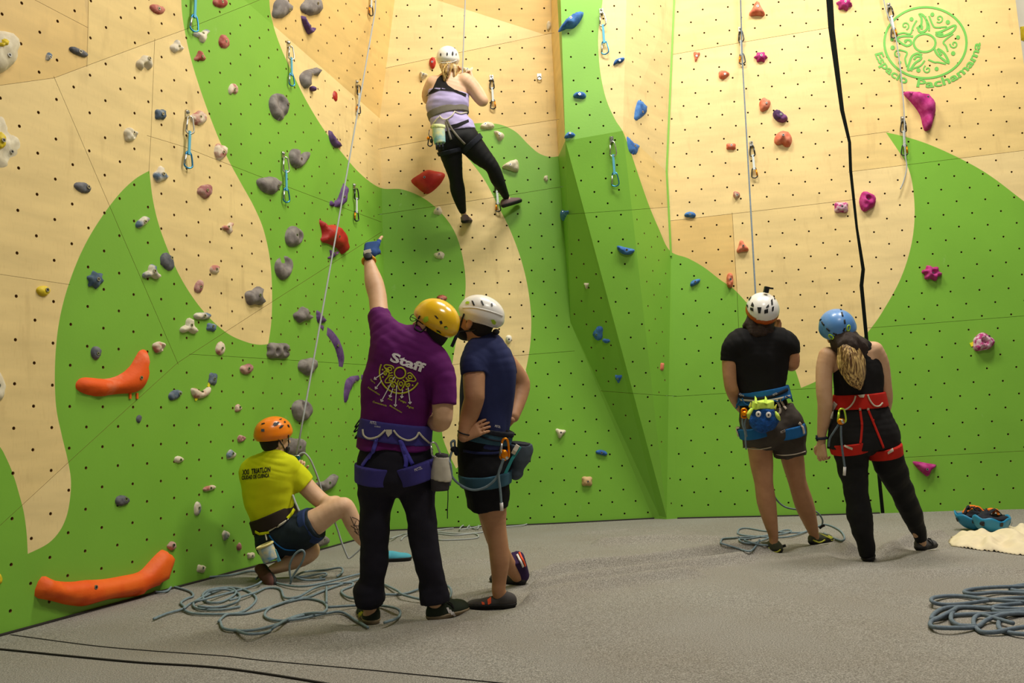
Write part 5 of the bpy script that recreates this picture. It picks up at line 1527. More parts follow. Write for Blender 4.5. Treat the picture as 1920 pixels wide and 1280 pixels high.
for pts in ([(682, 805), (684, 816), (694, 822), (710, 818), (723, 806)], [(738, 806), (748, 818), (764, 825), (778, 820), (784, 810)], [(784, 810), (792, 820), (803, 830)]):
    st.cord('gear_loop', pts, 0.0052, m_cord, 0.007, parent=hp)
st.patch('haul_loop', [(724, 805), (735, 805), (735, 812), (728, 819), (724, 812)], m_cord, 0.005, hp, 1)
def mark(w, txt, x0, y0, x1, y1, hgt, mat, parent, off=0.004, bold=0.0):
    "lettering along the line (x0, y0)-(x1, y1) in the photo, hgt px high, laid on the wearer's clothes"
    L = math.hypot(x1 - x0, y1 - y0); dx, dy = (x1 - x0) / L, (y1 - y0) / L
    return lettering('lettering', txt, lambda a, y, wd: w.at(x0 + dx * a * L + dy * y * hgt / 0.7, y0 + dy * a * L - dx * y * hgt / 0.7, off)[0], mat, parent, bold)
mark(st, 'PETZL', 695, 794, 707, 795.5, 4.5, m_print_w, hp, 0.006)
mark(st, 'CORAX', 703, 800, 714, 801.5, 2.6, m_print_w, hp, 0.006)
mark(st, 'PETZL', 778, 883, 791, 878, 5, m_print_w, hp, 0.006)
for x, y in ((672, 793), (670, 802), (672, 814)):
    b = MB(); c = P(x, y, D0 + 0.03); carabiner(b, c + iv(0.012, 0.02, 0), c - iv(0.012, 0.02, 0), iv(0.8, 0.4, 0.4).normalized(), 0.022, 0.004); b.build('buckle', m_dark_metal, hp)
# hair and helmet
hr = Solid(0.02); f_, u_h, r_h = frame(hf, hu); hpnt = head_frame_point(hc, hf, hu)
hr.ell(hpnt(0, -0.022, 0.0), (0.077, 0.086, 0.082), (r_h, f_, u_h)); hr.ell(hpnt(0, -0.055, -0.05), (0.058, 0.045, 0.05), (r_h, f_, u_h))
st.solid('hair', hr, m_hair_d, 0.005)
bd = Solid(0.012); bd.ell(hpnt(0, 0.035, -0.078), (0.062, 0.062, 0.050), (r_h, f_, u_h)); st.solid('beard', bd, m_hair_d, 0.005, cuts=[(np.array(hpnt(0, 0.02, -0.052)), np.array((u_h * 1.0 + f_ * 0.35).normalized()))])
hel = empty('helmet', hc); adopt(hel, st.o)
hs, hcut = helmet_solid(hpnt(0, -0.004, 0.042), f_, u_h, (0.105, 0.132, 0.100), -0.050, 0.10)
V, Fq = hs.mesh(0.0055, 0, hcut); shell = np_mesh('shell', V, Fq, m_yshell, hel); st.add(V, Fq)
for poly in ([(814, 591), (818, 592), (823, 598), (819, 597)], [(824, 602), (828, 601), (830, 606), (826, 608)], [(832, 612), (837, 611), (840, 615), (834, 616)], [(818, 618), (824, 620), (828, 625), (821, 623)]):
    st.patch('vent', poly, m_black, 0.002, hel, 1)
for poly in ([(793, 600), (797, 594), (803, 593), (804, 601), (797, 605)], [(833, 614), (838, 613), (840, 616), (836, 617)], [(818, 620), (823, 622), (826, 625), (820, 623)]):
    st.patch('clip', poly, m_lime, 0.003, hel, 1)
st.cord('chin_strap', [(788, 592), (781, 606), (778, 616), (786, 622)], 0.004, m_black, 0.004, parent=hel)
st.cord('chin_strap', [(800, 612), (790, 622), (783, 620)], 0.004, m_black, 0.004, parent=hel)
# glasses
gls = empty('glasses', hpnt(0, 0.09, -0.01)); adopt(gls, st.o)
for s_ in (-1, 1):
    b = MB(); c = hpnt(s_ * 0.034, 0.112, -0.014)
    b.tube([c + (r_h * math.cos(k * 0.524) * 0.027 + u_h * math.sin(k * 0.524) * 0.020) for k in range(12)], 0.0022, 5, closed=True); b.tube([c + r_h * s_ * 0.027, hpnt(s_ * 0.08, 0.06, -0.008), hpnt(s_ * 0.08, -0.01, -0.012)], 0.0022, 5)
    b.build('rim', m_black, gls)
# shoes
def foot_pts(hx, hy, tx, ty, z=None):
    return on_floor(hx, hy), on_floor(tx, ty)
h_, t_ = foot_at(700, 1172, 4.56), foot_at(700, 1172, 4.56) + iv(-0.35, 0, 1) * 0.27; t_.z = h_.z
sl = shoe(st, h_, t_, (0, 0, 1), (m_shoe_g, m_gum), P(694, 1125, 4.575), 0.050, low=1.3)
h_, t_ = foot_at(805, 1162, 4.54), foot_at(805, 1162, 4.54) + (iv(0.62, 0, 0.75)).normalized() * 0.27; t_.z = h_.z
sr = shoe(st, h_, t_, (0, 0, 1), (m_shoe_g, m_gum), P(815, 1118, 4.56), 0.050, low=1.3)
for k in range(3):
    st.patch('stripe', [(836 + k * 5, 1139 + k * 4), (840 + k * 5, 1138 + k * 4), (845 + k * 5, 1148 + k * 3), (841 + k * 5, 1149 + k * 3)], m_print_w, 0.002, sr, 1)
    st.patch('stripe', [(669 + k * 3.4, 1158 - k * 2), (671 + k * 3.4, 1159 - k * 2), (676 + k * 3.4, 1148 - k * 2), (674 + k * 3.4, 1147 - k * 2)], m_print_y, 0.002, sl, 1)
st.cord('lace', [(838, 1130), (845, 1134), (850, 1140), (846, 1132), (840, 1128)], 0.003, m_black, 0.004, parent=sr)
# print on the back: white word, lime emblem, arrows with small words
pr = empty('shirt_print', P(745, 720, D0 - 0.13)); adopt(pr, st.o)
mark(st, 'Staff', 731, 676, 794, 698, 16.5, m_print_w, pr, 0.003, 0.035)
def line(w, pts, wd, mat, parent, name='print_line', n=4, off=0.003):
    return w.strap(name, pts, wd, mat, off, 0.001, n, parent)
def arc(cx, cy, r, a0, a1, n=14, sx=1.0, sy=1.0): return [(cx + sx * r * math.cos(math.radians(a0 + (a1 - a0) * k / n)), cy + sy * r * math.sin(math.radians(a0 + (a1 - a0) * k / n))) for k in range(n + 1)]
def emblem_lines(cx, cy, R, half=False):
    "sun emblem: rim, hub, petals, curls (unit lines as photo points)"
    out = []
    def pol(r, a): return (cx + R * r * math.cos(math.radians(a)), cy + R * r * math.sin(math.radians(a)))
    if half:
        out.append([pol(1, 205 - k * 177 / 24) for k in range(25)]); angs = [205, 150, 92, 35, -15]
        angs = [202, 145, 85, 22]
    else:
        out.append([pol(1, k * 10) for k in range(37)]); angs = [-100, -40, 20, 75, 128, 190]
        angs = [-102, -35, 38, 118, 178, 232][:5] + []
    out.append([pol(0.27, k * 20) for k in range(19)])
    for a in angs:
        out.append([pol(0.36, a - 16), pol(0.52, a - 22), pol(0.80, a - 2), pol(0.84, a + 4), pol(0.76, a + 10), pol(0.50, a + 20), pol(0.36, a + 14)])
        out.append([pol(0.42, a), pol(0.52, a - 9), pol(0.64, a), pol(0.52, a + 9), pol(0.43, a + 2)])
        b = a + 33
        out.append([pol(0.62, b - 15), pol(0.52, b), pol(0.62, b + 15), pol(0.74, b + 22)])
        out.append([pol(0.70 + 0.012 * k * math.cos(k * 0.9), b + k * 1.1 * math.sin(k * 0.9)) for k in range(11)])
    dots = []
    for a in angs:
        dots += [pol(0.86, a + 22), pol(0.86, a + 46)]
    return out, dots
ls, dots = emblem_lines(750, 699, 38, True)
ok_ = lambda p_: p_[1] > 676 + (p_[0] - 731) * 0.36 + 5
ls = ls[:1] + [l for l in ls[1:] if all(ok_(q) for q in l)]; dots = [q for q in dots if ok_(q)]
for i, l in enumerate(ls): line(st, l, 0.0075 if i < 2 else 0.0058, m_print_y, pr)
for x, y in dots: st.patch('print_dot', [(x + 1.8 * math.cos(k), y + 1.8 * math.sin(k)) for k in (0, 1.05, 2.1, 3.14, 4.2, 5.2)], m_print_y, 0.003, pr, 0)
for a, b_ in (((719, 699), (702, 711)), ((716, 713), (704, 729)), ((740, 706), (715, 753)), ((737, 728), (731, 745)), ((744, 722), (741, 762)), ((755, 730), (753, 746)), ((765, 726), (769, 757))):
    line(st, [a, b_], 0.0050, m_print_w, pr, n=6)
    dx, dy = a[0] - b_[0], a[1] - b_[1]; L_ = math.hypot(dx, dy); dx /= L_; dy /= L_
    line(st, [(b_[0] + 4 * dx - 2.6 * dy, b_[1] + 4 * dy + 2.6 * dx), b_, (b_[0] + 4 * dx + 2.6 * dy, b_[1] + 4 * dy - 2.6 * dx)], 0.0042, m_print_w, pr, n=2)
for t_, x0, y0, x1, y1, hh in (('Tierra', 694, 712, 703, 719, 3), ('Naturaleza', 690, 727, 712, 741, 3.4), ('Consciencia', 699, 754, 725, 762, 3.4), ('Aire', 727, 748, 735, 751, 3.4), ('Movimiento', 730, 761, 753, 774, 3.2), ('Fuego', 747, 750, 761, 756, 3.8), ('Agua', 762, 762, 775, 766, 4)):
    mark(st, t_, x0, y0, x1, y1, hh, m_print_y, pr, 0.003, 0.01)
# chalk bag at his right hip (its own thing)
cb = empty('chalk_bag', P(825, 880, 4.47))
sol = Solid(0.01); bx_ = [(828, 856, 4.46, 26), (827, 875, 4.46, 33), (826, 898, 4.46, 37)]
sol.limb(bx_, (True, True)); V, Fq = sol.mesh(0.006, folds=fold_noise(0.003, 40, 3)); np_mesh('bag', V, Fq, m_canvas, cb)
sol = Solid(0.006); sol.limb([(826, 897, 4.46, 38), (825, 917, 4.46, 34)], (True, False)); V, Fq = sol.mesh(0.006, cuts=[(np.array(P(825, 920, 4.46)), np.array((0, 0, -1.0)))]); np_mesh('base', V, Fq, m_canvas_d, cb)
sol = Solid(0.006); sol.limb([(829, 850, 4.46, 24), (828, 858, 4.46, 28)], (True, True)); V, Fq = sol.mesh(0.006); np_mesh('rim', V, Fq, m_canvas_d, cb)
b = MB(); b.tube([P(x, y, 4.46) for x, y in ((840, 915), (840, 935), (839, 955), (839, 972))], 0.0025, 5); b.build('drawcord', m_black, cb)
b = MB(); b.tube([P(838, 858, 4.45), P(845, 870, 4.45), P(847, 888, 4.45), P(843, 910, 4.45)], 0.006, 6); b.build('strap', m_rope, cb)
tag(cb, 'pale canvas chalk bag with dark base at the pointing man’s hip', 'chalk bag')
b = MB(); carabiner(b, P(812, 829, 4.44), P(818, 856, 4.44), iv(1, 0, 0.3).normalized(), 0.045, 0.005, 0, 0)
o = b.build('carabiner', m_alu, None); tag(o, 'silver carabiner holding the pale canvas chalk bag', 'carabiner')
DS = 1.0
# ================================================================== man in the navy shirt, hand on hip, seen from behind at three quarters
DS = 0.985
m_navy = cloth('navy_cotton', rgb(40, 46, 86)); m_blackshort = cloth('black_shorts', rgb(22, 22, 26)); m_teal = cloth('teal_harness_pad', rgb(58, 94, 112))
m_whelm = material('white_helmet_shell', rgb(232, 228, 220), 0.3, coat=0.3)
m_darkwb = cloth('dark_webbing', rgb(36, 38, 46)); m_shoe_k = cloth('grey_climbing_shoe', rgb(74, 70, 68)); m_blackrub = material('black_sole_rubber', rgb(26, 25, 25), 0.7)
m_orange_p = material('orange_patch', rgb(235, 84, 30), 0.6); m_sock = cloth('purple_sock', rgb(52, 34, 74)); m_greybag = cloth('slate_bag', rgb(74, 84, 94))
D1 = 4.72
nv = Wearer('man in navy shirt, black shorts and white helmet with hand on hip', on_floor(930, 1140)); nv.depth = D1
nr_ = iv(0.85, 0, -0.52).normalized()
body = Solid(0.025)
body.loft([(906, 880, D1, 72, 0.20), (908, 830, D1, 80, 0.21), (910, 790, D1, 86, 0.22), (913, 730, D1, 92, 0.24), (912, 685, D1, 90, 0.24), (905, 655, D1, 64, 0.18)], nr_)
body.limb([(895, 668, D1 - 0.08, 50), (889, 700, D1 - 0.14, 43), (889, 735, D1 - 0.18, 40), (889, 748, D1 - 0.18, 38), (881, 775, D1 - 0.15, 36), (873, 800, D1 - 0.16, 27), (869, 818, D1 - 0.17, 22)], k=0.025)
body.limb([(938, 672, D1 + 0.12, 46), (960, 695, D1 + 0.16, 40), (976, 718, D1 + 0.18, 36), (972, 745, D1 + 0.14, 33), (962, 780, D1 + 0.04, 24)], k=0.025)
body.limb([(914, 900, D1, 62), (922, 950, 4.72, 56), (928, 985, 4.72, 42), (934, 1020, 4.72, 38), (937, 1050, 4.72, 37), (936, 1085, 4.73, 28), (935, 1105, 4.73, 26), (937, 1114, 4.74, 27), (937, 1121, 4.75, 22)])
body.limb([(912, 900, D1 + 0.08, 60), (922, 985, 4.98, 38), (942, 1040, 5.12, 32), (970, 1080, 5.25, 23)])
hcn = P(892, 600, D1); nf, nu = iv(-0.84, 0.30, 0.45), iv(0.32, 0.93, -0.02)
body.limb([(906, 648, D1, 44), (897, 622, D1, 42)], k=0.03)
head_solid(body, hcn, nf, nu, 1.0)
w0 = P(869, 819, D1 - 0.17)
hn = hand_solid(w0, iv(0.78, 0.42, -0.02), iv(0, 0.35, -1), iv(0.25, 1, 0), curl=0.25, sc=0.95)
w1 = P(962, 782, D1 + 0.02)
hn2 = hand_solid(w1, iv(-0.5, -0.6, 0.3), iv(1, 0, 0), iv(0, 0.5, 1), curl=0.4)
V, Fq = join_np([body.mesh(0.0065), hn.mesh(0.004), hn2.mesh(0.005)])
np_mesh('body', V, Fq, m_skin2, nv.o); nv.add(V, Fq)
eyes(nv, hcn, nf, nu)
b = MB(); wa = iv(-0.3, -1, 0.1).normalized(); wc = P(871, 811, D1 - 0.166); ux = wa.cross(iv(0, 0, -1)).normalized(); uy = wa.cross(ux).normalized()
b.tube([wc + (ux * math.cos(k * math.pi / 8) + uy * math.sin(k * math.pi / 8)) * 0.036 for k in range(16)], 0.004, 6, closed=True); b.build('bracelet', m_black, nv.o)
# shorts
so = Solid(0.02)
so.loft([(908, 812, D1, 94, 0.27), (908, 850, D1, 98, 0.29), (909, 890, D1, 96, 0.29)], nr_)
so.limb([(908, 885, D1 - 0.03, 90), (912, 920, D1 - 0.02, 84), (914, 949, D1 - 0.01, 75)], (False, True), 0.02)
so.limb([(916, 885, D1 + 0.08, 78), (918, 940, D1 + 0.14, 60)], (False, True), 0.02)
nv.solid('shorts', so, m_blackshort, 0.007, folds=fold_noise(0.004, 34, 21))
sh = Solid(0.03)
sh.loft([(907, 835, D1, 94, 0.27), (908, 800, D1, 96, 0.26), (911, 760, D1, 100, 0.27), (915, 715, D1, 104, 0.28), (915, 685, D1, 100, 0.27), (909, 656, D1, 76, 0.22), (902, 640, D1, 48, 0.15)], nr_, (True, False))
sh.limb([(902, 668, D1 - 0.06, 66), (890, 684, D1 - 0.12, 50), (889, 700, D1 - 0.14, 46)], (False, True), 0.03)
sh.limb([(935, 676, D1 + 0.10, 60), (958, 700, D1 + 0.16, 44)], (False, True), 0.03)
nv.solid('t_shirt', sh, m_navy, 0.0065, 0.0, [], fold_noise(0.0034, 28, 31, (1, 1, 0.8)))
# dark top tied round the front edge and harness
hp = empty('harness', P(908, 815, D1)); adopt(hp, nv.o)
q = Solid(0.004); q.loft([(912, 803, D1, 104, 0.29), (908, 826, D1, 104, 0.30)], iv(0.85, -0.10, -0.52).normalized(), (True, True)); nv.solid('waist_belt', q, m_teal, 0.006, parent=hp)
q = Solid(0.004); q.loft([(913, 799, D1, 108, 0.30), (911, 808, D1, 108, 0.30)], iv(0.85, -0.16, -0.52).normalized(), (True, True)); nv.solid('belt_webbing', q, m_darkwb, 0.006, parent=hp)
q = Solid(0.004); q.limb([(909, 884, D1 - 0.03, 102), (911, 907, D1 - 0.025, 98)], (True, True)); nv.solid('leg_loop', q, m_teal, 0.006, parent=hp)
mark(nv, 'PETZL', 927, 800, 937, 802, 4, m_print_w, hp, 0.006)
nv.cord('gear_loop', [(900, 818), (920, 824), (940, 826), (955, 820)], 0.005, m_darkwb, 0.006, parent=hp)
nv.strap('strap', [(870, 845), (910, 850), (950, 846)], 0.014, m_navy, 0.004, parent=hp)
# head wear
fN, uN, rN = frame(nf, nu); hpn = head_frame_point(hcn, nf, nu)
hr = Solid(0.02); hr.ell(hpn(0, -0.024, 0.0), (0.077, 0.085, 0.082), (rN, fN, uN)); hr.ell(hpn(0, -0.060, -0.045), (0.056, 0.040, 0.045), (rN, fN, uN)); nv.solid('hair', hr, m_hair_d, 0.005)
bd = Solid(0.012); bd.ell(hpn(0, 0.040, -0.080), (0.061, 0.060, 0.048), (rN, fN, uN)); nv.solid('beard', bd, m_hair_d, 0.005, cuts=[(np.array(hpn(0, 0.02, -0.050)), np.array((uN + fN * 0.35).normalized()))])
hel = empty('helmet', hcn); adopt(hel, nv.o)
hs, hcut = helmet_solid(hpn(0, -0.022, 0.050), fN, uN, (0.104, 0.132, 0.094), -0.066, -0.12)
V, Fq = hs.mesh(0.0055, 0, hcut); np_mesh('shell', V, Fq, m_whelm, hel); nv.add(V, Fq)
for poly in ([(884, 564), (887, 564), (891, 573), (888, 573)], [(901, 564), (904, 564), (908, 573), (905, 573)], [(920, 569), (923, 569), (924, 574), (921, 574)]): nv.patch('vent', poly, m_black, 0.003, hel, 1)
for poly in ([(873, 568), (876, 565), (881, 566), (880, 570), (874, 570)], [(920, 599), (926, 599), (930, 604), (928, 608), (923, 606)]): nv.patch('clip', poly, m_lime, 0.004, hel, 1)
nv.cord('ridge', [(868, 577), (890, 577), (920, 584), (942, 592)], 0.004, m_whelm, 0.001, parent=hel)
nv.cord('ridge', [(890, 600), (905, 606), (925, 613)], 0.004, m_whelm, 0.001, parent=hel)
nv.cord('chin_strap', [(871, 588), (866, 603), (862, 617), (859, 622)], 0.0045, m_black, 0.005, parent=hel)
nv.cord('chin_strap', [(892, 618), (876, 620), (860, 622)], 0.0045, m_black, 0.005, parent=hel)
b = MB(); b.ribbon([P(860, 620, D1 - 0.08), P(854, 634, D1 - 0.09), P(847, 650, D1 - 0.09)], -_fw, 0.018, 0.004); b.build('strap_end', m_darkwb, hel, False)
b = MB(); b.ball(P(930, 622, D1 - 0.06), (0.02, 0.02, 0.016)); b.build('adjuster', m_black, hel)
# shoes
h_ = foot_at(966, 1138, 4.72); t_ = h_ + iv(-1, 0, 0.12).normalized() * 0.262; t_.z = h_.z
s1_ = shoe(nv, h_, t_, (0, 0, 1), (m_shoe_k, m_blackrub), P(936, 1108, 4.73), 0.040, solecut=0.020, low=0.8)
nv.patch('strap_tab', [(914, 1124), (921, 1119), (921, 1130), (915, 1134)], m_orange_p, 0.003, s1_, 1); nv.patch('strap_tab', [(903, 1128), (908, 1129), (909, 1134), (904, 1134)], m_orange_p, 0.003, s1_, 1)
h_ = foot_at(983, 1092, 5.24); t_ = h_ + iv(-0.75, 0, 0.65).normalized() * 0.262; t_.z = h_.z
s2_ = shoe(nv, h_, t_, (0, 0, 1), (m_shoe_k, m_blackrub), P(973, 1060, 5.25), 0.042)
q = Solid(0.01); q.limb([(966, 1045, 5.20, 34), (974, 1066, 5.25, 31), (978, 1078, 5.27, 29)], (True, False)); nv.solid('sock', q, m_sock, 0.006)
nv.strap('sock_stripe', [(970, 1040), (975, 1050), (980, 1062)], 0.012, m_print_w, 0.003)
nv.strap('sock_stripe', [(974, 1036), (979, 1048), (984, 1061)], 0.012, m_orange_p, 0.003)
# things hanging on his harness
cb = empty('chalk_bag', P(975, 860, D1 - 0.02))
q = Solid(0.012); q.limb([(975, 836, D1, 36), (974, 860, D1, 38), (969, 882, D1, 32)], (True, False)); V, Fq = q.mesh(0.006, folds=fold_noise(0.004, 40, 8)); np_mesh('bag', V, Fq, m_greybag, cb)
q = Solid(0.006); q.limb([(976, 829, D1, 40), (975, 838, D1, 39)], (True, True)); V, Fq = q.mesh(0.006); np_mesh('rim', V, Fq, m_darkwb, cb)
b = MB(); b.ribbon([P(971, 834, D1 - 0.09), P(965, 844, D1 - 0.1), P(962, 850, D1 - 0.095)], -_fw, 0.022, 0.02); b.build('brush_head', m_cord, cb, False)
b = MB(); b.ribbon([P(975, 837, D1 - 0.085), P(960, 860, D1 - 0.1), P(947, 888, D1 - 0.1)], -_fw, 0.016, 0.014); b.build('brush_handle', material('teal_plastic', rgb(40, 140, 140), 0.5), cb, False)
b = MB(); b.tube([P(993, 838, D1), P(994, 855, D1), P(993, 866, D1)], 0.006, 6); b.build('toggle', m_black, cb)
tag(cb, 'slate grey chalk bag with brush at the navy shirt man’s hip', 'chalk bag')
b = MB(); carabiner(b, P(947, 822, D1 - 0.20), P(945, 862, D1 - 0.20), iv(1, 0, 0.2).normalized(), 0.05, 0.0065, 0, 1)
o = b.build('carabiner', [m_orange_ano, m_alu], None); tag(o, 'orange locking carabiner on the navy shirt man’s harness', 'carabiner')
b = MB(); c0 = P(945, 853, D1 - 0.205); b.ball(c0, (0.022, 0.016, 0.03), (iv(1, 0, 0), iv(0, 0, 1), iv(0, 1, 0))); b.tube([c0 + iv(-0.02, 0.02, 0), c0 + iv(0.02, -0.02, -0.005)], 0.01, 8, 1)
o = b.build('belay_device', [m_orange_ano, m_alu], None); tag(o, 'orange belay device hanging under the orange carabiner', 'belay device')
def hang(pts, d0, d1, n=6):
    q = catmull([Vector((x, y, 0)) for x, y in pts], n)
    return [P(v.x, v.y, d0 + (d1 - d0) * i / (len(q) - 1)) for i, v in enumerate(q)]
rope([hang([(849, 842), (843, 862), (846, 890), (862, 908), (885, 918), (908, 914), (927, 900), (938, 880), (943, 860)], D1 - 0.14, D1 - 0.22), hang([(945, 860), (936, 882), (935, 895), (938, 920), (940, 945)], D1 - 0.22, D1 - 0.20), hang([(848, 842), (846, 830), (852, 826), (853, 838)], D1 - 0.14, D1 - 0.14)], m_rope, 'short blue-grey lanyard rope looping across the black shorts', 0.0066)
b = MB(); b.ball(P(852, 842, D1 - 0.14), (0.022, 0.018, 0.016)); b.ball(P(856, 848, D1 - 0.145), (0.014, 0.014, 0.018)); o = b.build('rope_knot', m_darkwb, None); tag(o, 'dark knot of cord below the navy shirt man’s hand', 'knot')
b = MB(); b.tube([P(940, 942, D1 - 0.2), P(941, 957, D1 - 0.2)], 0.009, 8); o = b.build('rope_end_sleeve', m_print_w, None); tag(o, 'white end sleeve of the lanyard over the black shorts hem', 'rope end')
DS = 1.0
# ================================================================== man in black with the white and orange helmet, seen from behind
DS = 1.017
m_blackt = cloth('black_cotton', rgb(24, 23, 24)); m_greysh = cloth('taupe_shorts', rgb(74, 68, 62)); m_hblue = cloth('blue_harness_pad', rgb(36, 104, 168)); m_piping = material('pale_piping', rgb(200, 188, 168), 0.8)
m_helm_o = material('orange_helmet_rim', rgb(190, 86, 20), 0.4); m_shoe_ol = cloth('olive_climbing_shoe', rgb(78, 80, 62)); m_yell = material('yellow_trim', rgb(206, 206, 70), 0.6)
m_fleece = material('blue_fleece', rgb(24, 78, 150), 0.95, var=0.35, vscale=40, bump=0.8, bscale=90); m_lime_f = cloth('lime_fabric', rgb(200, 228, 90))
D2 = 6.0
bk = Wearer('man in black shirt and taupe shorts with white and orange helmet', on_floor(1490, 1030)); bk.depth = D2
rb_ = iv(1, 0.03, 0.0).normalized()
body = Solid(0.025)
body.loft([(1443, 800, D2, 90, 0.22), (1436, 765, D2, 84, 0.20), (1430, 735, D2, 78, 0.19), (1426, 690, D2, 90, 0.21), (1425, 655, D2, 98, 0.20), (1425, 630, D2, 64, 0.15)], rb_)
body.limb([(1376, 650, D2, 36), (1368, 680, D2, 28), (1369, 715, D2 - 0.02, 24), (1374, 735, D2, 24), (1384, 757, D2 + 0.14, 20), (1400, 775, D2 + 0.26, 16)], k=0.02)
body.limb([(1474, 648, D2, 36), (1485, 668, D2, 28), (1484, 684, D2 + 0.02, 24), (1470, 660, D2 + 0.18, 20), (1458, 625, D2 + 0.24, 16)], k=0.02)
body.limb([(1424, 830, D2, 46), (1428, 870, D2, 42), (1432, 905, D2, 34), (1437, 940, D2 + 0.01, 35), (1444, 975, D2 + 0.02, 27), (1450, 1003, D2 + 0.03, 18), (1450, 1018, D2 + 0.03, 16)])
body.limb([(1480, 830, D2 + 0.02, 46), (1488, 870, D2 + 0.05, 40), (1495, 903, D2 + 0.08, 33), (1508, 945, D2 + 0.12, 35), (1518, 975, D2 + 0.16, 27), (1526, 1000, D2 + 0.18, 18), (1528, 1008, D2 + 0.18, 16)])
hcb = P(1428, 586, D2 + 0.0); bf, bu = iv(0.12, 0.60, 0.78), iv(0.0, 0.78, -0.60)
body.limb([(1425, 640, D2, 34), (1426, 610, D2, 32)], k=0.03)
head_solid(body, hcb, bf, bu, 0.98)
hA = hand_solid(P(1458, 627, D2 + 0.24), iv(-0.1, 1, -0.05), iv(0.6, 0, 0.6), iv(-0.8, 0, 0.4), curl=0.5, sc=0.95)
hB = hand_solid(P(1398, 773, D2 + 0.25), iv(0.6, -0.3, 0.6), iv(0, 0.2, 1), iv(0, 1, 0.3), curl=0.6, sc=0.95)
V, Fq = join_np([body.mesh(0.007), hA.mesh(0.0045), hB.mesh(0.005)])
np_mesh('body', V, Fq, m_skin2, bk.o); bk.add(V, Fq); eyes(bk, hcb, bf, bu)
so = Solid(0.02)
so.loft([(1437, 765, D2, 96, 0.25), (1442, 795, D2, 108, 0.29), (1446, 812, D2, 108, 0.28)], rb_, (True, False))
so.limb([(1422, 808, D2, 60), (1422, 839, D2, 53)], (False, True), 0.015).limb([(1476, 808, D2 + 0.01, 66), (1483, 850, D2 + 0.03, 57)], (False, True), 0.015)
so.ell(P(1486, 788, D2 - 0.04), (0.06, 0.10, 0.07), (E1, _fw, E2), 0.03)
bk.solid('shorts', so, m_greysh, 0.007, folds=fold_noise(0.0045, 34, 41))
bk.cord('piping', [(1398, 838), (1412, 841), (1430, 841), (1446, 837)], 0.004, m_piping, 0.004); bk.cord('piping', [(1456, 851), (1470, 853), (1490, 851), (1509, 846)], 0.004, m_piping, 0.004)
sh = Solid(0.03)
sh.loft([(1432, 775, D2, 88, 0.235), (1429, 735, D2, 86, 0.225), (1426, 700, D2, 98, 0.235), (1425, 665, D2, 108, 0.24), (1425, 640, D2, 96, 0.20), (1426, 612, D2, 44, 0.14)], rb_, (True, False))
sh.limb([(1392, 645, D2, 58), (1374, 655, D2, 42), (1368, 677, D2, 31)], (False, True), 0.025).limb([(1460, 643, D2, 58), (1478, 650, D2, 42), (1486, 666, D2 + 0.01, 30)], (False, True), 0.025)
bk.solid('t_shirt', sh, m_blackt, 0.0065, folds=fold_noise(0.0034, 28, 51))
hp = empty('harness', P(1432, 745, D2)); adopt(hp, bk.o)
q = Solid(0.004); q.loft([(1430, 729, D2, 97, 0.262), (1434, 752, D2, 102, 0.275)], iv(1, 0.08, 0).normalized(), (True, True)); bk.solid('waist_belt', q, m_hblue, 0.006, parent=hp)
bk.strap('belt_webbing', [(1384, 741), (1400, 746), (1425, 747), (1450, 742), (1476, 730)], 0.022, m_darkwb, 0.004, parent=hp)
bk.strap('belt_webbing', [(1388, 749), (1410, 751), (1430, 752), (1460, 747), (1480, 742)], 0.014, m_canvas, 0.005, parent=hp)
q = Solid(0.004); q.loft([(1412, 798, D2, 60, 0.31), (1417, 817, D2, 58, 0.30)], iv(1, -0.10, 0).normalized(), (True, True)); bk.solid('leg_loop', q, m_hblue, 0.006, parent=hp)
q = Solid(0.004); q.loft([(1474, 798, D2, 66, 0.32), (1479, 818, D2, 62, 0.30)], iv(1, 0.34, 0).normalized(), (True, True)); bk.solid('leg_loop', q, m_hblue, 0.006, parent=hp)
mark(bk, 'PETZL', 1464, 812, 1473, 808, 4.4, m_print_w, hp, 0.006); mark(bk, 'PETZL', 1449, 742, 1457, 738, 3.4, m_print_w, hp, 0.009); mark(bk, 'ADJAMA', 1387, 740, 1396, 743, 3, m_print_w, hp, 0.009)
for pts in ([(1393, 746), (1397, 755), (1404, 759), (1410, 756)], [(1390, 748), (1386, 755), (1380, 763)], [(1470, 743), (1466, 749), (1460, 752), (1448, 750)], [(1472, 742), (1480, 746), (1489, 750)]):
    bk.cord('gear_loop', pts, 0.005, m_hblue, 0.009, parent=hp)
for pts in ([(1455, 750), (1461, 762), (1462, 772), (1458, 776)], [(1462, 750), (1468, 760), (1473, 767)]): bk.strap('strap', pts, 0.016, m_piping, 0.006, parent=hp)
bk.strap('strap', [(1497, 792), (1503, 800), (1506, 813)], 0.02, m_piping, 0.006, parent=hp); bk.strap('strap', [(1383, 800), (1383, 812), (1385, 816)], 0.02, m_piping, 0.006, parent=hp)
fB, uB, rB = frame(bf, bu); hpb = head_frame_point(hcb, bf, bu, 0.98)
hr = Solid(0.015); hr.ell(hpb(0, -0.02, -0.005), (0.077, 0.082, 0.08), (rB, fB, uB)); hr.loft([(1426, 598, D2 - 0.03, 50, 0.10), (1424, 612, D2 - 0.045, 52, 0.11), (1424, 626, D2 - 0.07, 40, 0.07)], rb_, k=0.02); hr.limb([(1406, 600, D2 - 0.03, 12), (1400, 606, D2 - 0.03, 9), (1394, 611, D2 - 0.03, 4)], k=0.015)
bk.solid('hair', hr, m_hair_b, 0.005, folds=fold_noise(0.004, 90, 3, (1, 1, 0.3)))
hel = empty('helmet', hcb); adopt(hel, bk.o)
hs, hcut = helmet_solid(hpb(0, -0.006, 0.034), fB, uB, (0.112, 0.134, 0.108), -0.052, 0.10)
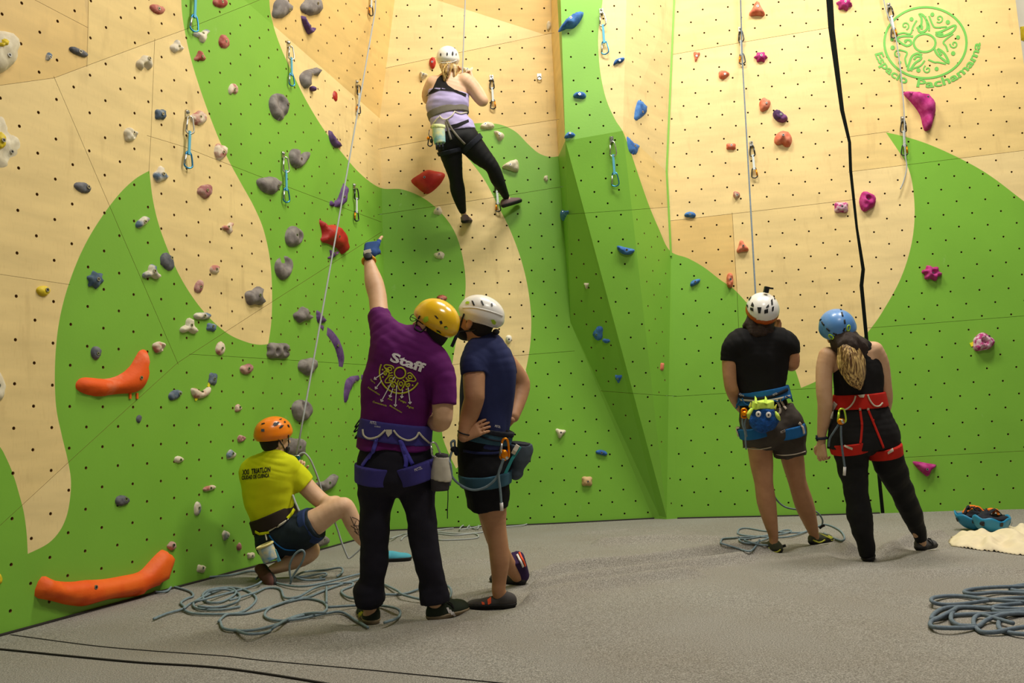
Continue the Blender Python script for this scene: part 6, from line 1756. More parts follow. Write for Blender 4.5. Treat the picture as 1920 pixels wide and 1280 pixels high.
V, Fq = hs.mesh(0.0055, 0, hcut); np_mesh('rim', V, Fq, m_helm_o, hel); bk.add(V, Fq)
V, Fq = hs.mesh(0.0055, 0.004, [(np.array(hpb(0, 0, 0.046)), np.array((-uB + fB * 0.10).normalized()))]); np_mesh('shell', V, Fq, m_whelm, hel); bk.add(V, Fq)
for poly in ([(1420, 576), (1428, 576), (1426, 587), (1422, 587)], [(1411, 566), (1414, 572), (1413, 576), (1408, 573)], [(1407, 576), (1413, 578), (1413, 584), (1407, 581)], [(1403, 560), (1409, 552), (1409, 558), (1405, 564)], [(1400, 570), (1403, 572), (1403, 577), (1400, 574)], [(1436, 576), (1441, 570), (1442, 575), (1437, 578)], [(1433, 581), (1440, 579), (1440, 586), (1433, 588)], [(1445, 563), (1448, 560), (1449, 571), (1446, 572)], [(1447, 576), (1451, 574), (1450, 582), (1447, 584)], [(1450, 553), (1453, 557), (1453, 562), (1451, 560)]):
    bk.patch('vent', poly, m_black, 0.003, hel, 1)
bk.patch('tab', [(1418, 593), (1424, 593), (1423, 599), (1419, 599)], m_whelm, 0.004, hel, 1)
b = MB(); c0 = P(1437, 543, D2 - 0.07); b.box(c0, (iv(0.95, -0.2, 0), iv(0.2, 0.95, 0), iv(0, 0, 1)), (0.016, 0.022, 0.016)); b.box(c0 + iv(0.03, 0.012, 0.02), (iv(0.95, -0.1, 0), iv(0.1, 0.95, 0), iv(0, 0, 1)), (0.026, 0.006, 0.006)); b.build('lamp_clip', m_black, hel, False)
# shoes
h_ = foot_at(1464, 1035, D2 + 0.02); t_ = h_ + iv(-1, 0, 0.35).normalized() * 0.21; t_.z = h_.z
s1_ = shoe(bk, h_, t_, (0, 0, 1), (m_shoe_ol, m_blackrub), P(1451, 1005, D2 + 0.03), 0.042)
h_ = foot_at(1521, 1024, D2 + 0.16); t_ = h_ + iv(0.8, 0, 0.6).normalized() * 0.24; t_.z = h_.z
s2_ = shoe(bk, h_, t_, (0, 0, 1), (m_shoe_ol, m_blackrub), P(1527, 1003, D2 + 0.18), 0.042)
bk.patch('trim', [(1414, 1030), (1421, 1027), (1423, 1031), (1417, 1034)], m_yell, 0.003, s1_, 1); bk.strap('trim', [(1441, 1026), (1446, 1033), (1456, 1034), (1463, 1030)], 0.010, m_yell, 0.003, parent=s1_)
bk.strap('trim', [(1524, 1012), (1535, 1016), (1546, 1012)], 0.010, m_yell, 0.003, parent=s2_); bk.patch('trim', [(1552, 1003), (1560, 1006), (1566, 1012), (1558, 1013)], m_yell, 0.003, s2_, 1)
for x0, y0, x1, y1, pr_ in ((1463, 1027, 1473, 1022, s1_), (1536, 990, 1546, 984, s2_)):
    dd_ = project(pr_.location)[2]; b = MB(); b.ribbon([P(x0, y0, dd_ - 0.02), P((x0 + x1) / 2, (y0 + y1) / 2 - 1, dd_ - 0.02), P(x1, y1, dd_ - 0.02)], -_fw, 0.018, 0.006); b.build('pull_tab', m_blackrub, pr_, False)
# plush chalk bag with eyes
db = D2 - 0.20
cb = empty('chalk_bag', P(1432, 785, db))
q = Solid(0.02); q.ell(P(1431, 790, db), (0.098, 0.065, 0.075), (E1, _fw, E2)); q.ell(P(1430, 772, db), (0.076, 0.058, 0.062), (E1, _fw, E2))
V, Fq = q.mesh(0.006, cuts=[(np.array(P(1430, 764, db)), np.array(iv(0.03, 1, 0.0)))], folds=fold_noise(0.004, 70, 13)); np_mesh('bag', V, Fq, m_fleece, cb)
q = Solid(0.006); q.loft([(1430, 753, db, 36, 0.12), (1430, 765, db, 40, 0.128)], rb_, (True, True)); V, Fq = q.mesh(0.005, folds=fold_noise(0.003, 60, 2)); np_mesh('rim', V, Fq, m_lime_f, cb)
for x, y in ((1422, 776), (1441, 777.5)):
    b = MB(); b.ball(P(x, y, db - 0.068), (0.019, 0.008, 0.021), (E1, _fw, E2)); b.ball(P(x, y, db - 0.076), (0.006, 0.004, 0.007), (E1, _fw, E2), mi=1); b.build('eye', [m_print_w, m_black], cb)
for pts in (((1409, 768), (1404, 776), (1404, 784)), ((1454, 774), (1458, 780), (1462, 787))):
    q = Solid(0.004); q.limb([(pts[0][0], pts[0][1], db - 0.03, 7), (pts[1][0], pts[1][1], db - 0.04, 8), (pts[2][0], pts[2][1], db - 0.03, 4)]); V, Fq = q.mesh(0.004); np_mesh('arm', V, Fq, m_lime_f, cb)
for pts in (((1406, 762), (1408, 754)), ((1453, 765), (1456, 758))):
    q = Solid(0.004); q.limb([(pts[0][0], pts[0][1], db - 0.02, 5), (pts[1][0], pts[1][1], db - 0.02, 2)]); V, Fq = q.mesh(0.004); np_mesh('horn', V, Fq, m_yell, cb)
for x in (1417, 1436): 
    b = MB(); b.ribbon([P(x, 744, db + 0.03), P(x, 750, db - 0.045), P(x, 756, db - 0.066)], -_fw, 0.02, 0.004); b.build('loop', m_lime_f, cb, False)
tag(cb, 'blue fleece monster-face chalk bag with lime rim on the man in black', 'chalk bag')
b = MB(); carabiner(b, P(1394, 766, db), P(1397, 783, db), iv(1, 0.2, 0).normalized(), 0.05, 0.007); b.ball(P(1396, 775, db - 0.01), 0.02)
o = b.build('belay_device', m_orange_ano, None); tag(o, 'orange belay device hanging left of the blue monster chalk bag', 'belay device')
rope([hang([(1393, 778), (1392, 795), (1397, 812), (1398, 830), (1399, 842)], db, D2 - 0.16), hang([(1400, 780), (1396, 795), (1398, 806), (1400, 818)], db, D2 - 0.16)], m_rope, 'short grey lanyard rope hanging at the taupe shorts', 0.006)
DS = 1.0
# ================================================================== woman with the blue helmet and red harness
DS = 1.008
m_bhelm = material('blue_helmet_shell', rgb(88, 140, 202), 0.35, coat=0.2); m_red_h = cloth('red_harness', rgb(196, 40, 28)); m_tank = cloth('black_tank_top', rgb(30, 28, 28)); m_legg = cloth('black_leggings', rgb(24, 24, 25), 0.7)
D3 = 5.58
wo = Wearer('woman in black tank top and leggings with blue helmet and ponytail', on_floor(1660, 1050)); wo.depth = D3
rw = iv(1, 0.05, 0.0).normalized()
body = Solid(0.025)
body.loft([(1619, 815, D3, 112, 0.25), (1615, 775, D3, 88, 0.20), (1611, 745, D3, 78, 0.18), (1606, 700, D3, 82, 0.19), (1600, 665, D3, 92, 0.17), (1597, 645, D3, 62, 0.13)], rw)
body.limb([(1553, 668, D3, 36), (1546, 690, D3 - 0.01, 31), (1545, 730, D3 - 0.03, 29), (1547, 757, D3 - 0.03, 27), (1545, 785, D3, 24), (1541, 812, D3 + 0.03, 17), (1540, 828, D3 + 0.04, 16)], k=0.02)
body.limb([(1638, 658, D3, 36), (1652, 680, D3, 28), (1659, 720, D3 + 0.02, 24), (1662, 750, D3 + 0.05, 22), (1655, 780, D3 + 0.17, 18), (1640, 790, D3 + 0.28, 14)], k=0.02)
body.limb([(1596, 830, D3, 56), (1605, 925, D3, 36), (1611, 970, D3, 38), (1622, 1010, D3, 26), (1626, 1036, D3, 20), (1627, 1043, D3, 18)]).limb([(1650, 830, D3, 56), (1690, 922, D3 + 0.1, 36), (1708, 962, D3 + 0.16, 32), (1724, 1005, D3 + 0.22, 20), (1728, 1017, D3 + 0.23, 17)])
hcw = P(1571, 622, D3 + 0.02); wf, wu = iv(-0.05, 0.36, 0.93), iv(-0.28, 0.88, -0.36)
body.limb([(1598, 655, D3, 38), (1585, 635, D3 + 0.01, 34)], k=0.035)
head_solid(body, hcw, wf, wu, 0.96)
hA = hand_solid(P(1540, 830, D3 + 0.04), iv(0.08, -1, 0.12), iv(-0.75, 0.1, -0.6), iv(0.5, 0, 0.6), curls=[0.35, 0.5, 0.6, 0.65], sc=0.95, spread=0.08)
hB = hand_solid(P(1640, 790, D3 + 0.28), iv(-0.8, 0.2, 0.3), iv(0, 0, 1), iv(0, 1, 0), curl=0.5, sc=0.92)
V, Fq = join_np([body.mesh(0.007), hA.mesh(0.004), hB.mesh(0.005)])
np_mesh('body', V, Fq, m_skin1, wo.o); wo.add(V, Fq); eyes(wo, hcw, wf, wu)
b = MB(); wa = iv(0.1, -1, 0).normalized(); wc = P(1540.5, 821, D3 + 0.035); ux = wa.cross(iv(0, 0, -1)).normalized(); uy = wa.cross(ux).normalized()
b.tube([wc + (ux * math.cos(k * math.pi / 8) + uy * math.sin(k * math.pi / 8)) * 0.031 for k in range(16)], 0.010, 6, closed=True); b.box(wc - uy * 0.0 + iv(-0.033, 0, 0), (iv(0.3, 0, 1), wa, iv(1, 0, 0.3)), (0.016, 0.018, 0.006)); b.build('watch', cloth('navy_watch', rgb(38, 44, 58)), wo.o)
lg = Solid(0.02)
lg.loft([(1613, 765, D3, 92, 0.22), (1617, 795, D3, 112, 0.27), (1620, 825, D3, 124, 0.29)], rw)
lg.limb([(1594, 825, D3, 66), (1598, 870, D3, 56), (1606, 925, D3, 42), (1612, 968, D3, 45), (1620, 1005, D3, 34), (1626, 1036, D3, 28), (1627, 1042, D3, 27)], (False, True), 0.012)
lg.limb([(1654, 825, D3, 62), (1668, 870, D3 + 0.04, 56), (1691, 920, D3 + 0.10, 42), (1708, 960, D3 + 0.16, 38), (1722, 995, D3 + 0.21, 26), (1727, 1013, D3 + 0.225, 21)], (False, True), 0.012)
wo.solid('leggings', lg, m_legg, 0.007, folds=fold_noise(0.0015, 60, 61))
tk = Solid(0.02)
tk.loft([(1620, 838, D3, 130, 0.31), (1619, 815, D3, 128, 0.305), (1616, 785, D3, 110, 0.26), (1612, 755, D3, 92, 0.215), (1610, 735, D3, 90, 0.205), (1609, 705, D3, 92, 0.205), (1607, 680, D3, 84, 0.19), (1610, 655, D3, 56, 0.15), (1610, 645, D3, 36, 0.12)], rw, (True, False))
wo.solid('tank_top', tk, m_tank, 0.0065, folds=fold_noise(0.0030, 30, 71))
hp = empty('harness', P(1612, 750, D3)); adopt(hp, wo.o)
q = Solid(0.004); q.loft([(1611, 737, D3, 96, 0.235), (1613, 764, D3, 104, 0.25)], iv(1, 0.06, 0).normalized(), (True, True)); wo.solid('waist_belt', q, m_red_h, 0.006, parent=hp)
q = Solid(0.004); q.loft([(1590, 827, D3, 70, 0.325), (1594, 847, D3, 66, 0.30)], iv(1, -0.26, 0).normalized(), (True, True)); wo.solid('leg_loop', q, m_red_h, 0.006, parent=hp)
q = Solid(0.004); q.loft([(1654, 836, D3, 66, 0.325), (1659, 855, D3, 62, 0.30)], iv(1, 0.28, 0).normalized(), (True, True)); wo.solid('leg_loop', q, m_red_h, 0.006, parent=hp)
for pts in ([(1612, 766), (1614, 780), (1616, 800), (1613, 832)], [(1626, 765), (1634, 785), (1645, 812), (1656, 840)]):
    wo.strap('strap', pts, 0.014, m_red_h, 0.004, parent=hp)
for x, y in ((1612, 767), (1627, 767), (1615.5, 794), (1636, 788)): wo.patch('buckle', [(x - 2, y - 2.5), (x + 2, y - 2.5), (x + 2, y + 2.5), (x - 2, y + 2.5)], m_piping if y < 770 else m_red_h, 0.010, hp, 0)
for pts in ([(1604, 742), (1601, 752), (1594, 762), (1586, 767), (1577, 765)], [(1626, 740), (1630, 750), (1638, 760), (1647, 761), (1653, 755)]): wo.cord('gear_loop', pts, 0.005, m_cord, 0.008, parent=hp)
wo.patch('haul_loop', [(1609, 741), (1621, 740), (1619, 745), (1612, 745)], m_cord, 0.006, hp, 1)
wo.patch('label_tag', [(1584, 833), (1599, 839), (1598, 843), (1583, 837)], m_piping, 0.006, hp, 1); wo.patch('label_tag', [(1664, 847), (1674, 841), (1675, 845), (1665, 851)], m_piping, 0.006, hp, 1)
wo.strap('strap', [(1568, 755), (1562, 768), (1557, 784)], 0.036, m_canvas, 0.004, parent=hp)
fW, uW, rW = frame(wf, wu); hpw = head_frame_point(hcw, wf, wu, 0.96)
hr = Solid(0.02)
hr.ell(hpw(0, -0.03, -0.01), (0.076, 0.078, 0.08), (rW, fW, uW)); hr.limb([(1584, 640, D3 - 0.06, 50), (1592, 650, D3 - 0.10, 44), (1580, 662, D3 - 0.08, 20)], k=0.02); hr.limb([(1590, 640, D3 - 0.06, 34), (1610, 648, D3 - 0.10, 30), (1612, 662, D3 - 0.12, 20)], k=0.02)
hair = wo.solid('hair', hr, m_hair_b, 0.005, folds=fold_noise(0.004, 80, 5, (1, 1, 0.4)))
pt = Solid(0.012)
pt.limb([(1584, 645, D3 - 0.12, 20), (1588, 662, D3 - 0.15, 30), (1594, 685, D3 - 0.155, 40), (1602, 706, D3 - 0.155, 32), (1611, 728, D3 - 0.15, 6)], k=0.01); pt.limb([(1600, 650, D3 - 0.12, 20), (1611, 675, D3 - 0.14, 22), (1616, 700, D3 - 0.145, 16), (1616, 722, D3 - 0.14, 4)], k=0.015)
wo.solid('ponytail', pt, m_hair_bl, 0.005, folds=fold_noise(0.0035, 70, 7, (1, 1, 0.08)))
rnd_ = random.Random(5)
for k in range(6):
    x0 = 1582 + rnd_.uniform(-3, 12); x1 = 1596 + rnd_.uniform(-16, 20)
    wo.cord('hair_strand', [(x0, 650), (x0 + (x1 - x0) * 0.5 + rnd_.uniform(-3, 3), 675), (x1, 700), (1606 + rnd_.uniform(-8, 10), 722 + rnd_.uniform(-4, 6))], 0.0022, m_hair_bl, 0.003, 5)
hel = empty('helmet', hcw); adopt(hel, wo.o)
hs, hcut = helmet_solid(hpw(0, -0.004, 0.046), fW, uW, (0.112, 0.130, 0.112), -0.048, 0.06)
V, Fq = hs.mesh(0.0055, 0, hcut); np_mesh('shell', V, Fq, m_bhelm, hel); wo.add(V, Fq)
for a, b_ in (((1536, 596), (1538, 601)), ((1541, 603), (1546, 610)), ((1550, 615), (1556, 621)), ((1562, 624.5), (1569, 627)), ((1575, 577), (1577, 581)), ((1578, 585.5), (1580, 593)), ((1583, 599), (1584, 607)), ((1584, 614), (1581, 621))):
    wo.strap('vent', [a, b_], 0.010, m_black, 0.002, 0.002, 3, hel)
for c_ in ((1559, 631, 40), (1590.5, 615, -80)):
    a_ = math.radians(c_[2]); e_ = [(c_[0] + 5.5 * math.cos(t) * math.cos(a_) - 2.6 * math.sin(t) * math.sin(a_), c_[1] + 5.5 * math.cos(t) * math.sin(a_) + 2.6 * math.sin(t) * math.cos(a_)) for t in [k * 0.628 for k in range(11)]]
    wo.cord('clip', e_, 0.004, m_lime, 0.003, 2, hel)
h_ = foot_at(1628, 1052, D3 - 0.03); t_ = h_ + iv(0.40, 0, 1).normalized() * 0.22; t_.z = h_.z
m_shoe_dk = cloth('dark_climbing_shoe', rgb(88, 86, 86))
s1_ = shoe(wo, h_, t_, (0, 0, 1), (m_shoe_dk, m_blackrub), P(1627, 1040, D3), 0.042)
h_ = foot_at(1722, 1034, D3 + 0.22); t_ = h_ + iv(0.85, 0, 0.7).normalized() * 0.22; t_.z = h_.z
s2_ = shoe(wo, h_, t_, (0, 0, 1), (m_shoe_dk, m_blackrub), P(1728, 1016, D3 + 0.23), 0.042)
wo.cord('lace', [(1738, 1012), (1744, 1017), (1749, 1021), (1745, 1012), (1740, 1010)], 0.004, m_black, 0.005, parent=s2_)
b = MB(); carabiner(b, P(1578, 766, D3 - 0.19), P(1578, 794, D3 - 0.19), iv(1, 0.1, 0).normalized(), 0.055, 0.006, 0, 0); o = b.build('carabiner', m_lime_ano, None); tag(o, 'lime green carabiner on the red harness', 'carabiner')
b = MB(); c0 = P(1577, 790, D3 - 0.195); b.ball(c0, (0.026, 0.015, 0.022), (E1, _fw, E2)); b.tube([c0 + iv(-0.005, 0.015, -0.015), c0 + iv(0.008, -0.01, -0.018)], 0.008, 8, 1); o = b.build('belay_device', [m_orange_ano, m_alu], None); tag(o, 'orange belay device clipped into the lime carabiner', 'belay device')
rope([hang([(1577, 798), (1577, 815), (1579, 840), (1582, 862), (1584, 876)], D3 - 0.20, D3 - 0.18), hang([(1573, 795), (1563, 810), (1556, 822), (1554, 836)], D3 - 0.19, D3 - 0.1)], m_rope_d, 'short blue-grey lanyard rope hanging from the red harness', 0.0068)
b = MB(); b.tube([P(1584, 875, D3 - 0.18), P(1583, 891, D3 - 0.18)], 0.0095, 8); o = b.build('rope_end_sleeve', m_print_w, None); tag(o, 'pale end sleeve of the lanyard over the black leggings', 'rope end')
DS = 1.0
# ================================================================== kneeling belayer in the yellow shirt
m_yshirt = cloth('neon_yellow_cotton', rgb(206, 212, 20), v=0.04); m_ohelm = material('orange_helmet_shell', rgb(240, 130, 14), 0.3, coat=0.3); m_brownb = cloth('dark_brown_belt', rgb(48, 38, 32)); m_darkteal = cloth('dark_teal_shorts', rgb(34, 44, 52))
m_shoe_b = cloth('turquoise_climbing_shoe', rgb(80, 160, 178)); m_print_k = material('black_print', rgb(24, 22, 20), 0.8); m_tattoo = material('tattoo_ink', rgb(70, 56, 48), 0.7)
D4 = 5.72
se = Wearer('kneeling man in neon yellow shirt and orange helmet belaying by the wall', on_floor(545, 1080)); se.depth = D4
rs_ = iv(0.97, 0.06, -0.22).normalized()
body = Solid(0.025)
body.loft([(530, 1015, D4, 92, 0.26), (518, 975, D4, 84, 0.22), (506, 940, D4, 84, 0.22), (504, 905, D4, 90, 0.22), (508, 880, D4, 84, 0.19), (514, 860, D4, 50, 0.14)], rs_)
body.limb([(548, 882, D4 + 0.03, 38), (568, 905, D4 + 0.05, 34), (590, 928, D4 + 0.05, 32), (608, 942, D4 + 0.03, 30), (620, 944, D4 - 0.02, 28), (630, 940, D4 + 0.1, 22), (632, 944, D4 + 0.22, 16)], k=0.02)
body.limb([(468, 886, D4 + 0.06, 36), (470, 910, D4 + 0.16, 30), (490, 920, D4 + 0.26, 26), (530, 905, D4 + 0.34, 20), (550, 890, D4 + 0.36, 16)], k=0.02)
body.limb([(548, 1000, D4 - 0.04, 58), (580, 985, D4 - 0.06, 52), (615, 963, D4 - 0.06, 42), (640, 950, D4 - 0.06, 36), (650, 954, D4 - 0.05, 33), (661, 978, D4 - 0.03, 32), (675, 1003, D4, 28), (695, 1026, D4 + 0.05, 20), (712, 1038, D4 + 0.08, 17)], k=0.02)
body.limb([(545, 1012, D4 + 0.08, 56), (572, 1026, D4 + 0.05, 44), (582, 1034, D4 + 0.0, 34), (565, 1046, D4 - 0.02, 32), (535, 1058, D4 - 0.04, 26), (510, 1068, D4 - 0.05, 18)], k=0.02)
hcs = P(515, 822, D4 + 0.02); sf_, su_ = iv(0.62, 0.12, 0.78), iv(-0.06, 1, -0.06)
body.limb([(514, 868, D4 + 0.01, 38), (516, 838, D4 + 0.02, 34)], k=0.03)
head_solid(body, hcs, sf_, su_, 0.98)
hA = hand_solid(P(632, 945, D4 + 0.23), iv(0.0, -0.4, 0.9), iv(0, 1, 0), iv(-1, 0, 0.4), curl=0.4, sc=0.95); hB = hand_solid(P(551, 888, D4 + 0.36), iv(0.4, 0.9, 0), iv(-0.4, 0, 0.8), iv(0.6, 0, -0.6), curl=0.8, sc=0.95)
V, Fq = join_np([body.mesh(0.007), hA.mesh(0.005), hB.mesh(0.005)])
np_mesh('body', V, Fq, m_skin3, se.o); se.add(V, Fq); eyes(se, hcs, sf_, su_)
so = Solid(0.02)
so.loft([(518, 975, D4, 84, 0.25), (524, 995, D4, 94, 0.28), (532, 1015, D4, 100, 0.29)], rs_, (True, False))
so.limb([(545, 1003, D4 - 0.03, 70), (570, 991, D4 - 0.05, 66), (592, 980, D4 - 0.06, 60)], (False, True), 0.02).limb([(545, 1012, D4 + 0.06, 62), (562, 1022, D4 + 0.06, 54)], (False, True), 0.02)
se.solid('shorts', so, m_darkteal, 0.007, folds=fold_noise(0.005, 34, 81))
sh = Solid(0.028)
sh.loft([(512, 968, D4, 86, 0.25), (507, 950, D4, 90, 0.25), (502, 920, D4, 94, 0.25), (504, 895, D4, 98, 0.245), (509, 875, D4, 90, 0.21), (515, 852, D4 + 0.01, 44, 0.15)], rs_, (True, False))
sh.limb([(538, 880, D4 + 0.02, 52), (555, 893, D4 + 0.04, 44), (570, 908, D4 + 0.05, 38)], (False, True), 0.025).limb([(478, 884, D4 + 0.04, 50), (470, 905, D4 + 0.14, 38)], (False, True), 0.025)
se.solid('t_shirt', sh, m_yshirt, 0.0065, folds=fold_noise(0.0042, 30, 91, (1, 1, 1.4)))
def slant(w, txt, x0, y0, x1, y1, hgt, sl): # condensed heavy italics
    L = math.hypot(x1 - x0, y1 - y0); dx, dy = (x1 - x0) / L, (y1 - y0) / L
    lettering('lettering', txt, lambda a, y, wd: w.at(x0 + dx * a * L + (dy + sl) * y * hgt / 0.7, y0 + dy * a * L - dx * y * hgt / 0.7, 0.004)[0], m_print_k, w.o, 0.035)
slant(se, 'XXI  TRIATLON', 455, 890, 507, 884, 9.0, 0.12); slant(se, 'CIUDAD DE CUENCA', 454, 899, 505, 894, 7.0, 0.10)
hp = empty('harness', P(520, 975, D4)); adopt(hp, se.o)
q = Solid(0.004); q.loft([(509, 960, D4, 90, 0.285), (519, 983, D4, 96, 0.30)], iv(0.9, 0.46, -0.2).normalized(), (True, True)); se.solid('waist_belt', q, m_brownb, 0.006, parent=hp)
q = Solid(0.004); q.limb([(578, 988, D4 - 0.05, 70), (590, 981, D4 - 0.06, 66)], (True, True)); se.solid('leg_loop', q, cloth('navy_leg_loop', rgb(40, 56, 96)), 0.006, parent=hp)
se.strap('strap', [(480, 996), (490, 1000), (505, 997)], 0.018, m_yshirt, 0.005, parent=hp); se.strap('strap', [(538, 972), (545, 964), (550, 955)], 0.02, m_yshirt, 0.006, parent=hp)
se.strap('strap', [(505, 995), (520, 986), (536, 976)], 0.010, m_cord, 0.007, parent=hp); se.strap('strap', [(521, 988), (532, 982), (542, 974)], 0.008, m_alu, 0.008, parent=hp)
se.cord('gear_loop', [(505, 1003), (518, 1018), (535, 1029), (555, 1030)], 0.005, m_hblue, 0.006, parent=hp)
for pts in ([(657, 968), (663, 982), (670, 990), (672, 1000)], [(660, 969), (672, 975), (674, 985), (662, 984)], [(658, 985), (668, 992), (676, 990)], [(664, 995), (672, 1002), (678, 1003)], [(668, 975), (664, 988), (670, 1000)]): se.strap('tattoo', pts, 0.004, m_tattoo, 0.001, 0.0005, 4)
fS, uS, rS = frame(sf_, su_); hps = head_frame_point(hcs, sf_, su_, 0.98)
hr = Solid(0.02); hr.ell(hps(0, -0.024, 0.004), (0.077, 0.084, 0.080), (rS, fS, uS)); hr.ell(hps(0, -0.05, -0.045), (0.055, 0.042, 0.035), (rS, fS, uS)); se.solid('hair', hr, m_hair_d, 0.005)
bd = Solid(0.012); bd.ell(hps(0, 0.040, -0.080), (0.061, 0.060, 0.048), (rS, fS, uS)); se.solid('beard', bd, m_hair_d, 0.005, cuts=[(np.array(hps(0, 0.02, -0.052)), np.array((uS + fS * 0.35).normalized()))])
hel = empty('helmet', hcs); adopt(hel, se.o)
hs, hcut = helmet_solid(hps(0, -0.006, 0.052), fS, uS, (0.108, 0.132, 0.100), -0.050, -0.04)
V, Fq = hs.mesh(0.0055, 0, hcut); np_mesh('shell', V, Fq, m_ohelm, hel); se.add(V, Fq)
for poly in ([(490, 794), (496, 792.5), (497.5, 794), (491, 796)], [(511, 799), (513, 793), (518, 790.5), (514, 796)], [(523, 801), (527, 797), (532, 797), (529, 801), (525, 803)], [(523, 786), (528, 784.5), (528, 786.5), (525, 787)], [(532, 790), (534, 789), (536, 792), (533, 793)], [(538, 796), (541, 796), (543, 801), (540, 800)]): se.patch('vent', poly, m_black, 0.003, hel, 1)
se.patch('vent', [(513, 799), (515, 794), (521, 791), (524, 792), (520, 797)], m_greybag, 0.004, hel, 1)
se.patch('badge', [(490, 804), (496, 804), (496, 809), (490, 809)], m_greybag, 0.003, hel, 1)
se.cord('chin_strap', [(540, 815), (540, 830), (538, 843), (536, 848)], 0.004, m_black, 0.005, parent=hel); se.cord('chin_strap', [(522, 824), (530, 836), (534, 846)], 0.004, m_black, 0.005, parent=hel)
# shoes
h_ = on_floor(705, 1054); h_.z = 0.0; t_ = h_ + iv(1, 0, 0.2).normalized() * 0.25; t_.z = h_.z
s1_ = shoe(se, h_, t_, (0, 0, 1), (m_shoe_b, m_blackrub), P(714, 1036, D4 + 0.1), 0.042)
h_ = P(497, 1064, D4 - 0.02); t_ = P(508, 1082, D4 - 0.14); s2_ = shoe(se, h_, t_ + (t_ - h_).normalized() * 0.13, iv(-0.6, 0.2, -0.8), (cloth('brown_climbing_shoe', rgb(92, 60, 54)), m_blackrub), None, 0.042)
# chalk bag bucket and belay device
dc = D4 - 0.20
cb = empty('chalk_bag', P(500, 1032, dc))
ax_ = (P(508, 1050, dc) - P(497, 1022, dc)).normalized()
q = Solid(0.006); q.limb([(497, 1024, dc, 30), (503, 1038, dc, 30), (508, 1050, dc, 28)], (True, True)); V, Fq = q.mesh(0.0055); np_mesh('bag', V, Fq, material('patterned_chalk_bag', rgb(222, 206, 150), 0.8, var=0.2, vscale=22, col2=rgb(110, 160, 190)), cb)
b = MB(); c0 = P(496.5, 1022, dc); u1 = ax_.cross(-_fw).normalized(); u2 = ax_.cross(u1).normalized(); rr0 = wpx(15, dc)
b.tube([c0 + (u1 * math.cos(k * math.pi / 10) + u2 * math.sin(k * math.pi / 10)) * rr0 for k in range(20)], 0.008, 6, closed=True); b.build('rim', cloth('pale_yellow_rim', rgb(222, 208, 140)), cb)
b = MB(); b.tube([P(500, 1012, dc + 0.03), P(498, 1002, dc + 0.06), P(497, 996, dc + 0.07)], 0.005, 6); b.build('loop', m_cord, cb)
b = MB(); b.ribbon([P(515, 1030, dc), P(520, 1042, dc), P(524, 1052, dc)], -_fw, 0.02, 0.006); b.build('strap', m_sling_b, cb, False)
tag(cb, 'pale patterned chalk bag hanging behind the kneeling man', 'chalk bag')
dv = D4 + 0.28
b = MB(); c0 = P(556, 859, dv); b.ball(c0, (0.030, 0.012, 0.022), (iv(0.9, 0.4, 0), _fw, iv(-0.4, 0.9, 0))); b.ball(c0 + iv(-0.02, 0.006, 0), (0.024, 0.014, 0.015)); b.tube([c0 + iv(-0.03, 0.012, -0.01), c0 + iv(0.0, 0.02, -0.012), c0 + iv(0.025, 0.02, -0.01)], 0.004, 6, 1)
o = b.build('belay_device', [material('petrol_blue_metal', rgb(50, 130, 160), 0.35, metal=0.6), m_alu], None); tag(o, 'blue belay device in front of the kneeling man’s shoulder', 'belay device')
def wallpt(x, y, off): c, n = wall_pt(x, y); return c + n * off
rp = [wallpt(695, -200, 0.10), wallpt(692, 20, 0.07)]
e0, e1 = rp[-1], P(556, 852, dv); L1 = [rp[0], e0] + [e0.lerp(e1, t / 12) + Vector((0, 0, -0.02 * math.sin(math.pi * t / 12))) for t in range(1, 13)]
L2 = hang([(558, 856), (564, 850), (572, 850), (582, 862), (592, 885), (599, 905), (605, 925), (620, 960), (632, 990), (640, 1015), (650, 1040), (655, 1046), (668, 1036), (685, 1020), (700, 1012)], dv, D4 + 0.35)
L3 = hang([(549, 928), (554, 942), (561, 958)], D4 - 0.05, D4 - 0.12)
rope([L1, L2, L3], m_rope_l, 'light grey rope slanting down from the top to the kneeling belayer', 0.0068)
# ================================================================== climber on the wall
m_lav = cloth('lavender_top', rgb(176, 164, 206)); m_hgrey = cloth('taupe_grey_harness', rgb(112, 106, 94))
_cw = wall_pt(860, 380)[0]; D5 = project(_cw)[2] - 0.50
cl = Wearer('woman climber in lavender top and black leggings high on the wall', P(870, 410, D5 + 0.4)); cl.depth = D5
rc_ = iv(1, 0.02, 0.08).normalized()
FW1 = project(wall_pt(873, 408)[0])[2]; FW2 = project(wall_pt(958, 378)[0])[2]
body = Solid(0.025)
body.loft([(856, 258, D5, 74, 0.26), (846, 232, D5 + 0.02, 66, 0.22), (840, 205, D5 + 0.03, 68, 0.22), (840, 180, D5 + 0.03, 70, 0.22), (844, 160, D5 + 0.04, 72, 0.19), (846, 146, D5 + 0.05, 46, 0.14)], rc_)
body.limb([(872, 153, D5 + 0.04, 32), (886, 165, D5 + 0.05, 26), (898, 182, D5 + 0.06, 23), (905, 189, D5 + 0.08, 21), (900, 175, D5 + 0.2, 19), (885, 150, D5 + 0.3, 14)], k=0.02)
body.limb([(814, 158, D5 + 0.05, 32), (804, 175, D5 + 0.10, 26), (806, 185, D5 + 0.18, 22), (830, 165, D5 + 0.28, 18), (850, 140, D5 + 0.32, 13)], k=0.02)
LG1 = [(842, 272, D5, 46), (849, 305, D5 + 0.06, 34), (855, 335, D5 + 0.13, 24), (858, 355, D5 + 0.18, 26), (863, 378, D5 + 0.26, 19), (868, 397, FW1 - 0.14, 11), (871, 406, FW1 - 0.12, 11)]
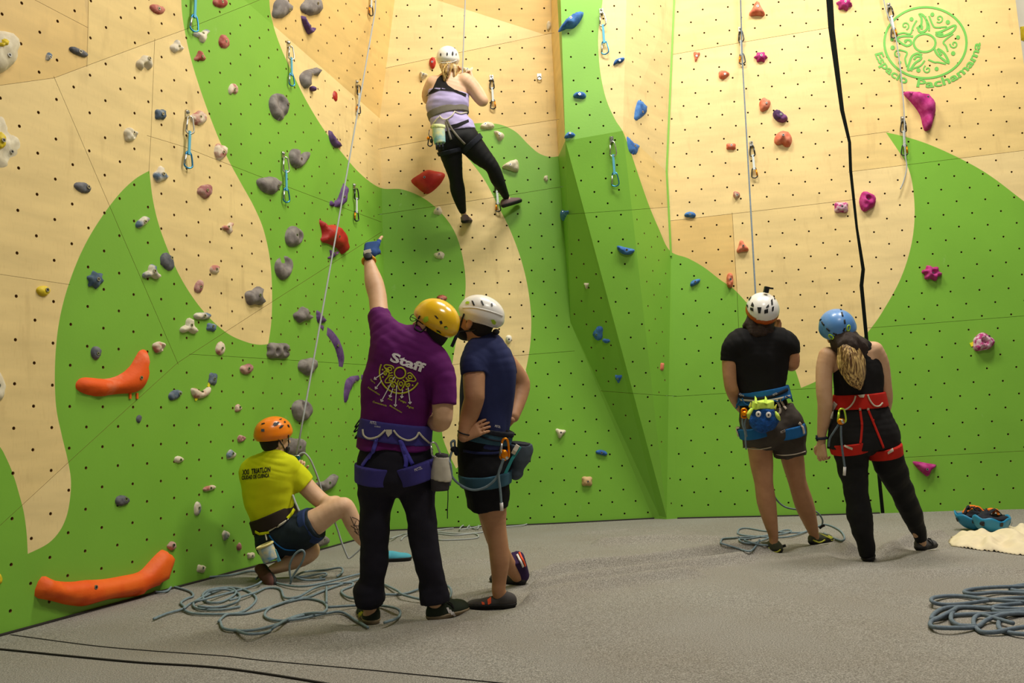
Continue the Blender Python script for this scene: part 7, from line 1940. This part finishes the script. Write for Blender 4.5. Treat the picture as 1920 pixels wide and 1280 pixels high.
LG2 = [(876, 262, D5, 46), (900, 290, D5 + 0.05, 37), (922, 312, D5 + 0.09, 25), (932, 335, D5 + 0.18, 24), (942, 355, D5 + 0.28, 16), (949, 369, FW2 - 0.13, 11), (954, 376, FW2 - 0.11, 11)]
body.limb(LG1).limb(LG2)
hcc = P(840, 117, D5 + 0.07); cf_, cu_ = iv(0.12, 0.22, 0.96), iv(0.02, 0.97, -0.22)
body.limb([(845, 150, D5 + 0.05, 27), (841, 130, D5 + 0.06, 24)], k=0.03)
head_solid(body, hcc, cf_, cu_, 0.95)
hA = hand_solid(P(885, 150, D5 + 0.3), iv(-0.3, 0.8, 0.4), iv(0.5, 0, 0.5), iv(-0.6, 0, 0.5), curl=0.9, sc=0.9); hB = hand_solid(P(850, 140, D5 + 0.32), iv(0.4, 0.8, 0.3), iv(-0.5, 0, 0.5), iv(0.6, 0, 0.5), curl=0.9, sc=0.9)
V, Fq = join_np([body.mesh(0.008), hA.mesh(0.006), hB.mesh(0.006)])
np_mesh('body', V, Fq, m_skin3, cl.o); cl.add(V, Fq); eyes(cl, hcc, cf_, cu_)
lg = Solid(0.02); lg.loft([(850, 240, D5 + 0.01, 72, 0.25), (858, 262, D5, 80, 0.29)], rc_, (True, False)); 
lg.limb([(x, y, d, w + 2) for x, y, d, w in LG1[:6]], (False, True), 0.012).limb([(x, y, d, w + 2) for x, y, d, w in LG2[:6]], (False, True), 0.012)
cl.solid('leggings', lg, m_legg, 0.008)
tk = Solid(0.02); tk.loft([(854, 252, D5 + 0.005, 78, 0.285), (850, 240, D5 + 0.01, 76, 0.27), (844, 222, D5 + 0.02, 70, 0.245), (840, 205, D5 + 0.03, 76, 0.25), (839, 190, D5 + 0.03, 78, 0.25), (840, 176, D5 + 0.03, 74, 0.235)], rc_, (True, False), k=0.01)
cl.solid('top', tk, m_lav, 0.0075, cuts=[(np.array(P(838, 171, D5)), np.array(iv(0.10, 1, 0)))], folds=fold_noise(0.005, 34, 101, (0.4, 0.4, 2)))
cl.patch('racer_back', [(798, 181), (812, 166), (820, 148), (826, 142), (832, 140), (834, 150), (840, 160), (852, 168), (874, 176), (873, 182), (850, 171), (825, 169)], m_tank, 0.004, None, 4)
cl.patch('hem_band', [(838, 236), (856, 232), (878, 224), (879, 229), (860, 238), (848, 243)], m_tank, 0.004, None, 2)
hp = empty('harness', P(842, 212, D5)); adopt(hp, cl.o)
q = Solid(0.004); q.loft([(839, 206, D5 + 0.03, 80, 0.262), (842, 219, D5 + 0.02, 77, 0.262)], iv(1, 0.18, 0.05).normalized(), (True, True)); cl.solid('waist_belt', q, m_hgrey, 0.0065, parent=hp)
q = Solid(0.004); q.limb([(881, 266, D5 + 0.01, 51), (888, 274, D5 + 0.02, 48)], (True, True)); cl.solid('leg_loop', q, m_darkwb, 0.0065, parent=hp)
q = Solid(0.004); q.limb([(843, 280, D5, 50), (845, 288, D5 + 0.01, 47)], (True, True)); cl.solid('leg_loop', q, m_darkwb, 0.0065, parent=hp)
for pts in ([(838, 225), (846, 240), (858, 256), (872, 270)], [(836, 228), (841, 245), (846, 262)]): cl.strap('strap', pts, 0.02, m_hgrey, 0.005, parent=hp)
for pts in ([(825, 218), (830, 223), (838, 224), (848, 217), (852, 210)], [(852, 210), (862, 214), (874, 211)], [(824, 220), (818, 226), (810, 236), (805, 243)]): cl.cord('gear_loop', pts, 0.006, m_cord, 0.009, parent=hp)
fC, uC, rC = frame(cf_, cu_); hpc = head_frame_point(hcc, cf_, cu_, 0.95)
hr = Solid(0.015); hr.ell(hpc(0, -0.03, -0.01), (0.076, 0.078, 0.08), (rC, fC, uC)); hr.limb([(838, 124, D5 - 0.02, 20), (836, 136, D5 - 0.05, 15), (834, 148, D5 - 0.05, 8)], k=0.02); hr.limb([(848, 124, D5 + 0.02, 16), (853, 135, D5 + 0.0, 9), (849, 146, D5 - 0.02, 3)], k=0.02)
cl.solid('hair', hr, m_hair_bl, 0.006, folds=fold_noise(0.004, 90, 15, (1, 1, 0.3)))
hel = empty('helmet', hcc); adopt(hel, cl.o)
hs, hcut = helmet_solid(hpc(0, -0.006, 0.046), fC, uC, (0.107, 0.130, 0.106), -0.082, 0.05)
V, Fq = hs.mesh(0.006, 0, hcut); np_mesh('shell', V, Fq, m_whelm, hel); cl.add(V, Fq)
for x, y, w_, h__ in ((826.5, 102.5, 2.6, 6), (838.5, 101.5, 3, 6), (848.5, 100.5, 3.4, 8.5), (855, 102, 1.6, 4.5)): cl.patch('vent', [(x + w_ / 2 * math.cos(k * 0.785), y + h__ / 2 * math.sin(k * 0.785)) for k in range(8)], m_black, 0.003, hel, 0)
cl.cord('ridge', [(822, 117), (832, 118), (845, 117), (856, 113)], 0.004, m_whelm, 0.001, parent=hel)
m_shoe_m = cloth('mauve_climbing_shoe', rgb(116, 96, 96))
up_ = PL['C'][1]
h_ = P(871, 418, FW1 - 0.17); t_ = h_ + (iv(0.15, 0.15, 1)).normalized() * 0.20; s1_ = shoe(cl, h_, t_, (0, 0, 1), (m_shoe_m, m_blackrub), P(868, 400, FW1 - 0.14), 0.042)
h_ = P(944, 389, FW2 - 0.15); t_ = h_ + (iv(0.80, 0.32, 0.5)).normalized() * 0.21; s2_ = shoe(cl, h_, t_, (0, 0, 1), (m_shoe_m, m_blackrub), P(950, 371, FW2 - 0.13), 0.042)
dc = D5 - 0.16
cb = empty('chalk_bag', P(823, 255, dc))
q = Solid(0.006); q.limb([(822, 240, dc, 24), (823, 256, dc, 24), (825, 269, dc, 21)], (True, True)); V, Fq = q.mesh(0.006); np_mesh('bag', V, Fq, material('painted_chalk_bag', rgb(228, 220, 150), 0.8, var=0.2, vscale=14, col2=rgb(110, 178, 196)), cb)
q = Solid(0.004); q.loft([(822, 235, dc, 26, 0.13), (822, 241, dc, 26, 0.13)], rc_, (True, True)); V, Fq = q.mesh(0.006); np_mesh('rim', V, Fq, cloth('pale_lime_rim', rgb(226, 232, 170)), cb)
b = MB()
for x in (818, 824, 830): b.ribbon([P(x, 268, dc - 0.04), P(x + 0.5, 275, dc - 0.045), P(x + 1, 281, dc - 0.03)], -_fw, 0.016, 0.006)
b.build('strap', m_darkwb, cb, False)
tag(cb, 'yellow and turquoise chalk bag on the climber’s harness', 'chalk bag')
b = MB(); carabiner(b, P(807, 256, dc + 0.03), P(806, 274, dc + 0.03), iv(1, 0, 0.2).normalized(), 0.045, 0.006); b.ball(P(803, 259, dc + 0.03), 0.016, mi=1); b.ball(P(809, 264, dc + 0.03), (0.016, 0.014, 0.022))
b.tube([P(805, 243, dc + 0.05), P(804, 252, dc + 0.04), P(806, 258, dc + 0.03)], 0.004, 5)
o = b.build('carabiner', [m_dark_metal, m_orange_ano], None); tag(o, 'dark carabiner with belay gear at the climber’s left hip', 'carabiner')
r0 = wallpt(877, -200, 0.25); r1 = wallpt(874, 0, 0.25); r2 = P(867, 138, D5 + 0.28); r3 = P(850, 190, D5 + 0.26)
rope([[r0, r1, r1.lerp(r2, 0.5), r2, r2.lerp(r3, 0.5), r3]], m_rope_l, 'pale rope running up from the climber', 0.0068)
# rope of the man in black, running over the right wall
ra = [wallpt(1383, -200, 0.08), wallpt(1387, 0, 0.06), wallpt(1390, 112, 0.06)]; rz = P(1425, 700, D2 + 0.42)
rope([ra + [ra[-1].lerp(rz, t / 8) for t in range(1, 9)]], m_rope_d, 'grey rope running straight down to the man in black', 0.0068)
rope([[wallpt(v.x, v.y, 0.05) for v in catmull([Vector((x, y, 0)) for x, y in ((1630, -140), (1653, 0), (1668, 50), (1676, 72), (1686, 140), (1692, 215), (1694, 290), (1697, 315), (1692, 340), (1685, 357))], 6)]], m_rope_l, 'loose pale rope hanging over the green emblem', 0.006)
# ================================================================== painted emblem and name on the right wall
m_emb = material('green_emblem_paint', rgb(110, 186, 82), 0.5)
em = empty('wall_emblem', wallpt(1735, 80, 0.0))
ECX, ECY, ERX, ERY = 1735.0, 80.0, 77.0, 66.5
def ep(x, y, off=0.003): return wallpt(ECX + (x - ECX) * 1.0, ECY + (y - ECY) * 1.0, off)
def eline(name, pts, w, n=4):
    q = catmull([Vector((x, y, 0)) for x, y in pts], n)
    b = MB(); b.ribbon([ep(v.x, v.y, 0.001) for v in q], PL['R'][1], w * 1.35, 0.003); b.build(name, m_emb, em, False)
eline('emblem_ring', [(ECX + ERX * math.cos(k * math.pi / 18), ECY + ERY * math.sin(k * math.pi / 18)) for k in range(37)], 0.016, 2)
eline('emblem_hub', [(1733.5 + 20.5 * math.cos(k * math.pi / 9), 80.5 + 17 * math.sin(k * math.pi / 9)) for k in range(19)], 0.015, 2)
def ez(x, y): return (1440 + x / 2.998, y / 2.998)      # positions read from an enlarged view
for pts in ([(835, 160), (860, 140), (862, 100), (850, 80), (870, 85), (890, 115), (895, 155), (880, 175), (855, 180), (845, 165), (855, 145), (865, 150), (862, 165)],
            [(940, 185), (965, 180), (1000, 165), (1040, 145), (1055, 148), (1040, 175), (1000, 198), (965, 205), (945, 195), (965, 192), (985, 190)],
            [(935, 275), (950, 305), (985, 335), (1015, 355), (1005, 325), (985, 295), (955, 275), (960, 290), (975, 310)],
            [(865, 310), (840, 300), (810, 315), (795, 350), (785, 390), (800, 390), (825, 355), (855, 335), (860, 320), (835, 318), (820, 335)],
            [(815, 205), (790, 203), (750, 205), (725, 218), (745, 240), (780, 258), (805, 245), (795, 225), (770, 228), (775, 240)]):
    eline('emblem_petal', [ez(*q) for q in pts], 0.016, 3)
for pts in ([(905, 175), (905, 145), (890, 110)], [(905, 90), (925, 140), (945, 155), (1005, 150)], [(1040, 190), (1000, 220), (985, 240), (1000, 260), (1010, 290)], [(1000, 360), (955, 350), (935, 350), (900, 335)], [(880, 340), (855, 370), (815, 385), (805, 400)], [(780, 375), (770, 330), (780, 295), (735, 280)], [(720, 195), (760, 185), (800, 190), (815, 150), (835, 115)]):
    eline('emblem_line', [ez(*q) for q in pts], 0.012, 4)
for cx, cy, a0 in ((770, 145, 0), (962, 105, 1), (1045, 248, 2), (895, 390, 3), (730, 305, 4)):
    eline('emblem_curl', [ez(cx + (3 + 2.1 * k) * math.cos(a0 + k * 0.75), cy + (3 + 2.1 * k) * math.sin(a0 + k * 0.75)) for k in range(11)], 0.010, 2)
for cx, cy, r in ((806, 108, 12), (923, 82, 12), (1010, 125, 13), (1067, 210, 12), (1040, 300, 13), (947, 387, 12), (845, 395, 13), (740, 352, 10), (700, 268, 13), (697, 222, 11)):
    x0, y0 = ez(cx, cy); mesh_obj('emblem_dot', [ep(x0 + r / 3 * math.cos(k * 0.785), y0 + r / 3 * math.sin(k * 0.785), 0.004) for k in range(8)], [tuple(range(8))[::-1]], m_emb, em, False)
# lettering on an arc below the emblem
NX, NY, NRX, NRY = 1737.0, 77.0, 101.0, 87.0
A0, A1 = 164.0, 0.0
def arcmap(a, y, wd):
    th = math.radians(A0 + (A1 - A0) * a); k = y * 21.0
    x, yy = NX + (NRX - 0) * math.cos(th), NY + NRY * math.sin(th)
    dx, dy = math.cos(th), math.sin(th)
    return ep(x - dx * k, yy - dy * k, 0.004)
A0, A1 = 164.0, 112.0
lettering('emblem_word', 'Espacio', arcmap, m_emb, em, 0.028)
A0, A1 = 101.0, 2.0
lettering('emblem_word', 'Pachamama', arcmap, m_emb, em, 0.028)
tag(em, 'round green sun emblem with lettering painted on the right plywood wall', 'emblem')

# ================================================================== helmets and cloth on the floor at the right
m_bh2 = material('petrol_blue_shell', rgb(34, 128, 172), 0.4)
m_orange_web = cloth('orange_webbing', rgb(226, 120, 40))
def floor_helmet(px, py, rx, tilt, label, yaw):
    g = on_floor(px, py); d = project(g)[2]
    c = g + Vector((0, 0, 0.125))
    u = Vector((math.sin(tilt) * math.cos(yaw), math.sin(tilt) * math.sin(yaw), -math.cos(tilt)))
    f = Vector((math.cos(yaw), math.sin(yaw), 0.0)); f = (f - u * f.dot(u)).normalized(); r = f.cross(u)
    t = empty('climbing_helmet', g)
    n, m = 36, 12; V = []; Fc = []
    for lay, sc in ((0, 1.0), (1, 0.93)):
        for i in range(m + 1):
            for k in range(n):
                ph = 2 * math.pi * k / n
                hgt = 0.012 * math.cos(2 * ph) + 0.010 * math.cos(6 * ph) * (1 if lay == 0 else 1)
                th = math.pi / 2 * i / m
                rim = hgt * (1 - i / m)
                V.append(c + (f * (0.140 * math.cos(ph)) + r * (0.110 * math.sin(ph))) * (math.cos(th) * sc) + u * (0.120 * math.sin(th) * sc - rim))
    o_ = (m + 1) * n
    for i in range(m):
        for k in range(n):
            l = (k + 1) % n
            Fc.append((i * n + k, i * n + l, (i + 1) * n + l, (i + 1) * n + k)); Fc.append((o_ + i * n + k, o_ + (i + 1) * n + k, o_ + (i + 1) * n + l, o_ + i * n + l))
    for k in range(n):
        l = (k + 1) % n; Fc.append((k, o_ + k, o_ + l, l))
    sh_ = mesh_obj('shell', V, Fc, m_bh2, t)
    for ph in (-2.6, -1.6, -0.6, 0.6, 1.6, 2.6):
        b = MB()
        for a_, z_ in ((0.0, 0.045),):
            rad = f * (0.142 * math.cos(ph)) + r * (0.112 * math.sin(ph)); tg = (f * (-math.sin(ph)) + r * math.cos(ph)).normalized()
            nn = (f * (math.cos(ph) / 0.14) + r * (math.sin(ph) / 0.11)).normalized(); q0 = c + rad * 0.955 + u * z_
            nv_ = (nn + u * 0.35).normalized(); vv_ = tg.cross(nv_).normalized()
            b.add([q0 + nv_ * 0.004 + tg * x - vv_ * y * (1 if vv_.z < 0 else -1) * 1.0 for x, y in ((-0.011, -0.014), (0.011, -0.014), (0.013, 0.012), (0.006, 0.020), (-0.006, 0.020), (-0.013, 0.012))], [(0, 1, 2, 3, 4, 5)])
        b.build('vent', m_black, t, False)
    rnd = random.Random(int(px))
    for k in range(5):
        a = rnd.uniform(0, 6.28); b = MB()
        p0 = c + f * (0.09 * math.cos(a)) + r * (0.07 * math.sin(a)) + Vector((0, 0, 0.0)); p2 = c + f * (-0.06 * math.cos(a + 1)) + r * (-0.05 * math.sin(a + 1)) + Vector((0, 0, 0.02))
        mid = (p0 + p2) / 2 + Vector((rnd.uniform(-0.02, 0.02), rnd.uniform(-0.02, 0.02), 0.05)); b.ribbon(catmull([p0, mid, p2], 5), Vector((0.1, -0.4, 1)), 0.018, 0.005); b.build('strap', m_orange_web if k in (1, 3) else m_darkwb, t)
    q = Solid(0.01); q.ell(c + Vector((0, 0, -0.01)), (0.10, 0.08, 0.03), (f, r, Vector((0, 0, 1)))); Vq, Fq_ = q.mesh(0.008, folds=fold_noise(0.008, 60, int(px))); np_mesh('padding', Vq, Fq_, m_darkwb, t)
    b = MB(); b.ball(c + Vector((0.0, 0, 0.055)), (0.03, 0.02, 0.016)); b.build('adjuster', m_orange_web, t)
    tag(t, label, 'helmet')
    return t
floor_helmet(1829, 994, 0, 0.05, 'blue helmet lying upside down, farther of the pair on the carpet', 2.6)
floor_helmet(1862, 1001, 0, -0.05, 'blue helmet lying upside down beside the cream cloth, nearer one', 0.15)
# crumpled cream cloth: draped sheet with thickness
m_cream_cl = cloth('cream_cloth', rgb(222, 208, 176), 0.9, 0.05)
def crumpled():
    n = 44; rnd = random.Random(9); V = []; 
    ol = [(1783, 1022), (1786, 1008), (1815, 1002), (1850, 994), (1885, 991), (1925, 996), (1985, 1004), (2010, 1025), (1985, 1045), (1925, 1043), (1870, 1036), (1820, 1030)]
    G = [ground(x, y) for x, y in ol]; cx = sum(g.x for g in G) / len(G); cy = sum(g.y for g in G) / len(G)
    out = [(v.x, v.y) for v in catmull([Vector((g.x, g.y, 0)) for g in G], 4, True)]
    x0, x1 = min(o[0] for o in out), max(o[0] for o in out); y0, y1 = min(o[1] for o in out), max(o[1] for o in out)
    xs = np.linspace(x0, x1, 90); ys = np.linspace(y0, y1, 50); XX, YY = np.meshgrid(xs, ys)
    d = np.full(XX.shape, 9.0)
    for i in range(len(out)): d = np.minimum(d, seg_dist(XX, YY, out[i], out[(i + 1) % len(out)]))
    ins = in_poly(XX.ravel(), YY.ravel(), out).reshape(XX.shape); s = np.where(ins, d, -d)
    f = np.sin(26 * XX + 9 * YY + 2.5 * np.sin(7 * YY + 3 * XX)) * 0.5 + np.sin(17 * YY - 21 * XX + 2 * np.sin(9 * XX)) * 0.5 + 0.5 * np.sin(45 * XX - 20 * YY + 2 * np.sin(12 * YY))
    hgt = np.clip(s / 0.12, 0, 1) ** 0.6 * (0.040 + 0.024 * f) 
    Z = floor_z(XX, YY) + 0.004 + hgt
    idx = -np.ones(XX.shape, int); vv_ = []; ff_ = []
    for j in range(50):
        for i in range(90):
            if s[j, i] > -0.012: idx[j, i] = len(vv_); vv_.append((XX[j, i], YY[j, i], Z[j, i]))
    for j in range(49):
        for i in range(89):
            q = (idx[j, i], idx[j, i + 1], idx[j + 1, i + 1], idx[j + 1, i])
            if min(q) >= 0: ff_.append(q)
    o = mesh_obj('cloth', vv_, ff_, m_cream_cl)
    md = o.modifiers.new('thick', 'SOLIDIFY'); md.thickness = 0.004
    return o
tag(crumpled(), 'crumpled cream cloth lying on the carpet at the right edge', 'cloth')
